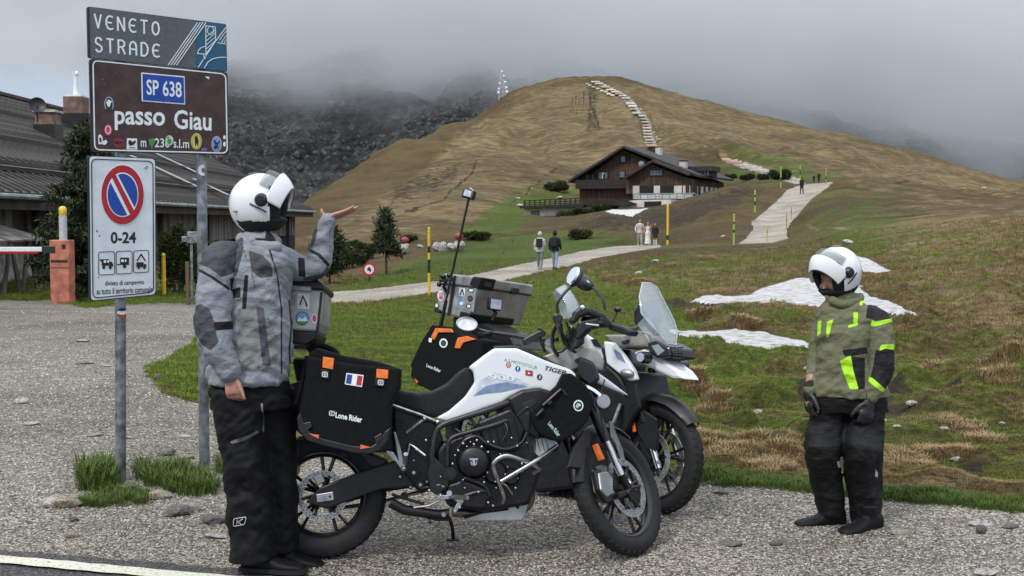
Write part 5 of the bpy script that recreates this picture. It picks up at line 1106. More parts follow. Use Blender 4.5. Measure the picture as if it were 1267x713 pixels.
# ------------------------------------------------------------------ lattice mast on the skyline
P_ = Vector(((622-CX)/FPX*330, 330, zat(122, 330))); s = 330/FPX; mo_ = empty('lattice_mast', P_, 'slim pale lattice mast behind the left shoulder of the hill', 'mast'); hh = (120-84)*s
mgal = pm('pale_mast_steel', (.55,.57,.6), .4, .3)
for sx, dx in ((-5.5*s, -1.5*s), (5*s, .5*s), (0, 1*s)): mb = MB(); mb.tube([(sx, sx*.4, -3), (dx, 0, hh)], .13, 5); mb.build('mast_leg', mgal, mo_)
for k in range(7):
    t = k/7; w1 = 5.4*s*(1-t)+1.2*s*t; w2 = 5.4*s*(1-t-.14)+1.2*s*(t+.14); mb = MB(); mb.tube([(-w1, 0, hh*t), (w2, 0, hh*(t+.14))], .07, 4); mb.tube([(w1, 0, hh*t), (-w2, 0, hh*(t+.14))], .07, 4); mb.build('brace', mgal, mo_)
for x, z_, r__ in ((-5, .2, .38), (-4.6, .32, .3), (5.4, .22, .4), (4.6, .36, .35), (-3.5, .5, .3), (3, .55, .32), (1.5, .75, .3), (-.5, .9, .25)): mb = MB(); mb.ball((x*s, -.3, hh*z_), (r__, .15, r__), 8, 6); mb.build('antenna', pr_white, mo_)
# ------------------------------------------------------------------ MOTORCYCLE materials
tyre_m, nt, b, pos = coordmat('tyre_rubber'); tcn = nd(nt, 'ShaderNodeTexCoord'); vn = nd(nt, 'ShaderNodeTexVoronoi'); vn.inputs['Scale'].default_value = 55; nt.links.new(tcn.outputs['Object'], vn.inputs['Vector'])
nt.links.new(RAMP(nt, NZ(nt, tcn.outputs['Object'], 12, 4, .6), [(.3, (.004,.004,.0045)), (.7, (.013,.013,.0135))]), b.inputs['Base Color']); b.inputs['Roughness'].default_value = .75; BUMP(nt, b, vn.outputs['Distance'], .002, .5)
gloss_b = pm('gloss_black', (.010,.010,.012), .25, var=.1, scale=8, spec=.6); sat_b = pm('satin_black_plastic', (.007,.007,.008), .42, var=.2, scale=14, bump=.0006); frame_m = pm('frame_gunmetal', (.045,.045,.05), .38, .5, var=.1); eng_m = pm('engine_black', (.008,.008,.009), .4, .2, var=.3, scale=22, bump=.002)
whitep = pm('pearl_white_paint', (.74,.77,.80), .22, var=.03, scale=3, coat=.6); steel = pm('brushed_steel', (.50,.50,.50), .3, .95, var=.15, scale=30); chrome = pm('chrome', (.72,.74,.77), .12, 1., var=.05); seatm = pm('seat_vinyl', (.008,.008,.010), .55, spec=.35, var=.15, scale=40, bump=.0008)
nylon = pm('black_nylon', (.005,.0055,.0065), .85, spec=.2, var=.25, scale=60, bump=.0012, bscale=220); orange_n = pm('orange_webbing', (.80,.19,.03), .6, var=.1, scale=40); alubox = pm('dusty_aluminium_box', (.42,.42,.40), .42, .55, var=.18, scale=6, bump=.0008); beige = pm('beige_grey_cover', (.34,.33,.30), .38, .3, var=.18, scale=9, bump=.006, bscale=11)
bluegr = pm('blue_grey_graphic', (.20,.27,.42), .3, coat=.5); palegr = pm('pale_grey_graphic', (.55,.60,.70), .3, coat=.5); amber = pm('amber_lens', (.75,.16,.02), .25, spec=.8); disc_m = pm('brake_disc_steel', (.46,.45,.44), .35, .8, var=.15, scale=30)
scr = bpy.data.materials.new('clear_windshield'); scr.use_nodes = True; b_ = scr.node_tree.nodes['Principled BSDF']; b_.inputs['Base Color'].default_value = (.62, .70, .78, 1); b_.inputs['Roughness'].default_value = .08; b_.inputs['Transmission Weight'].default_value = .0; b_.inputs['Alpha'].default_value = .30; b_.inputs['Coat Weight'].default_value = 1
mirror_m = pm('mirror_glass', (.85,.88,.92), .03, 1., var=.01)
def wheel(par, M, Rr, wd, Rd, nsp, front, label=None):
    W_ = empty('wheel'); W_.parent = par; W_.matrix_local = M
    if label: W_['label'] = label
    ri = Rr-.088 if front else Rr-.105; h = wd/2
    prof = [(ri, -h*.72), (ri+.02, -h*.96), (Rr-.045, -h), (Rr-.016, -h*.82), (Rr-.004, -h*.45), (Rr, 0), (Rr-.004, h*.45), (Rr-.016, h*.82), (Rr-.045, h), (ri+.02, h*.96), (ri, h*.72)]
    mb = MB(); mb.lathe(prof, 72, axis='y'); mb.build('tyre', tyre_m, W_)
    me = None
    for k in range(46):          # tread blocks, paired chevrons
        for s in (-1, 1):
            if me is None: t = MB(); t.box((0, 0, 0), (.022, h*.62, .008), taper=.9); me = t.mesh('tread_block', tyre_m)
            o = link('tread_block', me, W_); a = 2*math.pi*(k+(.5 if s > 0 else 0))/46
            o.matrix_local = Matrix.Rotation(a, 4, 'Y') @ Matrix.Translation((0, s*h*.48, Rr-.007)) @ Matrix.Rotation(-s*R(20), 4, 'X') @ Matrix.Rotation(s*R(28), 4, 'Z')
    mb = MB(); mb.lathe([(ri+.008, -h*.74), (ri-.004, -h*.76), (ri-.018, -h*.55), (ri-.026, -h*.2), (ri-.026, h*.2), (ri-.018, h*.55), (ri-.004, h*.76), (ri+.008, h*.74)], 64, axis='y'); mb.build('rim', gloss_b, W_)
    mb = MB(); mb.lathe([(.001, -.05), (.03, -.05), (.038, -.035), (.038, .035), (.03, .05), (.001, .05)], 20, axis='y'); mb.build('hub', sat_b, W_)
    for k in range(nsp):
        a = 2*math.pi*k/nsp+.2; 
        for da in (-.17, .17): mb = MB(); mb.tube([(math.cos(a)*.032, 0, math.sin(a)*.032), (math.cos(a+da*.7)*(ri*.55), 0, math.sin(a+da*.7)*(ri*.55)), (math.cos(a+da)*(ri-.022), 0, math.sin(a+da)*(ri-.022))], [.012, .009, .010], 6); mb.build('spoke', gloss_b, W_)
    for sd_ in ((-1, 1) if front else (-1,)):
        y_ = sd_*(.062 if front else .075); D_ = empty('brake_disc'); D_.parent = W_; D_['label'] = 'drilled steel brake disc'; th_ = .0025; r0 = Rd*.76; mb = MB()
        mb.lathe([(r0, y_-th_), (Rd, y_-th_), (Rd, y_+th_), (r0, y_+th_), (r0, y_-th_)], 60, axis='y'); mb.build('disc_ring', disc_m, D_)
        mb = MB()
        for k in range(34):
            for j, rr_ in enumerate((Rd*.82, Rd*.92)):
                a = 2*math.pi*(k+j*.5)/34; mb.lathe([(.0, y_+sd_*(th_+.0006)), (.0036, y_+sd_*(th_+.0006))], 6, axis='y', T=Matrix.Translation((math.cos(a)*rr_, 0, math.sin(a)*rr_)))
        mb.build('drill_holes', dark_in, D_)['kind'] = 'stuff'
        for k in range(6):
            a = 2*math.pi*k/6; mb = MB(); mb.tube([(math.cos(a)*.03, y_*.7, math.sin(a)*.03), (math.cos(a+.15)*r0*.98, y_, math.sin(a+.15)*r0*.98)], [.012, .008], 5); mb.lathe([(.001, y_+sd_*.005), (.009, y_+sd_*.005), (.009, y_-sd_*.004)], 8, axis='y', T=Matrix.Translation((math.cos(a+.15)*r0*1.02, 0, math.sin(a+.15)*r0*1.02))); mb.build('carrier_arm', sat_b, D_)
    return W_
def sfr(fr, A, st, rake=25):
    """frame of the steered front end: bike frame turned about the raked steering axis through A"""
    f = Frame.__new__(Frame); ax = Vector((-math.sin(R(rake)), 0, math.cos(R(rake)))); f.M = fr.M @ Matrix.Translation(A) @ Matrix.Rotation(R(st), 4, ax) @ Matrix.Translation(-A); f.I = f.M.inverted(); f.o = fr.o; return f
def helper(fr, root, M=None):
    """returns short builders bound to a frame (parts parented to root, meshes given in root space)"""
    T = None if M is None else M
    def done(mb, name, mat, par, **k):
        if T is not None: mb.v = [tuple(T @ Vector(q)) for q in mb.v]
        return mb.build(name, mat, par or root, **k)
    def PL(name, pts, w0, w1, mat, bev=.006, par=None, curve=0, org=0, it=8): 
        mb = plate(fr, pts, w0, w1, curve=curve); o = done(mb, name, mat, par, smooth=False if not org else True, bevel=0 if org else bev)
        if org: organic(o, org, it)
        return o
    def TB(name, pts, r, mat, par=None, n=8, sm=0, flat_=1.0):
        P = [fr(*q) for q in pts]; P = bez(P, sm) if sm else P; rr_ = r
        if isinstance(r, (list, tuple)) and sm: rr_ = [float(np.interp(i/(len(P)-1)*(len(r)-1), range(len(r)), r)) for i in range(len(P))]
        return done(MB().tube(P, rr_, n, flat=flat_), name, mat, par)
    def BL(name, px, py, w, rx, ry, rz_, mat, par=None, rot=None, nu=16, nv=10):
        return done(MB().ball(fr(px, py, w), (rx, ry, rz_), nu, nv, rot=rot), name, mat, par)
    def CYL(name, px, py, w0, w1, r, mat, par=None, n=24, r1=None):
        c_ = fr(px, py, max(w0, w1)); r1 = r if r1 is None else r1; mb = MB().lathe([(.0005, -w0), (r, -w0), (r, -(w0*.3+w1*.7)), (r1, -w1), (.0005, -w1)], n, axis='y', T=Matrix.Translation((c_.x, 0, c_.z))); return done(mb, name, mat, par)
    return PL, TB, BL, CYL, done
# ================================================================== NEAR MOTORCYCLE
fb = Frame(400, 6.25, 3, -8); nb = fb.empty('motorcycle', 'front white adventure motorcycle with black saddlebag carrying a small French flag patch', 'motorcycle', 'motorcycles parked on the gravel')
PL, TB, BL, CYL, DN = helper(fb, nb)
ra_ = fb(400.5, 616, 0); fa = fb(764, 613, 0); fa.y = 0; ra_.y = 0
wheel(nb, Matrix.Translation((ra_.x, 0, .325)), .325, .15, .130, 5, False, 'rear wheel')
fsx = sfr(fb, Vector((fa.x, 0, .325)), 50); sM = fb.I @ fsx.M
wheel(nb, sM @ Matrix.Translation((fa.x, 0, .325)), .345, .088, .160, 5, True, 'front wheel')
SPL, STB, SBL, SCYL, SDN = helper(fsx, nb, sM)
# swingarm, chain side, brake
PL('swingarm', [(378,622),(396,603),(440,586),(520,560),(545,585),(535,600),(470,606),(404,630)], .085, .125, sat_b, .008); PL('swingarm', [(378,622),(396,603),(440,590),(530,575),(535,600),(470,610),(404,630)], -.14, -.10, sat_b, .008)
o = PL('axle_plate', [(391,612),(412,608.5),(413,619),(392,622)], .125, .135, alu, .003); CYL('axle_nut', 401, 616, .134, .15, .012, steel, n=6); CYL('axle_nut', 408, 614.5, .134, .142, .006, sat_b, n=10)
PL('brake_caliper', [(386,590),(398,586),(402,596),(392,601)], .07, .12, alu, .006); CYL('sensor', 411, 587, .07, .1, .012, alu)
PL('rear_hugger', [(418,560),(445,556),(478,570),(484,600),(474,602),(462,580),(440,566),(420,566)], -.07, .07, sat_b, .01); PL('tail_unit', [(352,478),(372,470),(480,492),(520,512),(540,520),(535,545),(500,560),(440,560),(380,545),(352,520)], -.10, .10, sat_b, .02)
PL('licence_holder', [(352,540),(372,545),(366,590),(356,588)], -.08, .08, sat_b, .01)
PL('side_panel', [(484,500),(540,522),(548,545),(545,600),(520,612),(500,590),(486,560)], -.13, .13, eng_m, .02)
TB('subframe_rod', [(470,494,.145),(485,501,.145),(520,513,.145),(543,523,.145)], .0085, steel); TB('subframe_rod', [(525,518.5,.145),(502,535.5,.15)], .009, steel); BL('rod_joint', 541.5, 522.5, .15, .014, .012, .014, chrome); BL('rod_joint', 525, 518.5, .15, .012, .012, .012, steel)
# seat, tank and side body
seat = PL('seat', [(486,479),(500,484),(516,486),(534,483.5),(552,475),(567,460),(577,454),(585,460),(586.5,473),(574,492),(554,509),(538,517.5),(520,512.5),(484,499.5)], -.14, .14, seatm, org=.009, it=9)
PL('pillion_seat', [(395,452),(430,450),(490,462),(496,486),(490,500),(440,492),(396,476)], -.13, .13, seatm, org=.012, it=8)
tank = PL('tank', [(579,455),(596,441.5),(611,431),(640,431),(658,438.5),(675,446),(706,457),(714,464),(706,478),(690,492),(667,481.5),(646,483.5),(628,493.5),(622,498),(600,505.5),(577,514.5),(554,522.5),(538.5,517.5),(555,508.5),(575,491),(587,473),(585.5,460)], -.165, .165, whitep, org=.008, it=10)
def onbody(name, poly, mat, target=None, lift=.0012, step=2.): return cast(fb.M, target or tank, grid2d(poly, step), lift, name, mat, nb)
onbody('body_graphic', [(588,488),(594,471),(612,461),(640,468),(655,476),(640,477),(625,473),(601,478)], palegr, lift=.001); onbody('body_graphic', [(585.5,490),(601,478),(612,475.2),(626,473),(640,475.5),(653,478),(640,480.6),(622,485),(602,487)], bluegr, lift=.0022)
def castwrite(s, q, mat, target, lift, par_M=None, bold=.02, name='lettering', parent=None):
    v, f = text2d(s, 1, bold); o = cast(par_M or fb.M, target, ([q(a, b_) for a, b_ in v], f), lift, name, mat, parent or nb); return o
castwrite('900', quad((605,462.5),(636,465),(637,472.5),(606,469.8)), pr_white, tank, .0034); castwrite('TIGER', quad((675,452.6),(703,459.5),(700,464.5),(672,457.5)), pr_black, tank, .0022)
castwrite('A.S.MOTOTOUR', quad((624,443),(665,453.4),(664.6,457.6),(623.6,446.8)), pm('green_lettering', (.10,.35,.16), .5), tank, .0016, bold=0)
for x, y, c_, ic in ((629,451.6,(.60,.22,.18),0),(640.6,456.4,(.03,.08,.30),1),(654.6,461.8,(.45,.02,.02),2),(667.6,466.8,(.03,.03,.035),3)):
    if ic == 0: onbody('sticker', ell(x, y, 3.3, 3.6), pm('icon_rose', c_, .4), lift=.0018)['label'] = 'small round edged pink camera sticker'; onbody('sticker', ell(x, y, 2.1, 2.3), pm('icon_cream', (.75,.6,.5), .4), lift=.0026); onbody('sticker', ell(x, y, 1, 1.1), pm('icon_rose', c_, .4), lift=.0034)
    if ic == 1: onbody('sticker', ell(x, y, 3.2, 3.6), pm('icon_blue', c_, .4), lift=.0018)['label'] = 'small round blue sticker with white letter'; castwrite('f', quad((x-1,y-2.6),(x+1.4,y-2.6),(x+1.4,y+2.6),(x-1,y+2.6)), pr_white, tank, .0028, bold=.04)
    if ic == 2: onbody('sticker', rpoly([(x-4.6,y-4),(x+4.6,y-2.6),(x+4.6,y+4),(x-4.6,y+2.8)], 1.2), pm('icon_red', c_, .4), lift=.0018)['label'] = 'small red sticker with white triangle'; onbody('sticker', [(x-1.3,y-1.8),(x+2,y+.4),(x-1.3,y+1.8)], pr_white, lift=.0028)
    if ic == 3: onbody('sticker', ell(x, y, 3.4, 3.8), pm('icon_black', c_, .4), lift=.0018)['label'] = 'small round black sticker'; castwrite('J', quad((x-1.4,y-2),(x+1.2,y-2),(x+1.2,y+2),(x-1.4,y+2)), pr_white, tank, .0028, bold=.03)
TB('tank_rim', [(611,431,.05),(640,431,.05),(660,438,.05),(676,447,.05)], .012, sat_b, sm=4); CYL('fuel_cap', 640, 433, -.03, .03, .03, sat_b)
PL('front_cowl', [(627,493),(646,483),(668,480),(690,486),(688,505),(672,528),(668,545),(650,535.5),(638,515)], .10, .19, sat_b, .014); PL('front_cowl', [(627,493),(646,483),(668,480),(690,486),(688,505),(672,528),(668,545),(650,535.5),(638,515)], -.19, -.10, sat_b, .014)
PL('radiator', [(640,500),(680,480),(705,520),(690,560),(655,560)], -.17, .10, eng_m, .02); PL('radiator_guard', [(648,535),(664,540),(688,545),(692,553),(668,566),(660,560)], .12, .16, alu, .004)
bag = PL('side_bag', [(697,462),(707,462),(726,477),(736,496),(727,522),(713,536),(694,548),(680,544),(666,536),(658,521),(661,505),(676,489),(690,477)], .17, .29, nylon, org=.008, it=8); bag['label'] = 'small black nylon bag with a round white badge'
onb = lambda name, poly, mat, lift, step=2: cast(fb.M, bag, grid2d(poly, step), lift, name, mat, nb)
onb('badge', ell(715.6, 502, 6.2, 7), pr_white, .001); onb('badge', ell(715.6, 502, 4.8, 5.5), pr_black, .002); onb('badge', [(712,503),(714,499),(717,499),(719,502),(716,503.5),(714,505.5)], pm('badge_green', (.35,.55,.45), .5), .003); castwrite('Lone Rider', quad((681,521),(694,537),(690.5,541),(677.5,525)), pm('mint_print', (.45,.62,.56), .5), bag, .0016, bold=.02)
for a, b2_ in (((672,502),(694,482)), ((664,515),(672,507))): STRAP = TB('bag_strap', [(a[0],a[1],.30),((a[0]+b2_[0])/2,(a[1]+b2_[1])/2,.305),(b2_[0],b2_[1],.295)], .009, sat_b)
PL('bag_buckle', [(675,497),(680,493),(684,498),(679,502)], .295, .31, gloss_b, .003); PL('bag_buckle', [(693,479),(699,484),(704,492),(698,488)], .285, .30, gloss_b, .003)
# frame and engine
TB('frame_tube', [(640,495,.16),(624,500,.17),(606,507,.18),(570,518,.18),(547,526.5,.18),(538.5,537,.18),(534.5,561,.18),(536,590,.16)], .0165, frame_m, n=10, sm=4); TB('frame_tube', [(628,520,.18),(610,526.5,.19),(580,535,.19),(561,541,.19),(554,551,.19),(554,577,.18)], .0125, frame_m, n=10, sm=4)
TB('frame_tube', [(660,520,.14),(655,560,.14),(640,600,.12)], .014, frame_m); TB('frame_tube', [(624,502,.15),(605,530,.15),(612,545,.15)], .010, frame_m)
PL('engine_block', [(548,548),(575,538),(600,520),(640,508),(668,540),(668,590),(655,625),(600,634),(555,628),(540,600),(538,560)], -.16, .16, eng_m, .02); PL('cylinder_head', [(590,522),(632,505),(652,530),(640,560),(600,556)], .155, .185, eng_m, .015)
for i in range(5): TB('cooling_fin', [(603+i*8,526-i*3,.188),(610+i*8,552-i*2,.188)], .004, sat_b, n=5)
cc = CYL('clutch_cover', 586, 571, .14, .235, .092, eng_m, n=10, r1=.075); CYL('clutch_cap', 586, 571, .23, .252, .068, sat_b, n=32, r1=.060)
CYL('alternator_cover', 613, 585, .14, .20, .062, eng_m, n=20, r1=.05); CYL('pump_cover', 557, 586, .15, .215, .033, sat_b, n=20); CYL('pump_cap', 557, 586, .21, .218, .018, gloss_b); CYL('water_pump', 633, 590, .14, .20, .045, eng_m, r1=.035)
flat(fb, [[(580.5,567.2),(592,567.2),(590.5,569.6),(587.6,569.6),(587.6,575),(586.2,577),(584.8,575),(584.8,569.6),(582,569.6)], [(589,571.5),(590.5,571),(589.6,575),(587.9,576.4)], [(583.4,571.5),(582,571),(582.9,575),(584.6,576.4)]], .2545).build('engine_emblem', chrome, nb, smooth=False)
rb_ = random.Random(5); bm_ = MB().ball((0, 0, 0), (.006, .004, .006), 8, 5).mesh('bolt', steel, True)
BOLTS = [(604,559.6),(603,585),(599,597),(573,549),(578,553),(567,557.6),(599,590),(563,563.6),(592,609),(611,547),(586.5,550),(545,590),(633,542),(628,578),(625,587),(638,604),(547,602),(556,610),(619,562),(590,545),(560,574),(582,547),(604,547),(614,604),(604,622),(641,592),(517,557),(527,545),(512,570),(652,548),(596,553),(571,582),(573,594),(601,572),(622,610),(610,626),(575,604),(646,574),(640,552),(531,607),(569,628),(662,520)]
for x, y in BOLTS: o = link('bolt', bm_, nb); P_ = fb(x, y, .215); o.location = P_; k = rb_.uniform(.6, 1.35); o.scale = (k, k, k)
TB('hose', [(600,548,.2),(625,556,.21),(645,548,.2),(652,535,.19)], .009, sat_b, sm=4); TB('hose', [(556,620,.17),(580,612,.2),(600,608,.2),(612,616,.19)], .010, sat_b, sm=4); TB('hose', [(570,598,.2),(577,592,.21),(600,602,.21),(606,614,.2)], .007, frame_m, sm=4)
TB('exhaust_header', [(652,590,.06),(657,612,.04),(648,630,.0),(610,636,.0),(560,634,.05)], .024, pm('heat_stained_steel', (.25,.21,.18), .35, .9), sm=4, n=10); TB('cable', [(640,515,.19),(655,505,.2),(652,545,.2),(640,556,.2)], .004, sat_b, sm=5, n=6)
PL('heel_plate', [(533,561),(552,580),(557,588),(555,602),(541,613),(532,608),(529,588)], .17, .185, sat_b, .005); PL('gearbox_cover', [(555,600),(572,594),(600,604),(607,616),(600,630),(565,628),(553,615)], .15, .2, eng_m, .012)
PL('footrest_bracket', [(539,619),(545,612),(551,613),(560,612),(568,614),(574,621),(566,632),(563,634),(561,630),(566,622),(560,617),(548,619)], .20, .212, steel, .003); TB('footrest', [(556,615,.2),(578.5,616,.30)], .012, steel); CYL('bracket_bolt', 556, 610.5, .2, .225, .014, chrome)
CYL('bracket_bolt', 548.6, 602, .19, .2, .006, steel); CYL('bracket_bolt', 563, 632, .21, .222, .008, chrome, n=10)
TB('exhaust', [(483,622,.12),(500,631,.12),(540,637,.10),(556,636,.1)], .026, sat_b, n=12); CYL('stand_pivot', 549, 637, .13, .155, .012, steel)
TB('brake_lever', [(545,619,.2),(530,626,.215),(512,628,.2)], .006, steel); PL('passenger_bracket', [(486.5,534),(490,535.5),(496,556),(500,576),(495.5,580),(490,572),(478.5,561.5),(477.5,557.5),(486.5,559.5),(493,570),(490,552)], .15, .165, alu, .003)
TB('passenger_bracket', [(499,580,.16),(503,566,.16),(506.5,549,.16),(512,553,.16),(526,564,.16)], .009, chrome); TB('passenger_peg', [(501,574,.16),(502,562,.22)], .012, alu); BL('bracket_joint', 499, 580, .165, .016, .014, .016, alu)
PL('skid_plate', [(573,643),(597,635),(629,631),(626,622.5),(645,615.5),(654.5,620),(650,638.5),(645,644),(584,645)], .10, .115, alu, .004); PL('skid_plate', [(573,643),(597,635),(650,630),(645,644),(584,645)], -.13, .10, alu, .008); PL('skid_plate_slot', [(633.5,622.5),(637.5,621.5),(643,628),(640.5,630.5)], .1155, .117, dark_in, 0)
TB('crash_bar', [(622,622,.16),(623,612,.2),(611,581,.26),(612.5,571,.27),(626,564,.27),(645,569,.25),(664,577,.17)], .0115, steel, sm=5, n=10); TB('crash_bar', [(620,596,.245),(640,584,.24),(665,569,.22),(690,551,.15)], .0115, steel, sm=3, n=10); TB('crash_bar', [(655,572,.22),(668,581,.19),(660,586,.16)], .0105, steel, n=10)
TB('side_stand', [(556,640,-.12),(560,655,-.14),(561,669,-.17)], .010, sat_b); PL('stand_foot', [(552,667.5),(568,667.5),(568,670),(552,670)], -.20, -.14, sat_b, .003); TB('centre_stand', [(500,632,-.1),(540,642,-.1),(556,642,.05)], .012, sat_b); TB('centre_stand_tang', [(531,640,.1),(532,647,.12)], .008, sat_b)
CYL('disc_guard', 500, 614, .1, .13, .02, eng_m); TB('chain_guard', [(485,612,.1),(505,618,.12),(525,624,.12)], .008, sat_b)
# front end, built in the steered frame
STB('fork_leg', [(719,474,.105),(735,511,.105),(750.7,546,.105)], .029, gloss_b, n=14); STB('fork_slider', [(750.2,545,.105),(768.5,588,.105)], .020, chrome, n=14); STB('fork_foot', [(766,583,.10),(777,604,.085),(773,612,.08)], [.024,.022,.026], sat_b, n=10)
A_f = fsx(770.5, 612, .105); B_f = fsx(719, 474, .105)
for nm, a, b2_, r_, m_ in (('fork_leg', .47, 1, .029, gloss_b), ('fork_slider', .12, .48, .020, chrome)): SDN(MB().tube([(A_f.x+(B_f.x-A_f.x)*a, .105, A_f.z+(B_f.z-A_f.z)*a), (A_f.x+(B_f.x-A_f.x)*b2_, .105, A_f.z+(B_f.z-A_f.z)*b2_)], r_, 12), nm, m_, None)
TT = fsx(722, 480, 0); SDN(MB().box((TT.x, 0, TT.z), (.09, .26, .05)), 'fork_clamp', sat_b, None, bevel=.01); TT = fsx(704, 436, 0); SDN(MB().box((TT.x, 0, TT.z), (.09, .24, .04)), 'fork_clamp', sat_b, None, bevel=.01)
SPL('brake_caliper', [(741,585),(752,583),(759,592),(759,611),(752,615),(744,606)], .055, .11, alu, .006); SPL('caliper_bracket', [(736,582),(744,580),(752,612),(776,606),(778,612),(752,622),(741,606)], .07, .1, sat_b, .006); SCYL('axle_nut', 767, 612, .1, .125, .016, sat_b, n=6)
SPL('fork_guard', [(754,521),(758,522),(764,540),(771,556),(774,572),(770,571),(764,552),(757,541)], .135, .145, pm('grey_guard', (.22,.22,.22), .35, .6), .003); SPL('reflector', [(737,549.5),(740.5,549),(748.5,568),(745,569)], .10, .125, amber, .002)
# fender: a curved shell over the wheel
def fender(done, fcx, fcz, Rr, a0, a1, hw, name, mat, drop=.03, n=18, th=.004):
    rings = []
    for i in range(n+1):
        a = R(a0+(a1-a0)*i/n); taper = 1-.35*abs(2*i/n-1)**2; ring = []
        for r_, s in ((Rr, 1), (Rr-th, -1)):
            for j in range(9):
                q = (-1+j/4)*s; rr_ = r_-drop*abs(q)**2.2; ring.append((fcx+rr_*math.cos(a), q*hw*taper, fcz+rr_*math.sin(a)))
        rings.append(ring)
    return done(MB().loft(rings), name, mat, None)
fender(SDN, fa.x, .325, .375, 62, 178, .068, 'front_fender', sat_b, .04); SPL('fender_stay', [(703,578),(710,553),(724,531),(733,537),(729,560),(719,580)], .05, .075, sat_b, .006)
# headlamp group, beak
PL('beak', [(720,455),(733,456),(757,473),(779,490),(760,483),(744,476),(730,470)], -.08, .08, whitep, .02, org=0); PL('headlamp', [(716,440),(736,448),(744,470),(730,480),(716,470)], -.12, .12, gloss_b, .02); CYL('fog_lamp', 747, 497, .14, .23, .038, alu, n=20, r1=.034); CYL('fog_lamp_lens', 747, 497, .23, .238, .026, scr); TB('fog_lamp_bracket', [(724,478,.15),(735,484,.18),(745,492,.19)], .012, chrome)
BL('indicator', 740, 488, .17, .03, .018, .014, sat_b); PL('beige_cover', [(671,441),(685,436),(700,432),(723,428),(737,431),(744,438),(748,447),(747,458),(738,456),(727,454.5),(716,456),(705,459.5),(690,451)], -.14, .04, beige, org=.008, it=8); PL('cover_tab', [(711,446),(713,443.5),(724,442.5),(725.5,446),(722,448.5),(713,449)], .035, .055, gloss_b, .003)
mb = MB(); g_ = []; nu, nv = 10, 8
p0, p1 = fb(721, 392, 0), fb(700, 351.5, 0)
for j in range(nv+1):
    v = j/nv; c_ = p0.lerp(p1, v)+Vector((.016*math.sin(v*3.14), 0, 0)); wv = .19*(1-.45*v**2.5)
    for i in range(nu+1): u = -1+2*i/nu; g_.append((c_.x-.10*u*u*(1-.35*v), u*wv, c_.z-.012*u*u*v*3))
mb.add(g_, [(j*(nu+1)+i, j*(nu+1)+i+1, (j+1)*(nu+1)+i+1, (j+1)*(nu+1)+i) for j in range(nv) for i in range(nu)]); o = mb.build('windshield', scr, nb); q = o.modifiers.new('s', 'SOLIDIFY'); q.thickness = .004
# bars, guards, mirrors, phone holder
STB('handlebar', [(690,402,.33),(694,412,.2),(702,425,.08),(704,430,-.02)], .013, sat_b, sm=3, n=10); TB('handlebar', [(690,420,-.05),(668,421,-.12),(640,416,-.18),(612,412,-.24)], .013, sat_b, sm=3, n=10)
TB('grip', [(722,396,.33),(742,398,.40)], .019, sat_b, n=12); TB('grip', [(610,412,-.25),(592,416,-.30)], .018, sat_b, n=12)
HG = [(705,398),(711,385),(718,379),(732,381),(748,388),(757,398),(756,405),(745,405),(733,408),(723,418),(716,431),(707,433),(712,418),(716,404),(724,397),(738,393),(728,389),(717,393),(711,402)]
PL('handguard', HG, .30, .40, sat_b, .012); PL('handguard_shell', [(716,398),(736,394),(752,400),(740,404),(726,410),(717,420),(712,420)], .32, .41, gloss_b, .012); BL('guard_bolt', 720.6, 380.8, .40, .013, .008, .013, chrome); TB('brake_hand_lever', [(706,392,.34),(722,400,.40),(741,403,.42)], .006, alu, sm=3)
PL('switch_housing', [(684,390),(692,387),(697,392),(695,400),(687,401)], .30, .36, gloss_b, .008); TB('cable', [(690,400,.3),(684,414,.24),(684,430,.15),(690,440,.08)], .010, sat_b, sm=4); TB('cable', [(700,398,.28),(706,414,.2),(700,432,.12),(686,438,.05)], .006, sat_b, sm=4, n=6); TB('cable', [(694,400,.3),(698,425,.2),(712,436,.1)], .008, sat_b, sm=4, n=6)
TB('mirror_stalk', [(690.5,390,.34),(689.5,377,.34),(694,368,.34),(701,360,.34),(708,352,.34)], .0075, sat_b, sm=3)
m1 = fb(712.5, 343, .34); Tm = Matrix.Translation(m1) @ Matrix.Rotation(R(26), 4, 'Y') @ Matrix.Rotation(R(22), 4, 'Z')
mb = MB(); mb.ball((0, 0, 0), (.022, .052, .058), 16, 10, T=Tm); o = mb.build('mirror', gloss_b, nb); mb = MB(); mb.lathe([(.0005, -.0245), (.046, -.0245), (.051, -.015)], 24, axis='x', T=Tm); mb.build('mirror_glass', mirror_m, o)
TB('mirror_stalk', [(612,412,-.25),(598,409,-.28),(588,406,-.30)], .007, sat_b, sm=3); m2 = fb(577.5, 402, -.30); Tm = Matrix.Translation(m2) @ Matrix.Rotation(R(-78), 4, 'X') @ Matrix.Rotation(R(10), 4, 'Y'); mb = MB(); mb.ball((0, 0, 0), (.062, .042, .02), 18, 8, T=Matrix.Translation(m2)); o = mb.build('mirror', gloss_b, nb)
mb = MB(); mb.lathe([(.0005, .006), (.056, .006), (.060, 0), (.056, -.006)], 28, axis='y', T=Matrix.Translation(m2+Vector((0, -.052, .002))) @ Matrix.Rotation(R(8), 4, 'Y') @ Matrix.Rotation(R(-14), 4, 'X') @ Matrix.Diagonal((1, 1, .68, 1))); mb.build('mirror_glass', pm('pale_mirror', (.72,.75,.78), .15, .2), o)
PL('phone_holder', [(647,420),(651,418),(668,409),(666,406),(669,405.5),(676,411),(674,416),(668,418),(656,425),(649,427)], -.06, .02, gloss_b, .004); TB('holder_arm', [(668,418,-.02),(672,430,-.02),(674,436,-.02)], .010, sat_b); TB('riser', [(676,428,0),(684,436,0),(692,440,0)], .014, alu); CYL('riser_cap', 679, 424, -.02, .03, .02, alu)
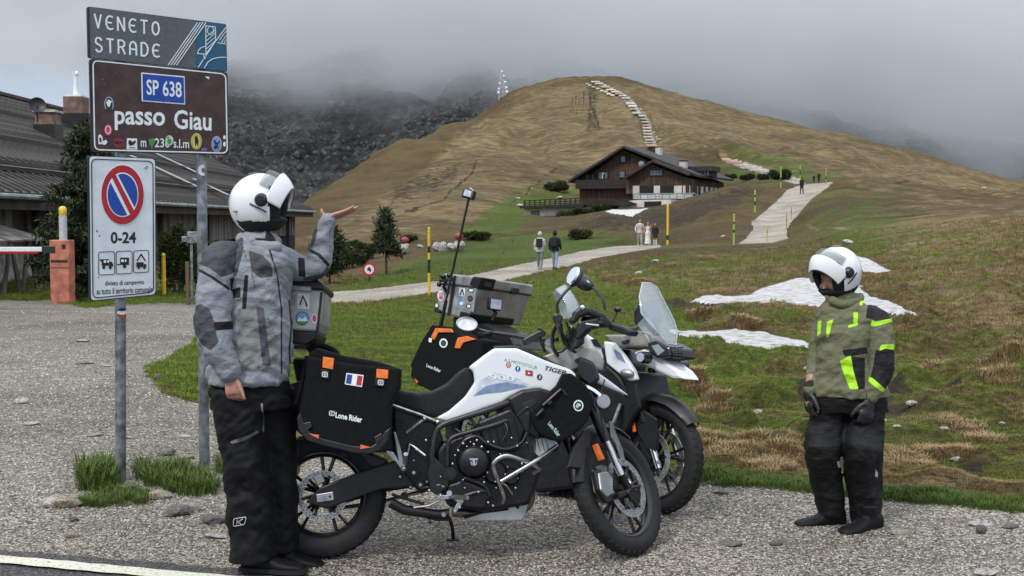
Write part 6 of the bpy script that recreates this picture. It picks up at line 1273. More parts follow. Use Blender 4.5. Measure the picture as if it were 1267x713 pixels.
PL('instrument_panel', [(706,402),(722,408),(724,425),(712,432),(702,420)], -.09, .09, gloss_b, .01); PL('inner_fairing', [(722,410),(742,424),(748,445),(728,456),(712,440)], -.11, .02, whitep, .015); PL('fairing_vent', [(731,420),(738,419),(746,431),(735,428)], .02, .03, sat_b, .003)
# luggage of the front motorcycle
def softbag(par, PLf, fr, M_root, outline, tray, w0, w1, lab, straps, tris, name='saddlebag'):
    sb = PLf(name, outline, w0, w1, nylon, org=.009, it=5); sb['label'] = lab; return sb
sbag = PL('saddlebag', [(380,440.5),(410,446),(440,451),(496,456),(495,478.7),(484,500),(483,529),(479.5,543),(470,555),(457,560),(438,559),(397.7,549.5),(381,544),(370,532),(368,517),(376,478.7)], .23, .41, nylon, org=.009, it=5); sbag['label'] = 'black saddlebag with orange straps'
PL('saddlebag_tray', [(367,517),(372,510),(378,530),(388,538),(400,543),(438,552),(458,553),(468,547),(476,534),(484,528),(480,545),(471,557),(457,562),(438,561),(397,551),(380,545.5),(369,533)], .25, .42, sat_b, .006)
for P_ in ([(375,524),(384,522),(386,528),(377,536)], [(463,541),(472,536),(473,542),(466,551)]): PL('tray_slot', P_, .42, .424, gloss_b, .002)
PL('bag_lid', [(381,438),(392,430),(425,440),(470,448),(494,456),(494,462),(440,455),(400,449),(381,444)], .20, .38, nylon, org=.010, it=6)
def onsb(name, poly, mat, lift=.002): return cast(fb.M, sbag, grid2d(poly, 3), lift, name, mat, nb)
for P_ in ([(399.5,441.5),(413.2,443.5),(412,457.5),(398.8,455)], [(465.8,456.5),(480.4,458),(480,469),(465.4,467.5)]): PL('orange_strap', P_, .40, .418, orange_n, .003)
for P_, lg in (([(397,456.5),(407.5,458.5),(406.8,469.5),(396.8,467.8)], (402,463.4)), ([(464,467.5),(476.6,469),(475.6,478.6),(463.8,477)], (471,473.4))):
    PL('strap_patch', P_, .412, .420, sat_b, .001); x, y = lg; flat(fb, ribbon(rpoly([(x-3,y-3),(x+3,y-2.6),(x+3,y+3),(x-3,y+2.6)], 1.4), .9, True)+ribbon([(x+1,y-1),(x-1,y-1),(x-1,y+1),(x+1,y+1),(x+1,y)], .7), .4215).build('patch_logo', pr_white, nb, smooth=False)
for P_ in ([(382,536.6),(394.8,538.3),(394,543)], [(446,550),(459,553.8),(445.4,556)]): PL('orange_corner', P_, .421, .427, pm('orange_rubber', (.72,.14,.05), .5), .001)
FQ = quad((428.6,461.6),(450,464.2),(447.8,479),(426.6,475.6)); fl = onsb('flag_patch', [FQ(0,0),FQ(1,0),FQ(1,1),FQ(0,1)], pr_white, .002); fl['label'] = 'French flag patch'
onsb('flag_patch', [FQ(.06,.1),FQ(.36,.1),FQ(.36,.9),FQ(.06,.9)], pm('flag_blue', (.02,.05,.28), .6), .003); onsb('flag_patch', [FQ(.66,.1),FQ(.95,.1),FQ(.95,.9),FQ(.66,.9)], pm('flag_red', (.45,.02,.03), .6), .003)
castwrite('Lone Rider', quad((415.4,509.8),(448.4,516),(447.8,523.4),(415,517)), pr_white, sbag, .002, bold=.03); x, y = 410.6, 511.6
o = cast(fb.M, sbag, (lambda P_: ([q for p_ in P_ for q in p_], [(4*i, 4*i+1, 4*i+2, 4*i+3) for i in range(len(P_))]))(ribbon(rpoly([(x-3,y-3),(x+3,y-2.4),(x+3,y+3),(x-3,y+2.4)], 1.4), .9, True)+ribbon([(x+1,y-1),(x-1,y-1),(x-1,y+1),(x+1,y+1)], .7)), .002, 'patch_logo', pr_white, nb)
o = PL('saddlebag', [(360,442),(480,452),(478,540),(380,540)], -.41, -.23, nylon, .03); TB('strap_roll', [(380,441,.33),(372,480,.36),(366,500,.36)], .012, nylon); TB('rolled_strap', [(382,434,.12),(395,428,.1),(412,434,.1),(420,444,.1)], .018, nylon, sm=3)
TB('rear_rack', [(355,430,.1),(390,432,.1),(430,452,.1)], .010, alu); PL('indicator', [(341,505),(350,500),(352,512),(343,514)], .12, .2, amber, .006)
case = PL('top_case', [(296,350),(399,358.5),(396,400),(392,411),(298,404)], -.25, .25, alubox, .012); case['label'] = 'silver top case behind the rider arm'; PL('case_lid', [(296,342),(394,346.5),(402,352),(401,360),(296,351.5)], -.258, .258, sat_b, .012); PL('case_base', [(298,404),(393,411),(391,420),(380,427),(300,420)], -.24, .24, sat_b, .01); PL('case_latch', [(361,353),(385,355),(385,361),(361,359)], .258, .265, alubox, .003); PL('case_handle', [(372,342),(392,343),(396,349),(372,347)], -.06, .262, gloss_b, .006)
PL('case_edge', [(396.5,361),(399.5,361),(394,411),(391,411)], .245, .255, sat_b, .003)
def sk(polys, mat, w, lab=None, fr=fb, par=None): 
    o = flat(fr, polys, w).build('sticker', mat, par or nb, smooth=False)
    if lab: o['label'] = lab
    return o
sk([[(368,363),(383,364),(383,383),(368,382)]], pm('sticker_pale', (.62,.65,.66), .4), .2515, 'pale sticker with dark blue letter A'); sk(ribbon([(371,377),(375,366.5),(380,378)], 1.8)+ribbon([(377,371),(379.5,380)], 1.2), C_('navy', (0,0,0)), .2535)
sk([ell(374,394,8.2,8.4)], pr_black, .2515, 'round landscape sticker'); sk([ell(374,394,7.2,7.4)], C_('azure', (0,0,0)), .2535); sk([[(367.4,397),(371,392.5),(374.4,395.5),(377.5,391.6),(381,397),(378,400),(370,400.2)]], pr_white, .2555); sk([[(367.6,397.6),(380.6,397.6),(378.4,400.4),(374,401.4),(369.6,400.4)]], C_('green', (0,0,0)), .2575)
sk([ell(389,394.5,3.6,6)], pr_white, .2515); sk([ell(389,394,2.6,4.4)], C_('pink', (0,0,0)), .2535); sk([[(361,366),(366,365),(365.6,378),(361,379)]], pm('sticker_tan', (.36,.27,.18), .5), .2515)
# ================================================================== FAR MOTORCYCLE
ff = Frame(591.7, 8.25, -43, -8); nf = ff.empty('motorcycle', 'rear white adventure motorcycle turned towards the camera with stickered aluminium top case', 'motorcycle', 'motorcycles parked on the gravel')
PL, TB, BL, CYL, DN = helper(ff, nf)
fa2 = ff(812, 573, 0).x; wheel(nf, Matrix.Translation((0, 0, .325)), .325, .15, .13, 5, False, 'rear wheel')
fsy = sfr(ff, Vector((fa2, 0, .345)), -6); sM2 = ff.I @ fsy.M; wheel(nf, sM2 @ Matrix.Translation((fa2, 0, .345)), .345, .098, .160, 6, True, 'front wheel')
SPL, STB, SBL, SCYL, SDN = helper(fsy, nf, sM2); fender(SDN, fa2, .345, .385, 40, 150, .085, 'front_fender', sat_b, .04)
SPL('fork_guard', [(783,501),(800,510),(812,518),(813,540),(812,558),(800,556),(789,538),(785,520)], .10, .125, sat_b, .008); SPL('reflector', [(780.5,519),(784,518),(786.5,534),(783,535)], .127, .135, amber, .002)
for w_ in (.105, -.105):
    a, b2_ = fsy(815, 580, .105), fsy(778, 455, .105); c_ = a.lerp(b2_, .45)
    SDN(MB().tube([(a.x, -w_, a.z), (c_.x, -w_, c_.z)], .020, 12), 'fork_slider', chrome, None); SDN(MB().tube([(c_.x, -w_, c_.z), (b2_.x, -w_, b2_.z)], .028, 12), 'fork_leg', gloss_b, None)
SPL('brake_caliper', [(786,560),(798,556),(806,566),(802,582),(790,580)], .06, .11, eng_m, .006); SCYL('axle_nut', 812, 573, .1, .12, .016, steel, n=6); SPL('caliper_bracket', [(790,545),(800,548),(812,570),(806,580),(796,566)], .08, .10, sat_b, .004)
PL('engine_block', [(640,560),(660,490),(740,470),(775,500),(770,560),(740,600),(660,610)], -.16, .16, eng_m, .02); PL('radiator', [(740,455),(785,460),(792,505),(770,540),(735,530)], -.17, .17, eng_m, .015)
PL('seat', [(600,436),(640,440),(680,452),(690,440),(700,450),(690,470),(640,462),(600,455)], -.14, .14, seatm, org=.012); tank2 = PL('tank', [(690,450),(705,434),(730,426),(752,430),(766,448),(764,470),(748,484),(720,482)], -.15, .14, sat_b, org=.010, it=8)
PL('side_fairing', [(746,422),(758,424),(772,440),(784,458),(788,470),(779,472),(765,462),(750,450)], .15, .19, whitep, .012); flat(ff, [[(759,432),(768,437),(774,449),(764,444)]], .1925).build('body_graphic', bluegr, nf, smooth=False)
PL('beak', [(782,436),(795,432),(817,442),(838,458),(846.5,469.5),(833,469),(815,461),(795,451)], -.09, .09, whitep, .018); PL('beige_cover', [(746,414),(772,414),(790,409),(800,413),(804,420),(806,430),(795,428),(772,432),(758,428)], -.12, .06, beige, org=.009, it=7); PL('cover_tab', [(768,423),(776,420),(777,424),(770,426)], .055, .075, gloss_b, .002)
PL('headlamp', [(800,424),(812,421),(828,430),(830,442),(815,444),(803,438)], -.13, .13, gloss_b, .012); PL('headlamp_lens', [(806,428),(814,426),(822,434),(814,440)], .131, .136, scr, 0)
for k in range(5): TB('grille_bar', [(826+k*4.2,429+k*.4,.10),(829+k*3.6,437,.11),(827+k*4,445,.10)], .0035, sat_b, n=5, sm=2)
for y in (430, 437, 444): TB('grille_bar', [(824,y,.10),(836,y+.5,.115),(846,y,.08)], .0035, sat_b, n=5)
CYL('fog_lamp', 792, 442, .14, .22, .036, gloss_b, n=20, r1=.034); CYL('fog_lamp_lens', 792, 442, .22, .226, .028, chrome); CYL('fog_lamp', 838, 452, -.2, -.12, .034, gloss_b); BL('indicator', 776, 462, .2, .05, .03, .028, alu); TB('radiator_hose', [(752,455,.16),(768,470,.17),(776,490,.16)], .018, sat_b, sm=3); TB('crash_bar', [(690,525,.15),(720,548,.22),(752,535,.22),(768,500,.18)], .012, steel, sm=4)
fw = Frame(0, 1, 47, -33, z0=0); P_ = at(818, 395, 7.28); fw.M = Matrix.Translation(P_) @ Matrix.Rotation(R(47), 4, 'Z') @ Matrix.Rotation(R(-30), 4, 'X'); fw.I = fw.M.inverted()
ws = [(795,349.5),(805,350),(815,354),(822,367),(830,381),(837,394),(840,410),(836,427),(827,425.5),(815,410),(804,396),(797,385),(793,366)]
v2, f2 = grid2d(ws, 5); vs = []
for x, y in v2:
    q = fw(x, y, 0); vs.append((q.x, q.y, q.z))
cxm = np.mean([q[0] for q in vs]); I2 = ff.I @ fw.M; mb = MB(); mb.add([I2 @ Vector((a, b_+1.2*(a-cxm)**2, c_)) for a, b_, c_ in vs], f2); o = mb.build('windshield', scr, nf); o.modifiers.new('s', 'SOLIDIFY').thickness = .005
rw = [fw(x, y, -.004) for x, y in ws+[ws[0]]]; mb = MB(); mb.tube([I2 @ Vector((q.x, q.y+1.2*(q.x-cxm)**2, q.z)) for q in rw], .004, 5); mb.build('windshield_rim', pm('pale_rim', (.5,.55,.6), .2), nf)
PL('windshield_mount', [(797,392),(802,396),(812,414),(808,416),(798,402)], .02, .06, gloss_b, .006); PL('instrument_panel', [(784,385),(793,372),(797,392),(790,405),(784,400)], -.08, .12, gloss_b, .01); PL('inner_deflector', [(788,402),(797,392),(806,408),(808,418),(796,412)], .10, .16, scr, .004)
TB('handlebar', [(745,400,.36),(760,406,.22),(778,408,.08),(790,404,-.1),(800,392,-.3)], .013, sat_b, sm=3, n=10); TB('grip', [(742,396,.42),(757,404,.30)], .019, sat_b, n=12); PL('handguard', [(755,400),(770,404),(782,410),(778,416),(764,412),(752,408)], .25, .33, sat_b, .010); BL('brake_reservoir', 764, 383, .2, .026, .022, .018, gloss_b); TB('brake_reservoir_mount', [(763,386,.2),(758,398,.22)], .008, sat_b)
TB('mirror_stalk', [(748.5,383,.38),(747,374,.38),(742,364,.38),(732,355,.38)], .0085, sat_b, sm=3); m1 = ff(722, 350, .38); mb = MB(); mb.ball(m1, (.085, .03, .045), 18, 10, rot=(0, R(18), 0)); mb.build('mirror', gloss_b, nf)
bag2 = PL('saddlebag', [(534,402),(552,404),(570,414),(598,421),(596,440),(580,462),(556,476),(532,484),(514,475.5),(507.5,465),(508.5,449),(521,422)], .23, .41, nylon, org=.010, it=5); bag2['label'] = 'black saddlebag with orange straps and a round badge'
for P_ in ([(533,417),(538.5,406),(557.5,407),(560,411.5),(542,411.5),(537,421)], [(562,430.5),(566,418),(577,416),(588,420),(573,424),(568.5,431.5)]): PL('orange_strap', P_, .405, .42, orange_n, .003)
cb = lambda name, poly, mat, lift: cast(ff.M, bag2, grid2d(poly, 3), lift, name, mat, nf)
cb('badge', ell(549, 424.7, 5.2, 5.8), pr_white, .002); cb('badge', ell(549, 424.7, 3.4, 3.9), pm('badge_dark_green', (.03,.07,.03), .5), .003); cb('badge', [(531,418),(535,419),(534,424),(530.4,423)], pr_white, .002); castwrite('Lone Rider', quad((528.4,450),(546,457.4),(545.2,461.4),(527.8,454)), pr_white, bag2, .002, ff.M, parent=nf); cb('badge', [(512.6,468),(518,472),(516,474.6),(512.4,471)], pm('orange_rubber', (0,)*3), .003)
PL('saddlebag', [(534,402),(598,421),(596,440),(556,476),(514,475)], -.41, -.23, nylon, .03); PL('rear_rack', [(560,392),(600,400),(632,416),(640,432),(600,428),(560,412)], -.12, .14, sat_b, .012); TB('rack_tube', [(575,418,.2),(590,430,.2),(608,440,.18)], .012, sat_b)
cs_ = PL('top_case', [(546.5,350),(592,355),(579,396),(538,385)], -.29, .24, alubox, .012); cs_['label'] = 'aluminium top case covered in stickers'; PL('case_lid', [(549,338),(595,343),(592,356),(546,351)], -.296, .246, alubox, .012); PL('case_edge', [(546,350),(592,355.2),(591.6,357),(545.6,352)], -.298, .248, gloss_b, .003)
PL('case_corner', [(585,342),(595.4,343),(591,358),(580,352)], .10, .252, sat_b, .008); PL('case_corner', [(569,385),(582,388),(578.6,397),(567,394)], -.2, .25, sat_b, .008); PL('case_corner', [(537,380),(545,384),(544,388),(537,386)], -.2, .25, sat_b, .006)
PL('case_strap', [(561,341),(564,341.4),(556,391),(553,390)], .247, .252, sat_b, .002)
def frontbox(name, px, py, dw, dz, mat, t=.02):   # things on the case's front face
    c_ = cs_; 
xf = ff(590, 375, .24).x+.012; xb_ = lambda px, py: (lambda d, o: o+d*((xf-o.x)/d.x))((ff.I.to_3x3() @ ray(px, py)), ff.I @ Vector((0, 0, HC)))
for px, py, a, c_, m_, nm in ((603,352,.045,.03,gloss_b,'case_latch'),(637,360,.05,.03,gloss_b,'case_latch')): P_ = xb_(px, py); mb = MB(); mb.box(P_+Vector((-.01, 0, 0)), (.04, a*1.6, c_*1.5)); mb.build(nm, m_, nf, bevel=.006)
P_ = xb_(605, 376); mb = MB(); mb.box(P_+Vector((.05, 0, 0)), (.03, .12, .085)); o = mb.build('mounted_camera', sat_b, nf, bevel=.008); o['label'] = 'small box camera clamped in front of the top case'; mb = MB(); mb.box(P_+Vector((.067, 0, 0)), (.003, .10, .065)); mb.build('camera_screen', palegr, o); P2_ = xb_(604, 396); mb = MB(); mb.tube([P_+Vector((.05, 0, -.04)), P_.lerp(P2_, .5)+Vector((.05, .02, 0)), P2_+Vector((.04, 0, 0))], .014, 8); mb.build('camera_mount', sat_b, o)
SKT = [((549,370),4.6,7,'pr',(.7,.65,.66)),((549,366),3,3.6,'pink',(0,)*3),((545,383),2.6,3.6,'navy',(0,)*3),((553.5,354.5),1,1,'pr',0)]
def skf(polys, mat, w=.2415, lab=None): return sk(polys, mat, w, lab, ff, nf)
skf([[(566,353),(590,356),(586,386),(560,380)]], alubox, .2412); skf([ell(545.5,366,4,6.4)], pr_white, lab='round pink and white sticker'); skf([ell(545.2,364,2.6,3)], C_('rose', (0,)*3), .2435); skf([ell(545.6,368.5,2.4,2.2)], C_('pink', (0,)*3), .2435)
skf([[(569,356),(576,357),(575,367),(567.6,366)]], pr_white, lab='pale sticker with blue letter A'); skf(ribbon([(569.4,364.6),(572,358),(574,365.4)], 1.2), C_('navy', (0,)*3), .2435); skf([ell(571,374.6,3.6,4.4)], C_('azure', (0,)*3), lab='round blue landscape sticker'); skf([ell(570.8,375.6,2.4,2)], pr_white, .2435)
skf([ell(583,359.4,4,2.8)], pr_black); skf([ell(583,359.4,2.8,1.6)], pr_white, .2435); skf([ell(582,369.6,3.4,4)], C_('black', (0,)*3), lab='round dark sticker with a red mark'); skf([ell(581.6,369.4,1.8,2)], C_('dull_red', (0,)*3), .2435); skf([ell(580,379,3.4,3)], pr_black); skf([ell(580,379,2.2,1.8)], pr_white, .2435); skf([ell(540.5,378,2.6,3.6)], pr_black); skf([ell(540.5,378,1.6,2.4)], pr_white, .2435)
# camera stick fixed to the rear motorcycle
st_a, st_b = ff(545, 402, .36), ff(580, 246, .36); TB('camera_stick', [(545,402,.36),(580,246,.36)], .0085, sat_b, n=10); TB('camera_stick', [(545,404,.36),(552,372,.36)], .013, gloss_b, n=10)
mb = MB(); mb.box(st_b+Vector((.0, 0, .03)), (.085, .05, .062), rot=(0, R(12), R(30))); o = mb.build('action_camera', sat_b, nf, bevel=.008); o['label'] = 'small action camera on top of the stick'; mb = MB(); mb.box(st_b+Vector((.012, -.028, .032)), (.05, .006, .042), rot=(0, R(12), R(30))); mb.build('camera_screen', palegr, o)
mb = MB(); mb.tube([st_b+Vector((.04, -.02, .0)), st_b+Vector((.055, -.02, .05)), st_b+Vector((.02, -.02, .07))], .005, 6); mb.build('camera_cage', chrome, o)
c1_ = ff(550, 340, .34); TB('clamp_arm', [(545,347,.3),(553,346,.32),(560,346,.36)], .014, sat_b); BL('clamp_knob', 548, 342, .32, .03, .02, .018, gloss_b); BL('clamp_knob', 556, 341, .34, .02, .02, .02, gloss_b); BL('clamp_knob', 543.5, 352, .30, .018, .018, .018, gloss_b); TB('clamp_arm', [(553,346,.32),(549,355,.28),(553,362,.25)], .012, sat_b)
# small mechanical clutter of the front motorcycle
PL, TB, BL, CYL, DN = helper(fb, nb)
TB('brake_hose', [(748,470,.16),(742,500,.2),(748,540,.2),(752,575,.17),(752,590,.14)], .004, sat_b, sm=4, n=6); TB('coolant_pipe', [(600,548,.205),(590,540,.21),(575,545,.21),(566,556,.2)], .008, frame_m, sm=4); TB('oil_line', [(612,596,.22),(625,600,.225),(634,612,.2)], .004, alu, sm=4, n=6)
TB('wiring', [(560,528,.16),(575,540,.19),(572,552,.2)], .004, sat_b, sm=4, n=6); TB('wiring', [(616,512,.16),(628,530,.2),(622,545,.205)], .004, sat_b, sm=4, n=6); TB('shift_rod', [(520,604,.15),(545,600,.19)], .004, steel, n=6)
for x, y, r_ in ((520,600,.02),(508,603,.013),(528,596,.011),(512,585,.02),(495,590,.014),(646,582,.02),(573,620,.014)): CYL('fastener_boss', x, y, .15, .19, r_, eng_m, n=12); CYL('fastener_head', x, y, .188, .197, r_*.45, steel, n=6)
PL('rear_shock', [(505,560),(513,556),(524,590),(516,594)], -.02, .04, pm('shock_spring', (.12,.12,.12), .4, .6), .006); TB('chain', [(408,604,-.11),(470,600,-.11),(530,596,-.11)], .012, steel, n=6); TB('chain', [(408,630,-.11),(470,622,-.11),(530,606,-.11)], .012, steel, n=6)
PL('tank_seam', [(600,505),(622,497.5),(628,493),(646,483),(667,481),(686,486),(686,488),(667,483.5),(646,485.6),(629,495.4),(623,500),(601,507.5)], .10, .172, sat_b, .002); PL('inner_cowl_vent', [(645,500),(660,494),(664,500),(650,507)], .19, .193, gloss_b, .001); PL('inner_cowl_vent', [(650,512),(660,507),(662,513),(653,518)], .19, .193, gloss_b, .001)
for i in range(6): TB('radiator_fin', [(648+i*5.4,545-i*.6,.165),(652+i*5.4,560-i*.6,.165)], .0025, alu, n=4)
# ================================================================== PEOPLE
skin = pm('skin', (.42,.22,.15), .55, var=.12, scale=25, bump=.0006); skin.node_tree.nodes['Principled BSDF'].inputs['Subsurface Weight'].default_value = .08
helm_w = pm('helmet_white', (.76,.78,.80), .18, var=.02, scale=4, coat=.7); helm_k = pm('helmet_black', (.010,.010,.012), .35, var=.1); lining = pm('helmet_lining', (.012,.012,.013), .9); visor_m = bpy.data.materials.new('smoked_visor'); visor_m.use_nodes = True; b_ = visor_m.node_tree.nodes['Principled BSDF']; b_.inputs['Base Color'].default_value = (.10, .12, .14, 1); b_.inputs['Roughness'].default_value = .05; b_.inputs['Alpha'].default_value = .3; b_.inputs['Coat Weight'].default_value = 1
boot_m = pm('boot_leather', (.0045,.0045,.005), .6, var=.3, scale=18, bump=.004, bscale=30, spec=.25); trou = pm('black_riding_trousers', (.0055,.0055,.006), .75, var=.3, scale=5, bump=.022, bscale=6, spec=.3); gtrim = pm('grey_reflective', (.12,.12,.125), .5)
def painted(name, base, layers, rough=.72, bump=.008, bs=7):
    m = bpy.data.materials.new(name); m.use_nodes = True; nt = m.node_tree; b = nt.nodes['Principled BSDF']; tcn = nd(nt, 'ShaderNodeTexCoord'); o_ = tcn.outputs['Object']
    c = RAMP(nt, NZ(nt, o_, 7, 5, .6), [(.3, tuple(v*.9 for v in base)), (.7, tuple(min(1, v*1.06) for v in base))])
    for a, col in layers:
        mr = nd(nt, 'ShaderNodeMapRange'); mr.inputs[1].default_value = -.35; mr.inputs[2].default_value = .35; nt.links.new(ATTR(nt, a), mr.inputs[0]); c = MIX(nt, mr.outputs[0], c, tuple(col))
    c = MIX(nt, 1, c, RAMP(nt, NZ(nt, o_, 160, 2, .5), [(.3, .86), (.7, 1.1)]), 'MULTIPLY'); nt.links.new(c, b.inputs['Base Color']); b.inputs['Roughness'].default_value = rough; b.inputs['Specular IOR Level'].default_value = .3
    h = MATH(nt, 'ADD', NZ(nt, o_, bs, 5, .55, stretch=(1, 1, 1.7)), MATH(nt, 'MULTIPLY', NZ(nt, o_, bs*3.4, 3, .5), .18)); BUMP(nt, b, h, bump*3.2, 1); return m
def paint(o, layers):
    """layers: (attribute, [image outlines]) -> signed distance stored on the garment's own vertices"""
    bpy.context.view_layer.update(); n = len(o.data.vertices); co = np.empty(n*3, np.float32); o.data.vertices.foreach_get('co', co); M = np.array(o.matrix_world); P = co.reshape(-1, 3) @ M[:3, :3].T+M[:3, 3]; px, py = project(P)
    for a, polys in layers:
        d = np.full(n, -99.)
        for q in polys: d = np.maximum(d, sdpoly(px, py, q))
        vattr(o.data, a, d)
def folds(o, amp, sx=9, sz=12, seed=0):
    n = len(o.data.vertices); co = np.empty(n*3, np.float32); no = np.empty(n*3, np.float32); o.data.vertices.foreach_get('co', co); o.data.vertices.foreach_get('normal', no); P = co.reshape(-1, 3); N = no.reshape(-1, 3)
    d = 1-np.abs(fbm(P[:, 0]*sx+P[:, 2]*4+seed, P[:, 2]*sz+P[:, 1]*7, seed, 3)*2-1); d2 = 1-np.abs(fbm(P[:, 0]*sx*1.7-P[:, 2]*11+seed*3, P[:, 2]*sz*.8+P[:, 1]*9, seed+7, 2)*2-1)
    P = P+N*((d-.72)*amp+(d2-.75)*amp*.6)[:, None]; o.data.vertices.foreach_set('co', P.astype(np.float32).ravel()); o.data.update()
def rowloft(mb, rows, Y, n=28, sq=2.4):
    """rows: (y, xl, xr, depth_m[, dY]) image rows -> horizontal superellipse rings"""
    rings = []
    for r_ in rows:
        y, xl, xr, dep = r_[:4]; Yc = Y+(r_[4] if len(r_) > 4 else 0); a, b_ = at(xl, y, Yc), at(xr, y, Yc); c_ = (a+b_)/2; hw = (b_-a).length/2; ring = []
        for k in range(n):
            t = 2*math.pi*k/n; cx_, sy_ = math.cos(t), math.sin(t); ring.append((c_.x+hw*math.copysign(abs(cx_)**(2/sq), cx_), c_.y+dep*math.copysign(abs(sy_)**(2/sq), sy_), c_.z))
        rings.append(ring)
    mb.loft(rings); return mb
def ptube(mb, pts, n=14, sm=3):
    """pts: (px, py, Y, r_px)"""
    P = [at(x, y, Y) for x, y, Y, r in pts]; rr_ = [r/FPX*Y for x, y, Y, r in pts]; Q_ = bez(P, sm); mb.tube(Q_, [float(np.interp(i/sm, range(len(rr_)), rr_)) for i in range(len(Q_))], n)
    mb.ball(Q_[0], rr_[0]*.98, 12, 8); mb.ball(Q_[-1], rr_[-1]*.98, 12, 8); return mb
def garment(mb, name, mat, par, O_, vox=.009, it=6, fold=0, seed=0, open_=None):
    mb.v = [tuple(Vector(v)-O_) for v in mb.v]; o = mb.build(name, mat, par); organic(o, vox, it)
    if fold: folds(o, fold, seed=seed)
    return o
def hand(mb, wr, d, nrm, L=.19, curl=(.2, .25, .3, .4), rad=.0088, thumb=1, spread=.10, thumb_dir=None):
    """five-fingered hand rooted at the wrist: d = finger direction, nrm = back of the hand, thumb = side"""
    d = Vector(d).normalized(); nrm = Vector(nrm); nrm = (nrm-d*nrm.dot(d)).normalized(); s = d.cross(nrm)*thumb; wr = Vector(wr); pl = L*.50
    rings = []
    for t, w_, h in ((-.10, .024, .020), (0, .028, .019), (.35, .040, .016), (.75, .043, .014), (1.02, .040, .011)):
        c_ = wr+d*pl*t; rings.append([c_+s*w_*math.cos(2*math.pi*k/12)+nrm*h*math.sin(2*math.pi*k/12) for k in range(12)])
    mb.loft(rings)
    for i, (fl, off) in enumerate(((.46, .031), (.51, .0105), (.48, -.0105), (.38, -.031))):
        p_ = wr+d*pl*.92+s*off; a = curl[i]; dd = (d+s*off*spread*16).normalized(); P_ = [p_-d*.02, p_]
        for k, seg in enumerate((.42, .32, .26)):
            ang = a*(k+.6); v = dd*math.cos(ang*1.25)-nrm*math.sin(ang*1.25); p_ = p_+v*L*fl*seg; P_.append(p_)
        mb.tube(P_, [rad*1.1, rad*1.08, rad, rad*.92, rad*.72], 8); mb.ball(P_[-1], rad*.72, 8, 6)
    td = (thumb_dir or (s*.8+d*.75-nrm*.35)); td = Vector(td).normalized(); b0 = wr+d*pl*.18+s*.020; P_ = [b0, b0+td*.035, b0+td*.062+d*.012, b0+td*.080+d*.028]
    mb.tube(P_, [rad*1.5, rad*1.35, rad*1.1, rad*.8], 8); mb.ball(P_[-1], rad*.8, 8, 6); return mb
def shellband(az0, az1, el0, el1, k, nu=40, nv=20, a=.150, b_=.128, c_=.150, cut=None, rotel=0):
    """part of the helmet ovoid between azimuths and elevations (degrees; x forward)"""
    mb = MB(); g_ = []
    for j in range(nv+1):
        el = R(el0+(el1-el0)*j/nv)
        for i in range(nu+1):
            az = R(az0+(az1-az0)*i/nu); x = a*math.cos(el)*math.cos(az); y = b_*math.cos(el)*math.sin(az); z = c_*math.sin(el)*(1.0 if el > 0 else 1.08)
            if x < 0: x *= 1.06
            x *= k; y *= k; z *= k
            if rotel: t = R(rotel); x, z = x*math.cos(t)-z*math.sin(t), x*math.sin(t)+z*math.cos(t)
            g_.append((x, y, z))
    fs_ = []
    for j in range(nv):
        for i in range(nu):
            az = az0+(az1-az0)*(i+.5)/nu; el = el0+(el1-el0)*(j+.5)/nv
            if cut and cut(az, el): continue
            fs_.append((j*(nu+1)+i, j*(nu+1)+i+1, (j+1)*(nu+1)+i+1, (j+1)*(nu+1)+i))
    mb.add(g_, fs_); return mb
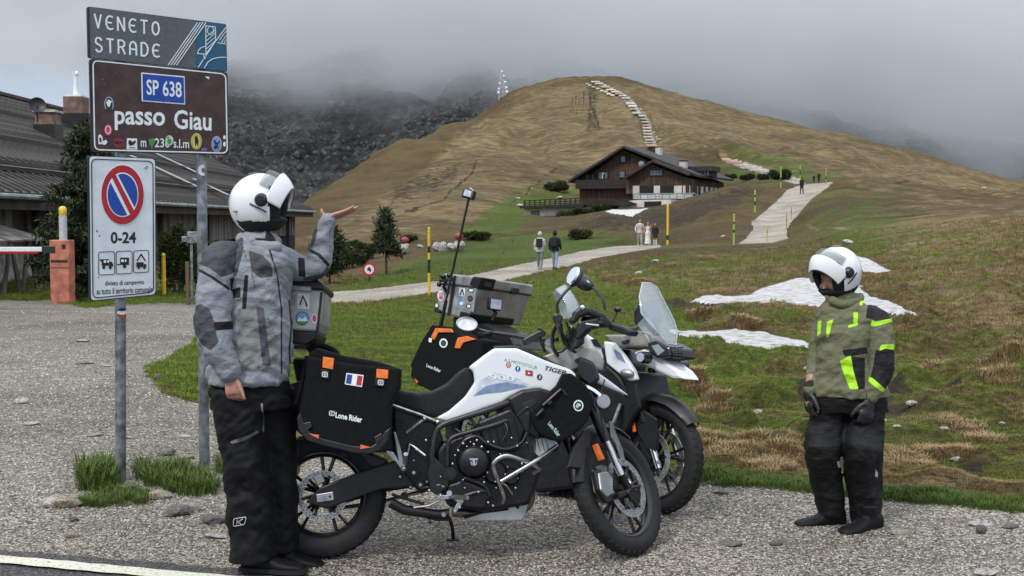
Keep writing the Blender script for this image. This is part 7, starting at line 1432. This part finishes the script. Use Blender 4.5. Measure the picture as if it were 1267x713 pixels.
def helmet(par, M, label, rot1, band=(-46, -14), side_vent=True):
    H_ = empty('helmet'); H_.parent = par; H_.matrix_local = M; H_['label'] = label
    op = lambda az, el: abs(az) < 66-max(0, (el+10))*.28 and -75 < el < 30
    mb = shellband(-180, 180, -52, 90, 1.0, 96, 48, cut=lambda az, el: op(az, el) or (el < -34-6*math.cos(R(az)) and abs(az) < 150)); mb.v = [tuple(Vector(v)) for v in mb.v]
    o = mb.build('shell', helm_w, H_); q = o.modifiers.new('s', 'SOLIDIFY'); q.thickness = .012; q.offset = -1; q = o.modifiers.new('v', 'SUBSURF'); q.levels = q.render_levels = 1
    mb = shellband(-180, 180, -62, -34, .985, 60, 8, cut=lambda az, el: False); o = mb.build('neck_roll', lining, H_); q = o.modifiers.new('s', 'SOLIDIFY'); q.thickness = .035; q.offset = -1
    for s in (-1, 1): mb = shellband(s*32, s*100, -64, 4, .93, 16, 14); o = mb.build('cheek_pad', lining, H_); q = o.modifiers.new('s', 'SOLIDIFY'); q.thickness = .03; q.offset = -1
    mb = shellband(-70, 70, 8, 34, .95, 24, 8); mb.build('brow_lining', lining, H_)
    mb = shellband(-80, 80, band[0], band[1], 1.05, 44, 12, a=.182, rotel=rot1); o = mb.build('chin_bar', helm_w, H_); q = o.modifiers.new('s', 'SOLIDIFY'); q.thickness = .022; q.offset = -1; q = o.modifiers.new('v', 'SUBSURF'); q.levels = q.render_levels = 1
    mb = shellband(-72, 72, band[0]-1, band[0]+5, 1.045, 40, 3, a=.182, rotel=rot1); mb.build('chin_bar_edge', helm_k, o)
    mb = shellband(-58, 58, band[1]-2, band[1]+22, 1.03, 40, 8, a=.170, rotel=rot1); o = mb.build('visor', visor_m, H_); q = o.modifiers.new('s', 'SOLIDIFY'); q.thickness = .003
    for s in (-1, 1):
        T_ = Matrix.Translation((.035, s*.124, .012)); mb = MB().lathe([(.0005, s*.020), (.022, s*.018), (.030, s*.008), (.034, -s*.006)], 24, axis='y', T=T_); mb.build('visor_pivot', helm_k, H_)
        mb = shellband(s*62, s*84, -34, -8, 1.012, 8, 8); mb.build('chin_latch', helm_w, H_); mb = MB().tube([(-.02, s*.13, .0), (.03, s*.136, -.03), (.055, s*.122, -.05)], .004, 5); mb.build('seam', helm_k, H_)
    mb = MB(); mb.box((-.02, 0, .151), (.05, .03, .008)); mb.build('top_vent', gtrim, H_, bevel=.005); mb = MB(); mb.box((-.152, .0, .02), (.012, .07, .03)); mb.box((-.10, -.1, -.03), (.03, .004, .008)); mb.build('rear_vent', gtrim, H_, bevel=.003)
    return H_
def HM(px, py, Y, head, pitch, O_, roll=0, s=1.0): return Matrix.Translation(at(px, py, Y)-O_) @ Matrix.Rotation(R(head), 4, 'Z') @ Matrix.Rotation(R(pitch), 4, 'Y') @ Matrix.Rotation(R(roll), 4, 'X') @ Matrix.Scale(s, 4)
def face(mb, M):
    T = lambda *p_: M @ Vector(p_); rings = []
    for el in range(-90, 91, 15):
        e_ = R(el); rings.append([T((.092+.012*math.cos(R(el+20)))*max(math.cos(e_), .03)*math.cos(2*math.pi*k/18)*(1 if math.cos(2*math.pi*k/18) > 0 else 1.05), .074*max(math.cos(e_), .03)*math.sin(2*math.pi*k/18)*(1 if el > 0 else 1-.25*abs(el)/90), .118*math.sin(e_)) for k in range(18)])
    mb.loft(rings); mb.tube([T(.092, 0, .022), T(.106, 0, -.012), T(.114, 0, -.030), T(.096, 0, -.036)], [.008, .011, .014, .007], 8); mb.ball(T(.086, 0, -.085), .024, 10, 8); mb.tube([T(.085, -.022, -.058), T(.096, 0, -.056), T(.085, .022, -.058)], .007, 6)
    for s in (-1, 1): mb.ball(T(.078, s*.038, -.03), .024, 10, 8); mb.ball(T(.0, s*.078, -.01), (.02), 8, 6); mb.tube([T(.085, s*.014, .032), T(.086, s*.034, .036), T(.074, s*.052, .028)], .007, 6)
def eyes(par, M):
    for s in (-1, 1): mb = MB().ball((.084, s*.031, .012), .011, 12, 8, T=M); mb.build('eye', pm('eye_white', (.7,.68,.66), .2), par); mb = MB().ball((.0925, s*.031, .012), .0055, 10, 6, T=M); mb.build('iris', pm('iris', (.05,.03,.02), .2), par)
# ------------------------------------------------------------------ the pointing rider
Ym = 6.02; Om = gpix(322, 702); Om = at(322, 702, Ym); Om.z = 0; man = empty('person', Om, 'person in grey riding jacket and white open helmet, raising a hand towards the hill', 'person', 'people in riding gear')
Y0 = Ym; z2 = lambda *L: [(220+a/2.743, 200+b_/2.743) for a, b_ in L]
mbb = MB(); Hm = HM(323, 252, Y0, -4, -6, Om)
rowloft(mbb, [(300,306,340,.06),(318,282,352,.11),(350,285,352,.12),(400,285,348,.12),(455,275,350,.13),(490,278,352,.12)], Y0)
ptube(mbb, [(325,262,Y0,17),(322,290,Y0,15),(320,305,Y0,16)]); ptube(mbb, [(275,322,Y0-.1,14),(268,355,Y0-.14,12),(264,392,Y0-.14,11),(273,428,Y0-.18,10),(284,456,Y0-.2,8),(287,466,Y0-.2,6.5)]); ptube(mbb, [(346,325,Y0+.1,13),(372,334,Y0+.12,12),(390,330,Y0+.12,10),(398,300,Y0+.12,9),(403,278,Y0+.12,7),(405,271,Y0+.12,6.5)])
ptube(mbb, [(298,480,Y0-.05,20),(298,550,Y0-.05,16),(304,620,Y0-.05,12),(312,690,Y0-.05,10)]); ptube(mbb, [(335,480,Y0+.1,20),(340,550,Y0+.1,16),(342,620,Y0+.1,12),(348,680,Y0+.1,10)])
for f_ in (mbb,): face(f_, Matrix.Translation(Om) @ Hm @ Matrix.Translation((-.03, 0, -.02)))
hand(mbb, at(286.5,466,Y0-.2), Vector((.12, -.12, -1)), Vector((-.25, -1, 0)), L=.165, curl=(.55,.6,.65,.7), thumb=-1, rad=.0098, thumb_dir=Vector((.55, -.35, -.75)))
hand(mbb, at(405,270.5,Y0+.12), Vector((.86, .25, .28)), Vector((.20, -.30, -1)), L=.172, curl=(.12,.08,.05,.1), thumb=1, rad=.0092, thumb_dir=Vector((-.95, -.1, .55)))
body = garment(mbb, 'body', skin, man, Om, .0055, 3); eyes(man, Hm @ Matrix.Translation((-.03, 0, -.02)))
# trousers, boots
mb = MB(); rowloft(mb, [(458,266,352,.15),(475,260,357,.155),(490,261,360,.16),(505,263,362,.15)], Y0)
rowloft(mb, [(480,262,326,.13,-.05),(510,265,326,.13,-.06),(549,273,328,.115,-.06),(580,277,331,.11,-.07),(602,280,335,.11,-.06),(640,281.5,338,.115,-.05),(670,283,340,.12,-.04),(690,283.5,342,.125,-.03)], Y0); rowloft(mb, [(480,305,364,.13,.08),(510,312,366,.12,.10),(549,315,367,.115,.12),(602,322,367.5,.11,.13),(640,325,367.5,.11,.14),(680,327,369,.12,.15)], Y0)
tr = garment(mb, 'trousers', trou, man, Om, .010, 4, .024, 3); 
castm = lambda name, poly, mat, tgt, lift, par: (lambda o: o)(cast(Matrix.Translation(Om), tgt, grid2d(poly, 2), lift, name, mat, par))
castm('pocket_piping', [(285,546.5),(300,541),(318,533),(320,535),(303,545),(287,549.5)], gtrim, tr, .003, man); castm('zip', [(322.5,500),(325,499),(326.5,520),(326,534),(324,534),(324.5,516)], alu, tr, .003, man)
LG = [(289.6,641.5),(304.6,639.4),(302.8,648.6),(288.8,651)]; o = cast(Matrix.Translation(Om), tr, (lambda P_: ([q for p_ in P_ for q in p_], [(4*i, 4*i+1, 4*i+2, 4*i+3) for i in range(len(P_))]))(ribbon(rpoly(LG, 2), .8, True)+ribbon([(293,649),(294,642.4)], 1.1)+ribbon([(300.6,641.4),(295,645.4),(299,648.4)], 1.0)), .004, 'trouser_logo', pr_white, man)
def boot(par, O_, heel, toe, Y, hpx, wd, dY=0, name='boot'):
    mb = MB(); a = at(heel[0], heel[1], Y); b_ = at(toe[0], toe[1], Y+dY); d = (b_-a); L = d.length; d.normalize(); s = Vector((-d.y, d.x, 0)).normalized(); rings = []
    for t, w_, h in ((0, .6, .85), (.06, .85, 1), (.25, .9, 1), (.42, .86, .86), (.6, 1, .62), (.78, 1.04, .52), (.92, .9, .46), (1, .58, .34)):
        c_ = a+d*L*t; H_ = hpx/FPX*Y*h; rings.append([c_+s*wd/2*w_*math.copysign(abs(math.cos(q))**.8, math.cos(q))+Vector((0, 0, H_*(.5+.5*math.copysign(abs(math.sin(q))**.8, math.sin(q)))-.004)) for q in [2*math.pi*k/16 for k in range(16)]])
    mb.loft(rings); mb.tube([a+d*L*.3+Vector((0, 0, hpx/FPX*Y*.75)), a+d*L*.3+Vector((0, 0, hpx/FPX*Y*1.35))], [wd*.42, wd*.46], 12); o = garment(mb, name, boot_m, par, O_, .008, 3)
    mb = MB(); P_ = []; Q_ = []
    for t, w_ in ((-.02, .62), (.08, .92), (.3, .9), (.45, .86), (.62, 1.02), (.8, 1.06), (.94, .9), (1.02, .55)): c_ = a+d*L*t-O_; P_.append(c_+s*wd/2*w_); Q_.append(c_-s*wd/2*w_)
    R_ = P_+Q_[::-1]; n = len(R_); z0_ = min(a.z, b_.z)-O_.z; mb.add([(q.x, q.y, q.z-.006) for q in R_]+[(q.x, q.y, q.z+.016) for q in R_], [tuple(range(n)), tuple(range(n, 2*n))]+[(i, (i+1) % n, n+(i+1) % n, n+i) for i in range(n)]); mb.build('sole', pm('rubber_sole', (.012,.012,.012), .8), o, smooth=False); return o
boot(man, Om, (300,703.5), (378,707.5), Y0-.03, 24, .11, -.05); boot(man, Om, (335,697), (400,702.5), Y0+.12, 22, .11, -.03)
# jacket
JL = {'dark': (.062,.066,.075), 'strap': (.014,.014,.016), 'green': (.19,.205,.195), 'pale': (.27,.275,.31), 'line': (.05,.05,.056), 'purple': (.075,.072,.090)}
jm = painted('grey_riding_jacket', (.235,.26,.295), [('green', JL['green']), ('pale', JL['pale']), ('purple', JL['purple']), ('dark', JL['dark']), ('line', JL['line']), ('strap', JL['strap'])])
mb = MB(); rowloft(mb, [(287,306,338,.07),(296,300,345,.085),(304,288,350,.11),(314,272,357,.14),(326,266,361,.16),(345,266,360,.165),(370,272,359,.165),(400,272,360,.17),(430,266,360,.18),(455,259,359,.19),(468,257,358,.195),(473,258,356,.19)], Y0, 34); jk = garment(mb, 'jacket', jm, man, Om, .009, 4, .028, 5)
seg = lambda pts, w_: ribbon(z2(*pts), w_)
paint(jk, [('green', [z2((200,500),(265,488),(300,505),(340,600),(335,713),(210,713)), z2((330,340),(400,360),(400,415),(350,400),(330,370)), z2((225,300),(260,290),(300,300),(290,320),(240,320))]),
 ('pale', [z2((185,225),(240,235),(310,262),(320,290),(270,292),(215,262)), z2((222,380),(300,400),(320,470),(240,440))]), ('purple', [z2((266,492),(292,498),(316,692),(288,694))]),
 ('dark', [z2((240,300),(290,320),(318,350),(322,390),(280,396),(250,372)), z2((70,300),(215,255),(222,300),(200,390),(100,390))]),
 ('line', seg([(232,430),(300,445),(345,480)], .8)+seg([(205,690),(340,705)], .8)+seg([(330,372),(375,412),(400,410)], 1.0)+seg([(335,345),(400,362)], .8)+seg([(250,372),(262,430)], 1.6)+seg([(355,440),(380,480),(392,560)], .9)+seg([(210,500),(222,690)], .7)+seg([(300,400),(350,410)], .7)+seg([(240,560),(236,660)], 1.0)),  # seam lines; those round the chest pocket also paint the flap's shadow
 ('strap', seg([(218,258),(222,300),(235,330)], 1.8)+[z2((226,384),(240,386),(232,502),(218,500)), z2((180,436),(212,425),(214,460),(186,466))]+seg([(322,330),(338,390),(352,500),(352,600),(352,720)], 2.0)+seg([(296,270),(312,300),(322,335)], 2.6)+[z2((258,258),(296,262),(312,292),(285,290)), z2((300,225),(330,260),(345,300),(325,300),(296,262))]+seg([(378,470),(386,560),(378,640),(384,712)], 2.2))])
mb = MB(); ptube(mb, [(284,312,Y0-.06,16),(272,322,Y0-.12,23),(268,350,Y0-.15,22),(265,375,Y0-.16,23),(264,395,Y0-.17,23),(267,420,Y0-.19,21.5),(275,440,Y0-.2,18),(283,455,Y0-.2,14.5),(285,461,Y0-.2,13.5)], 20)
s1 = garment(mb, 'sleeve', jm, man, Om, .008, 4, .018, 9)
paint(s1, [('green', [[(0,0),(1,0),(0,1)]]), ('pale', [z2((140,676),(208,655),(216,716),(138,716)), z2((196,330),(240,320),(236,380),(200,400))]), ('purple', [[(0,0),(1,0),(0,1)]]),
 ('dark', [z2((50,340),(75,290),(130,230),(205,240),(222,300),(214,338),(185,382),(150,392),(108,362)), z2((30,500),(78,484),(108,500),(124,545),(132,590),(140,612),(112,642),(85,625),(50,570))]), ('line', seg([(195,330),(205,420),(196,440)], .8)+seg([(140,680),(208,662)], .8)+seg([(108,500),(150,480),(185,470)], .6)),
 ('strap', seg([(60,362),(112,390),(174,432)], 3.4)+[z2((122,545),(195,541),(195,569),(126,573)), z2((176,398),(196,392),(196,446),(180,440))]+seg([(194,345),(190,420)], 2))])
mb = MB(); ptube(mb, [(338,318,Y0+.08,19),(356,326,Y0+.1,18.5),(374,333,Y0+.12,15.5),(388,332,Y0+.12,15.5),(395,322,Y0+.12,15.5),(399,300,Y0+.12,14),(403,283,Y0+.12,12),(405.5,274,Y0+.12,11)], 20); s2 = garment(mb, 'sleeve', jm, man, Om, .008, 4, .016, 12)
paint(s2, [('green', [z2((330,340),(400,345),(410,400),(350,400))]), ('pale', [[(0,0),(1,0),(0,1)]]), ('purple', [[(0,0),(1,0),(0,1)]]), ('dark', [z2((455,255),(462,200),(476,196),(470,260),(450,300)), z2((420,395),(490,380),(510,350),(516,372),(480,402),(430,402))]), ('line', seg([(476,196),(545,206)], .8)+seg([(520,200),(512,300)], .7)), ('strap', seg([(436,296),(478,316),(512,352)], 4)+[z2((408,325),(430,328),(434,392),(410,390))])])
mb = MB(); mb.v = []; ptube(mb, [(300,296,Y0-.0,9),(312,300,Y0-.05,9),(330,306,Y0-.08,8),(342,306,Y0-.07,8)], 12); q_ = garment(mb, 'collar', jm, man, Om, .008, 3); paint(q_, [(a_, [[(0,0),(1,0),(0,1)]]) for a_ in ('green','purple','dark','line','strap')]+[('pale', [[(0,0),(2000,0),(2000,2000),(0,2000)]])])
helmet(man, Hm, 'white flip up helmet with raised chin bar', 60)
# ------------------------------------------------------------------ the second rider
Yw = 6.95; Ow = at(1045, 659, Yw); Ow.z = ground(Ow.x, Ow.y); wo_ = empty('person', Ow, 'person in olive green jacket with neon stripes and white helmet, looking down', 'person', 'people in riding gear'); z5 = lambda *L: [(940+a/1.828, 290+b_/1.828) for a, b_ in L]
Y0 = Yw; mbb = MB(); Hw = HM(1035, 337.5, Y0, 214, 10, Ow, s=1.0)
rowloft(mbb, [(375,1026,1056,.06),(392,1018,1082,.09),(430,1014,1080,.11),(480,1014,1084,.11),(505,1010,1090,.11)], Y0); ptube(mbb, [(1040,350,Y0,14),(1042,378,Y0,13)])
ptube(mbb, [(1084,400,Y0-.06,11),(1090,448,Y0-.08,9),(1078,490,Y0-.14,7),(1074,500,Y0-.14,6)]); ptube(mbb, [(1020,400,Y0+.05,10),(1009,445,Y0+.05,9),(1003,480,Y0-.02,7),(1001,490,Y0-.02,6)]); ptube(mbb, [(1024,500,Y0+.0,17),(1020,563,Y0,13),(1028,630,Y0,9),(1026,645,Y0,9)]); ptube(mbb, [(1068,500,Y0-.04,18),(1064,563,Y0-.04,14),(1070,630,Y0-.04,9),(1068,655,Y0-.04,9)])
MFw = Matrix.Translation(Ow) @ Hw @ Matrix.Translation((.0, 0, -.035)); face(mbb, MFw); hand(mbb, at(1074,499,Y0-.14), Vector((-.2, -.15, -1)), Vector((.2, -1, .1)), L=.15, curl=(.6,.65,.7,.75), thumb=1, rad=.006); hand(mbb, at(1001,489,Y0-.02), Vector((-.05, -.1, -1)), Vector((-1, -.2, 0)), L=.15, curl=(.5,.55,.6,.65), thumb=-1, rad=.006)
garment(mbb, 'body', skin, wo_, Ow, .006, 3); eyes(wo_, Hw @ Matrix.Translation((.0, 0, -.035)))
mb = MB(); rowloft(mb, [(478,1004,1094,.14),(495,1003,1097,.15),(508,1004,1098,.14)], Y0); wt = painted('black_and_grey_trousers', (.0035,.0035,.004), [('panel', (.010,.0105,.012)), ('mark', (.5,.5,.52))], bump=.008)
rowloft(mb, [(490,1003,1052,.12,.02),(520,1003,1044,.11,.01),(535,998,1042,.115,0),(550,996,1040,.12,-.03),(566,997,1038,.11,-.04),(590,1001,1040,.10,0),(620,1009,1044,.09,.01),(638,1012,1043,.09,.01)], Y0); rowloft(mb, [(490,1046,1096,.13,-.02),(520,1046,1092,.12,-.03),(535,1043,1093,.125,-.05),(550,1044,1092,.13,-.08),(566,1045,1090,.12,-.09),(590,1046,1091,.105,-.05),(620,1052,1090,.095,-.04),(649,1054,1087,.095,-.04)], Y0)
tw = garment(mb, 'trousers', wt, wo_, Ow, .009, 4, .013, 21); paint(tw, [('panel', [z5((112,432),(195,428),(195,455),(185,478),(110,482)), z5((183,432),(262,436),(285,470),(258,520),(250,480),(186,470)), z5((240,510),(262,515),(280,600),(272,655),(258,610))]), ('mark', [z5((262,530),(268,540),(266,552),(261,546)), z5((175,515),(183,512),(188,526),(178,528))])])
boot(wo_, Ow, (1045,650), (984,654), Y0+.0, 24, .105, -.05); boot(wo_, Ow, (1088,656), (1041,665), Y0-.06, 26, .11, -.18)
WL = {'blk': (.012,.012,.014), 'neon': (.42,.80,.03), 'tone': (.12,.12,.085)}  # thin seam and quilting lines take the slightly darker olive
wj = painted('olive_riding_jacket', (.15,.152,.088), [('tone', WL['tone']), ('blk', WL['blk']), ('neon', WL['neon'])])
mb = MB(); rowloft(mb, [(362,1026,1062,.07),(372,1022,1066,.08),(382,1015,1080,.11),(392,1010,1092,.13),(410,1008,1082,.15),(430,1010,1076,.15),(450,1010,1077,.15),(468,1007,1090,.16),(482,1004,1099,.165),(489,1004,1102,.165)], Y0, 32); jw = garment(mb, 'jacket', wj, wo_, Ow, .009, 4, .024, 31)
paint(jw, [('tone', ribbon(z5((172,236),(168,300),(166,362)), .8)+ribbon(z5((140,236),(136,300),(134,350)), .8)+ribbon(z5((196,212),(190,262)), .7)+ribbon(z5((180,170),(178,250),(182,360)), 1.0)+ribbon(z5((128,250),(190,262),(240,255)), .8)+ribbon(z5((120,352),(300,366)), .9)+ribbon(z5((190,180),(215,190),(212,205)), .8)+ribbon(z5((150,290),(160,340)), .7)+[z5((190,262),(240,256),(242,272),(192,276))]),
 ('blk', [z5((186,262),(242,256),(246,270),(192,276)), z5((205,276),(238,280),(238,350),(222,352)), z5((245,150),(296,178),(292,196),(240,190))]), ('neon', [z5((181,286),(206,274),(212,310),(224,350),(204,350),(190,315)), z5((131,198),(140,194),(138,222),(130,232)), z5((152,198),(166,192),(160,215),(156,234),(150,232)), z5((212,176),(222,176),(222,206),(200,212),(200,206),(212,202)), z5((226,146),(238,142),(238,150),(230,162),(226,160))])])
mb = MB(); ptube(mb, [(1078,390,Y0-.03,14),(1086,400,Y0-.07,17),(1090,425,Y0-.09,17),(1090,448,Y0-.10,17),(1087,465,Y0-.12,15.5),(1080,482,Y0-.14,12),(1077,491,Y0-.14,10.5)], 18); sw = garment(mb, 'sleeve', wj, wo_, Ow, .008, 4, .014, 41)
paint(sw, [('tone', ribbon(z5((232,375),(262,385)), .8)), ('blk', [z5((230,150),(300,150),(300,190),(262,196),(240,186),(230,165)), z5((262,262),(305,258),(304,330),(282,356),(262,345),(250,325),(258,290))]), ('neon', [z5((236,188),(262,198),(300,190),(300,198),(262,208),(236,206)), z5((274,250),(304,248),(304,262),(284,258),(270,264)), z5((248,322),(256,326),(284,350),(280,358),(262,346),(246,332)), z5((224,150),(236,140),(238,148),(230,164))])])
mb = MB(); ptube(mb, [(1022,392,Y0+.04,12),(1014,420,Y0+.05,12),(1010,450,Y0+.05,11.5),(1006,472,Y0+.0,9.5),(1003,483,Y0-.02,8.5)], 16); sw2 = garment(mb, 'sleeve', wj, wo_, Ow, .008, 4, .012, 51); paint(sw2, [('tone', [[(0,0),(1,0),(0,1)]]), ('blk', [z5((100,330),(122,330),(122,345),(100,345))]), ('neon', [[(0,0),(1,0),(0,1)]])])
glv = pm('black_leather_glove', (.016,.015,.015), .45, var=.3, scale=30, bump=.002); mb = MB(); hand(mb, at(1076,497,Y0-.16), Vector((-.25, -.15, -1)), Vector((.2, -1, .1)), L=.185, curl=(.6,.65,.7,.75), thumb=1, rad=.0145); ptube(mb, [(1078,486,Y0-.14,9.5),(1075,497,Y0-.14,9)], 14); garment(mb, 'glove', glv, wo_, Ow, .006, 3)
mb = MB(); hand(mb, at(1001.5,485,Y0-.02), Vector((-.05, -.1, -1)), Vector((-1, -.2, 0)), L=.185, curl=(.5,.55,.6,.65), thumb=-1, rad=.0145); ptube(mb, [(1003,480,Y0-.02,8),(1001,490,Y0-.02,7.5)], 14); garment(mb, 'glove', glv, wo_, Ow, .006, 3)
mb = MB(); ptube(mb, [(1030,372,Y0-.08,6),(1042,377,Y0-.09,6),(1056,374,Y0-.06,6),(1064,368,Y0,6)], 12); q_ = garment(mb, 'collar', wj, wo_, Ow, .008, 3); paint(q_, [(a_, [[(0,0),(1,0),(0,1)]]) for a_ in ('tone','blk','neon')])
HW_ = helmet(wo_, Hw, 'white flip up helmet tilted down with raised chin bar', 54, band=(-42, -10))
# ------------------------------------------------------------------ small distant people
def cm(n, c): return pm('cloth_'+n, c, .85, var=.15, scale=6, bump=.01)
def walker(px, yt, yb, label, head, top, bottom, hairc, stride=.3, coat=0, dress=False, pack=None, hood=None, shoes=(.02,.02,.02), arms=0, Y=None, armout=0, name='person', group='walkers on the paths', sock=None):
    g = gpix(px, yb, 20, 400) if Y is None else Vector(((px-CX)/FPX*Y, Y, ground((px-CX)/FPX*Y, Y))); H = zat(yt, g.y)-g.z; H = max(H, .5); o = empty(name, g, label, 'person', group, rot=(0, 0, R(head))); k = H/1.75; V3 = lambda *p_: Vector(p_)*k
    def part(f, nm, mat, vox=.026): mb = MB(); f(mb); q = mb.build(nm, mat, o); organic(q, vox*k, 2); return q
    hipz, kz = .92, .50
    def legs(mb, r_):
        for s in (-1, 1): f_ = s*stride; mb.tube([V3(0, s*.09, hipz), V3(f_*.35+.03, s*.09, kz), V3(f_*.8-.02, s*.09, .09)], [r_*1.35*k, r_*k, r_*.72*k], 10)
    def armf(mb, r_):
        for s in (-1, 1): mb.tube([V3(0, s*.19, 1.42), V3(-.02-s*stride*.2, s*(.25+armout), 1.15), V3(.06-s*stride*.5, s*(.25+armout*.6), .90)], [r_*1.25*k, r_*k, r_*.8*k], 8)
    def bod(mb):
        legs(mb, .055); armf(mb, .04); mb.loft([[V3(.10*c_*q, .15*s_*q, z) for c_, s_ in ((math.cos(2*math.pi*t/12), math.sin(2*math.pi*t/12)) for t in range(12))] for z, q in ((.88, .9), (1.1, .85), (1.3, 1.1), (1.45, .8))]); mb.tube([V3(0, 0, 1.42), V3(.01, 0, 1.58)], .05*k, 8); mb.ball(V3(.015, 0, 1.64), (.095*k, .078*k, .115*k), 14, 10); mb.ball(V3(.11, 0, 1.62), .018*k, 6, 5)
        for s in (-1, 1): mb.box(V3(.06-s*stride*.5, s*(.25+armout*.6), .82), (.05*k, .03*k, .12*k)); mb.tube([V3(s*stride*.8-.06, s*.09, .04), V3(s*stride*.8+.14, s*.09, .03)], [.045*k, .035*k], 8)
    part(bod, 'body', skin)
    def jac(mb):
        z0 = .82 if not coat else coat; mb.loft([[V3((.13+d_)*c_, (.19+d_)*s_, z) for c_, s_ in ((math.cos(2*math.pi*t/14), math.sin(2*math.pi*t/14)) for t in range(14))] for z, d_ in ((z0, .05 if coat else .02), (1.05, .0), (1.3, .02), (1.44, .0), (1.5, -.07))]); armf(mb, .055)
    if dress: part(lambda mb: mb.loft([[V3((.12*q)*c_, (.16*q)*s_, z) for c_, s_ in ((math.cos(2*math.pi*t/14), math.sin(2*math.pi*t/14)) for t in range(14))] for z, q in ((.12, 1.5), (.5, 1.25), (.95, 1.15), (1.1, .85), (1.3, 1.05), (1.38, .9))]), 'dress', top)
    else:
        part(jac, 'jacket', top)
        if bottom: part(lambda mb: (legs(mb, .075), mb.ball(V3(0, 0, .93), (.13*k, .17*k, .12*k), 12, 8)), 'trousers', bottom)
    if hood: part(lambda mb: mb.ball(V3(-.01, 0, 1.66), (.125*k, .11*k, .14*k), 14, 10), 'hood', hood)
    else: part(lambda mb: mb.ball(V3(-.025, 0, 1.68), (.10*k, .09*k, .105*k), 12, 8), 'hair', hairc)
    if pack: part(lambda mb: mb.box(V3(-.20, 0, 1.25), (.16*k, .28*k, .42*k)), 'backpack', pack)
    if sock: part(lambda mb: [mb.tube([V3(s*stride*.35+.02, s*.09, .45), V3(s*stride*.8-.02, s*.09, .1)], .06*k, 8) for s in (-1, 1)], 'sock', sock)
    part(lambda mb: [mb.tube([V3(s*stride*.8-.09, s*.09, .05), V3(s*stride*.8+.15, s*.09, .035)], [.06*k, .045*k], 8) for s in (-1, 1)], 'shoes', cm('shoe%d' % int(shoes[0]*100), shoes)); return o
pale_h, blk_c, jean = cm('pale_hoodie', (.50,.49,.48)), cm('black', (.014,.014,.016)), cm('light_denim', (.26,.36,.46)); dkh = cm('dark_hair', (.02,.014,.01)); lgrey = cm('pale_suit', (.50,.47,.45)); whd = cm('white_dress', (.74,.72,.70))
walker(668, 287.5, 333.5, 'walker in pale hoodie with black backpack on the pale path', 78, pale_h, cm('grey_green', (.16,.20,.19)), None, .16, pack=blk_c, hood=pale_h, shoes=(.4,.3,.3)); walker(686.5, 286, 333.5, 'walker in black hood and light blue jeans on the pale path', 74, blk_c, jean, None, .2, pack=blk_c, hood=blk_c)
walker(791.5, 271.5, 304, 'man in a pale suit, leftmost of the three in wedding clothes', -85, lgrey, cm('pale_trousers', (.36,.34,.33)), dkh, .22, shoes=(.5,.5,.5), armout=.06); walker(801.5, 274.5, 304, 'woman in a long white dress between the suit and the black coat', -95, whd, None, dkh, .1, dress=True, shoes=(.5,.5,.5)); walker(810.5, 276.5, 304, 'short person in black coat and white socks right of the bride', -100, cm('black_coat', (.014,)*3), None, cm('auburn', (.10,.04,.02)), .1, coat=.62, sock=whd, shoes=(.5,.5,.5))
walker(992, 219.5, 240, 'lone dark walker near the top of the steep path', 100, blk_c, cm('dark_trousers', (.03,.03,.035)), dkh, .2, pack=blk_c); walker(1013, 213.5, 227, 'dark figure on the crest right of the lone walker', 80, blk_c, blk_c, dkh, .1, armout=.1, pack=blk_c); walker(1007, 216, 226.5, 'small dark figure on the crest between two others', 90, blk_c, blk_c, dkh, .1)
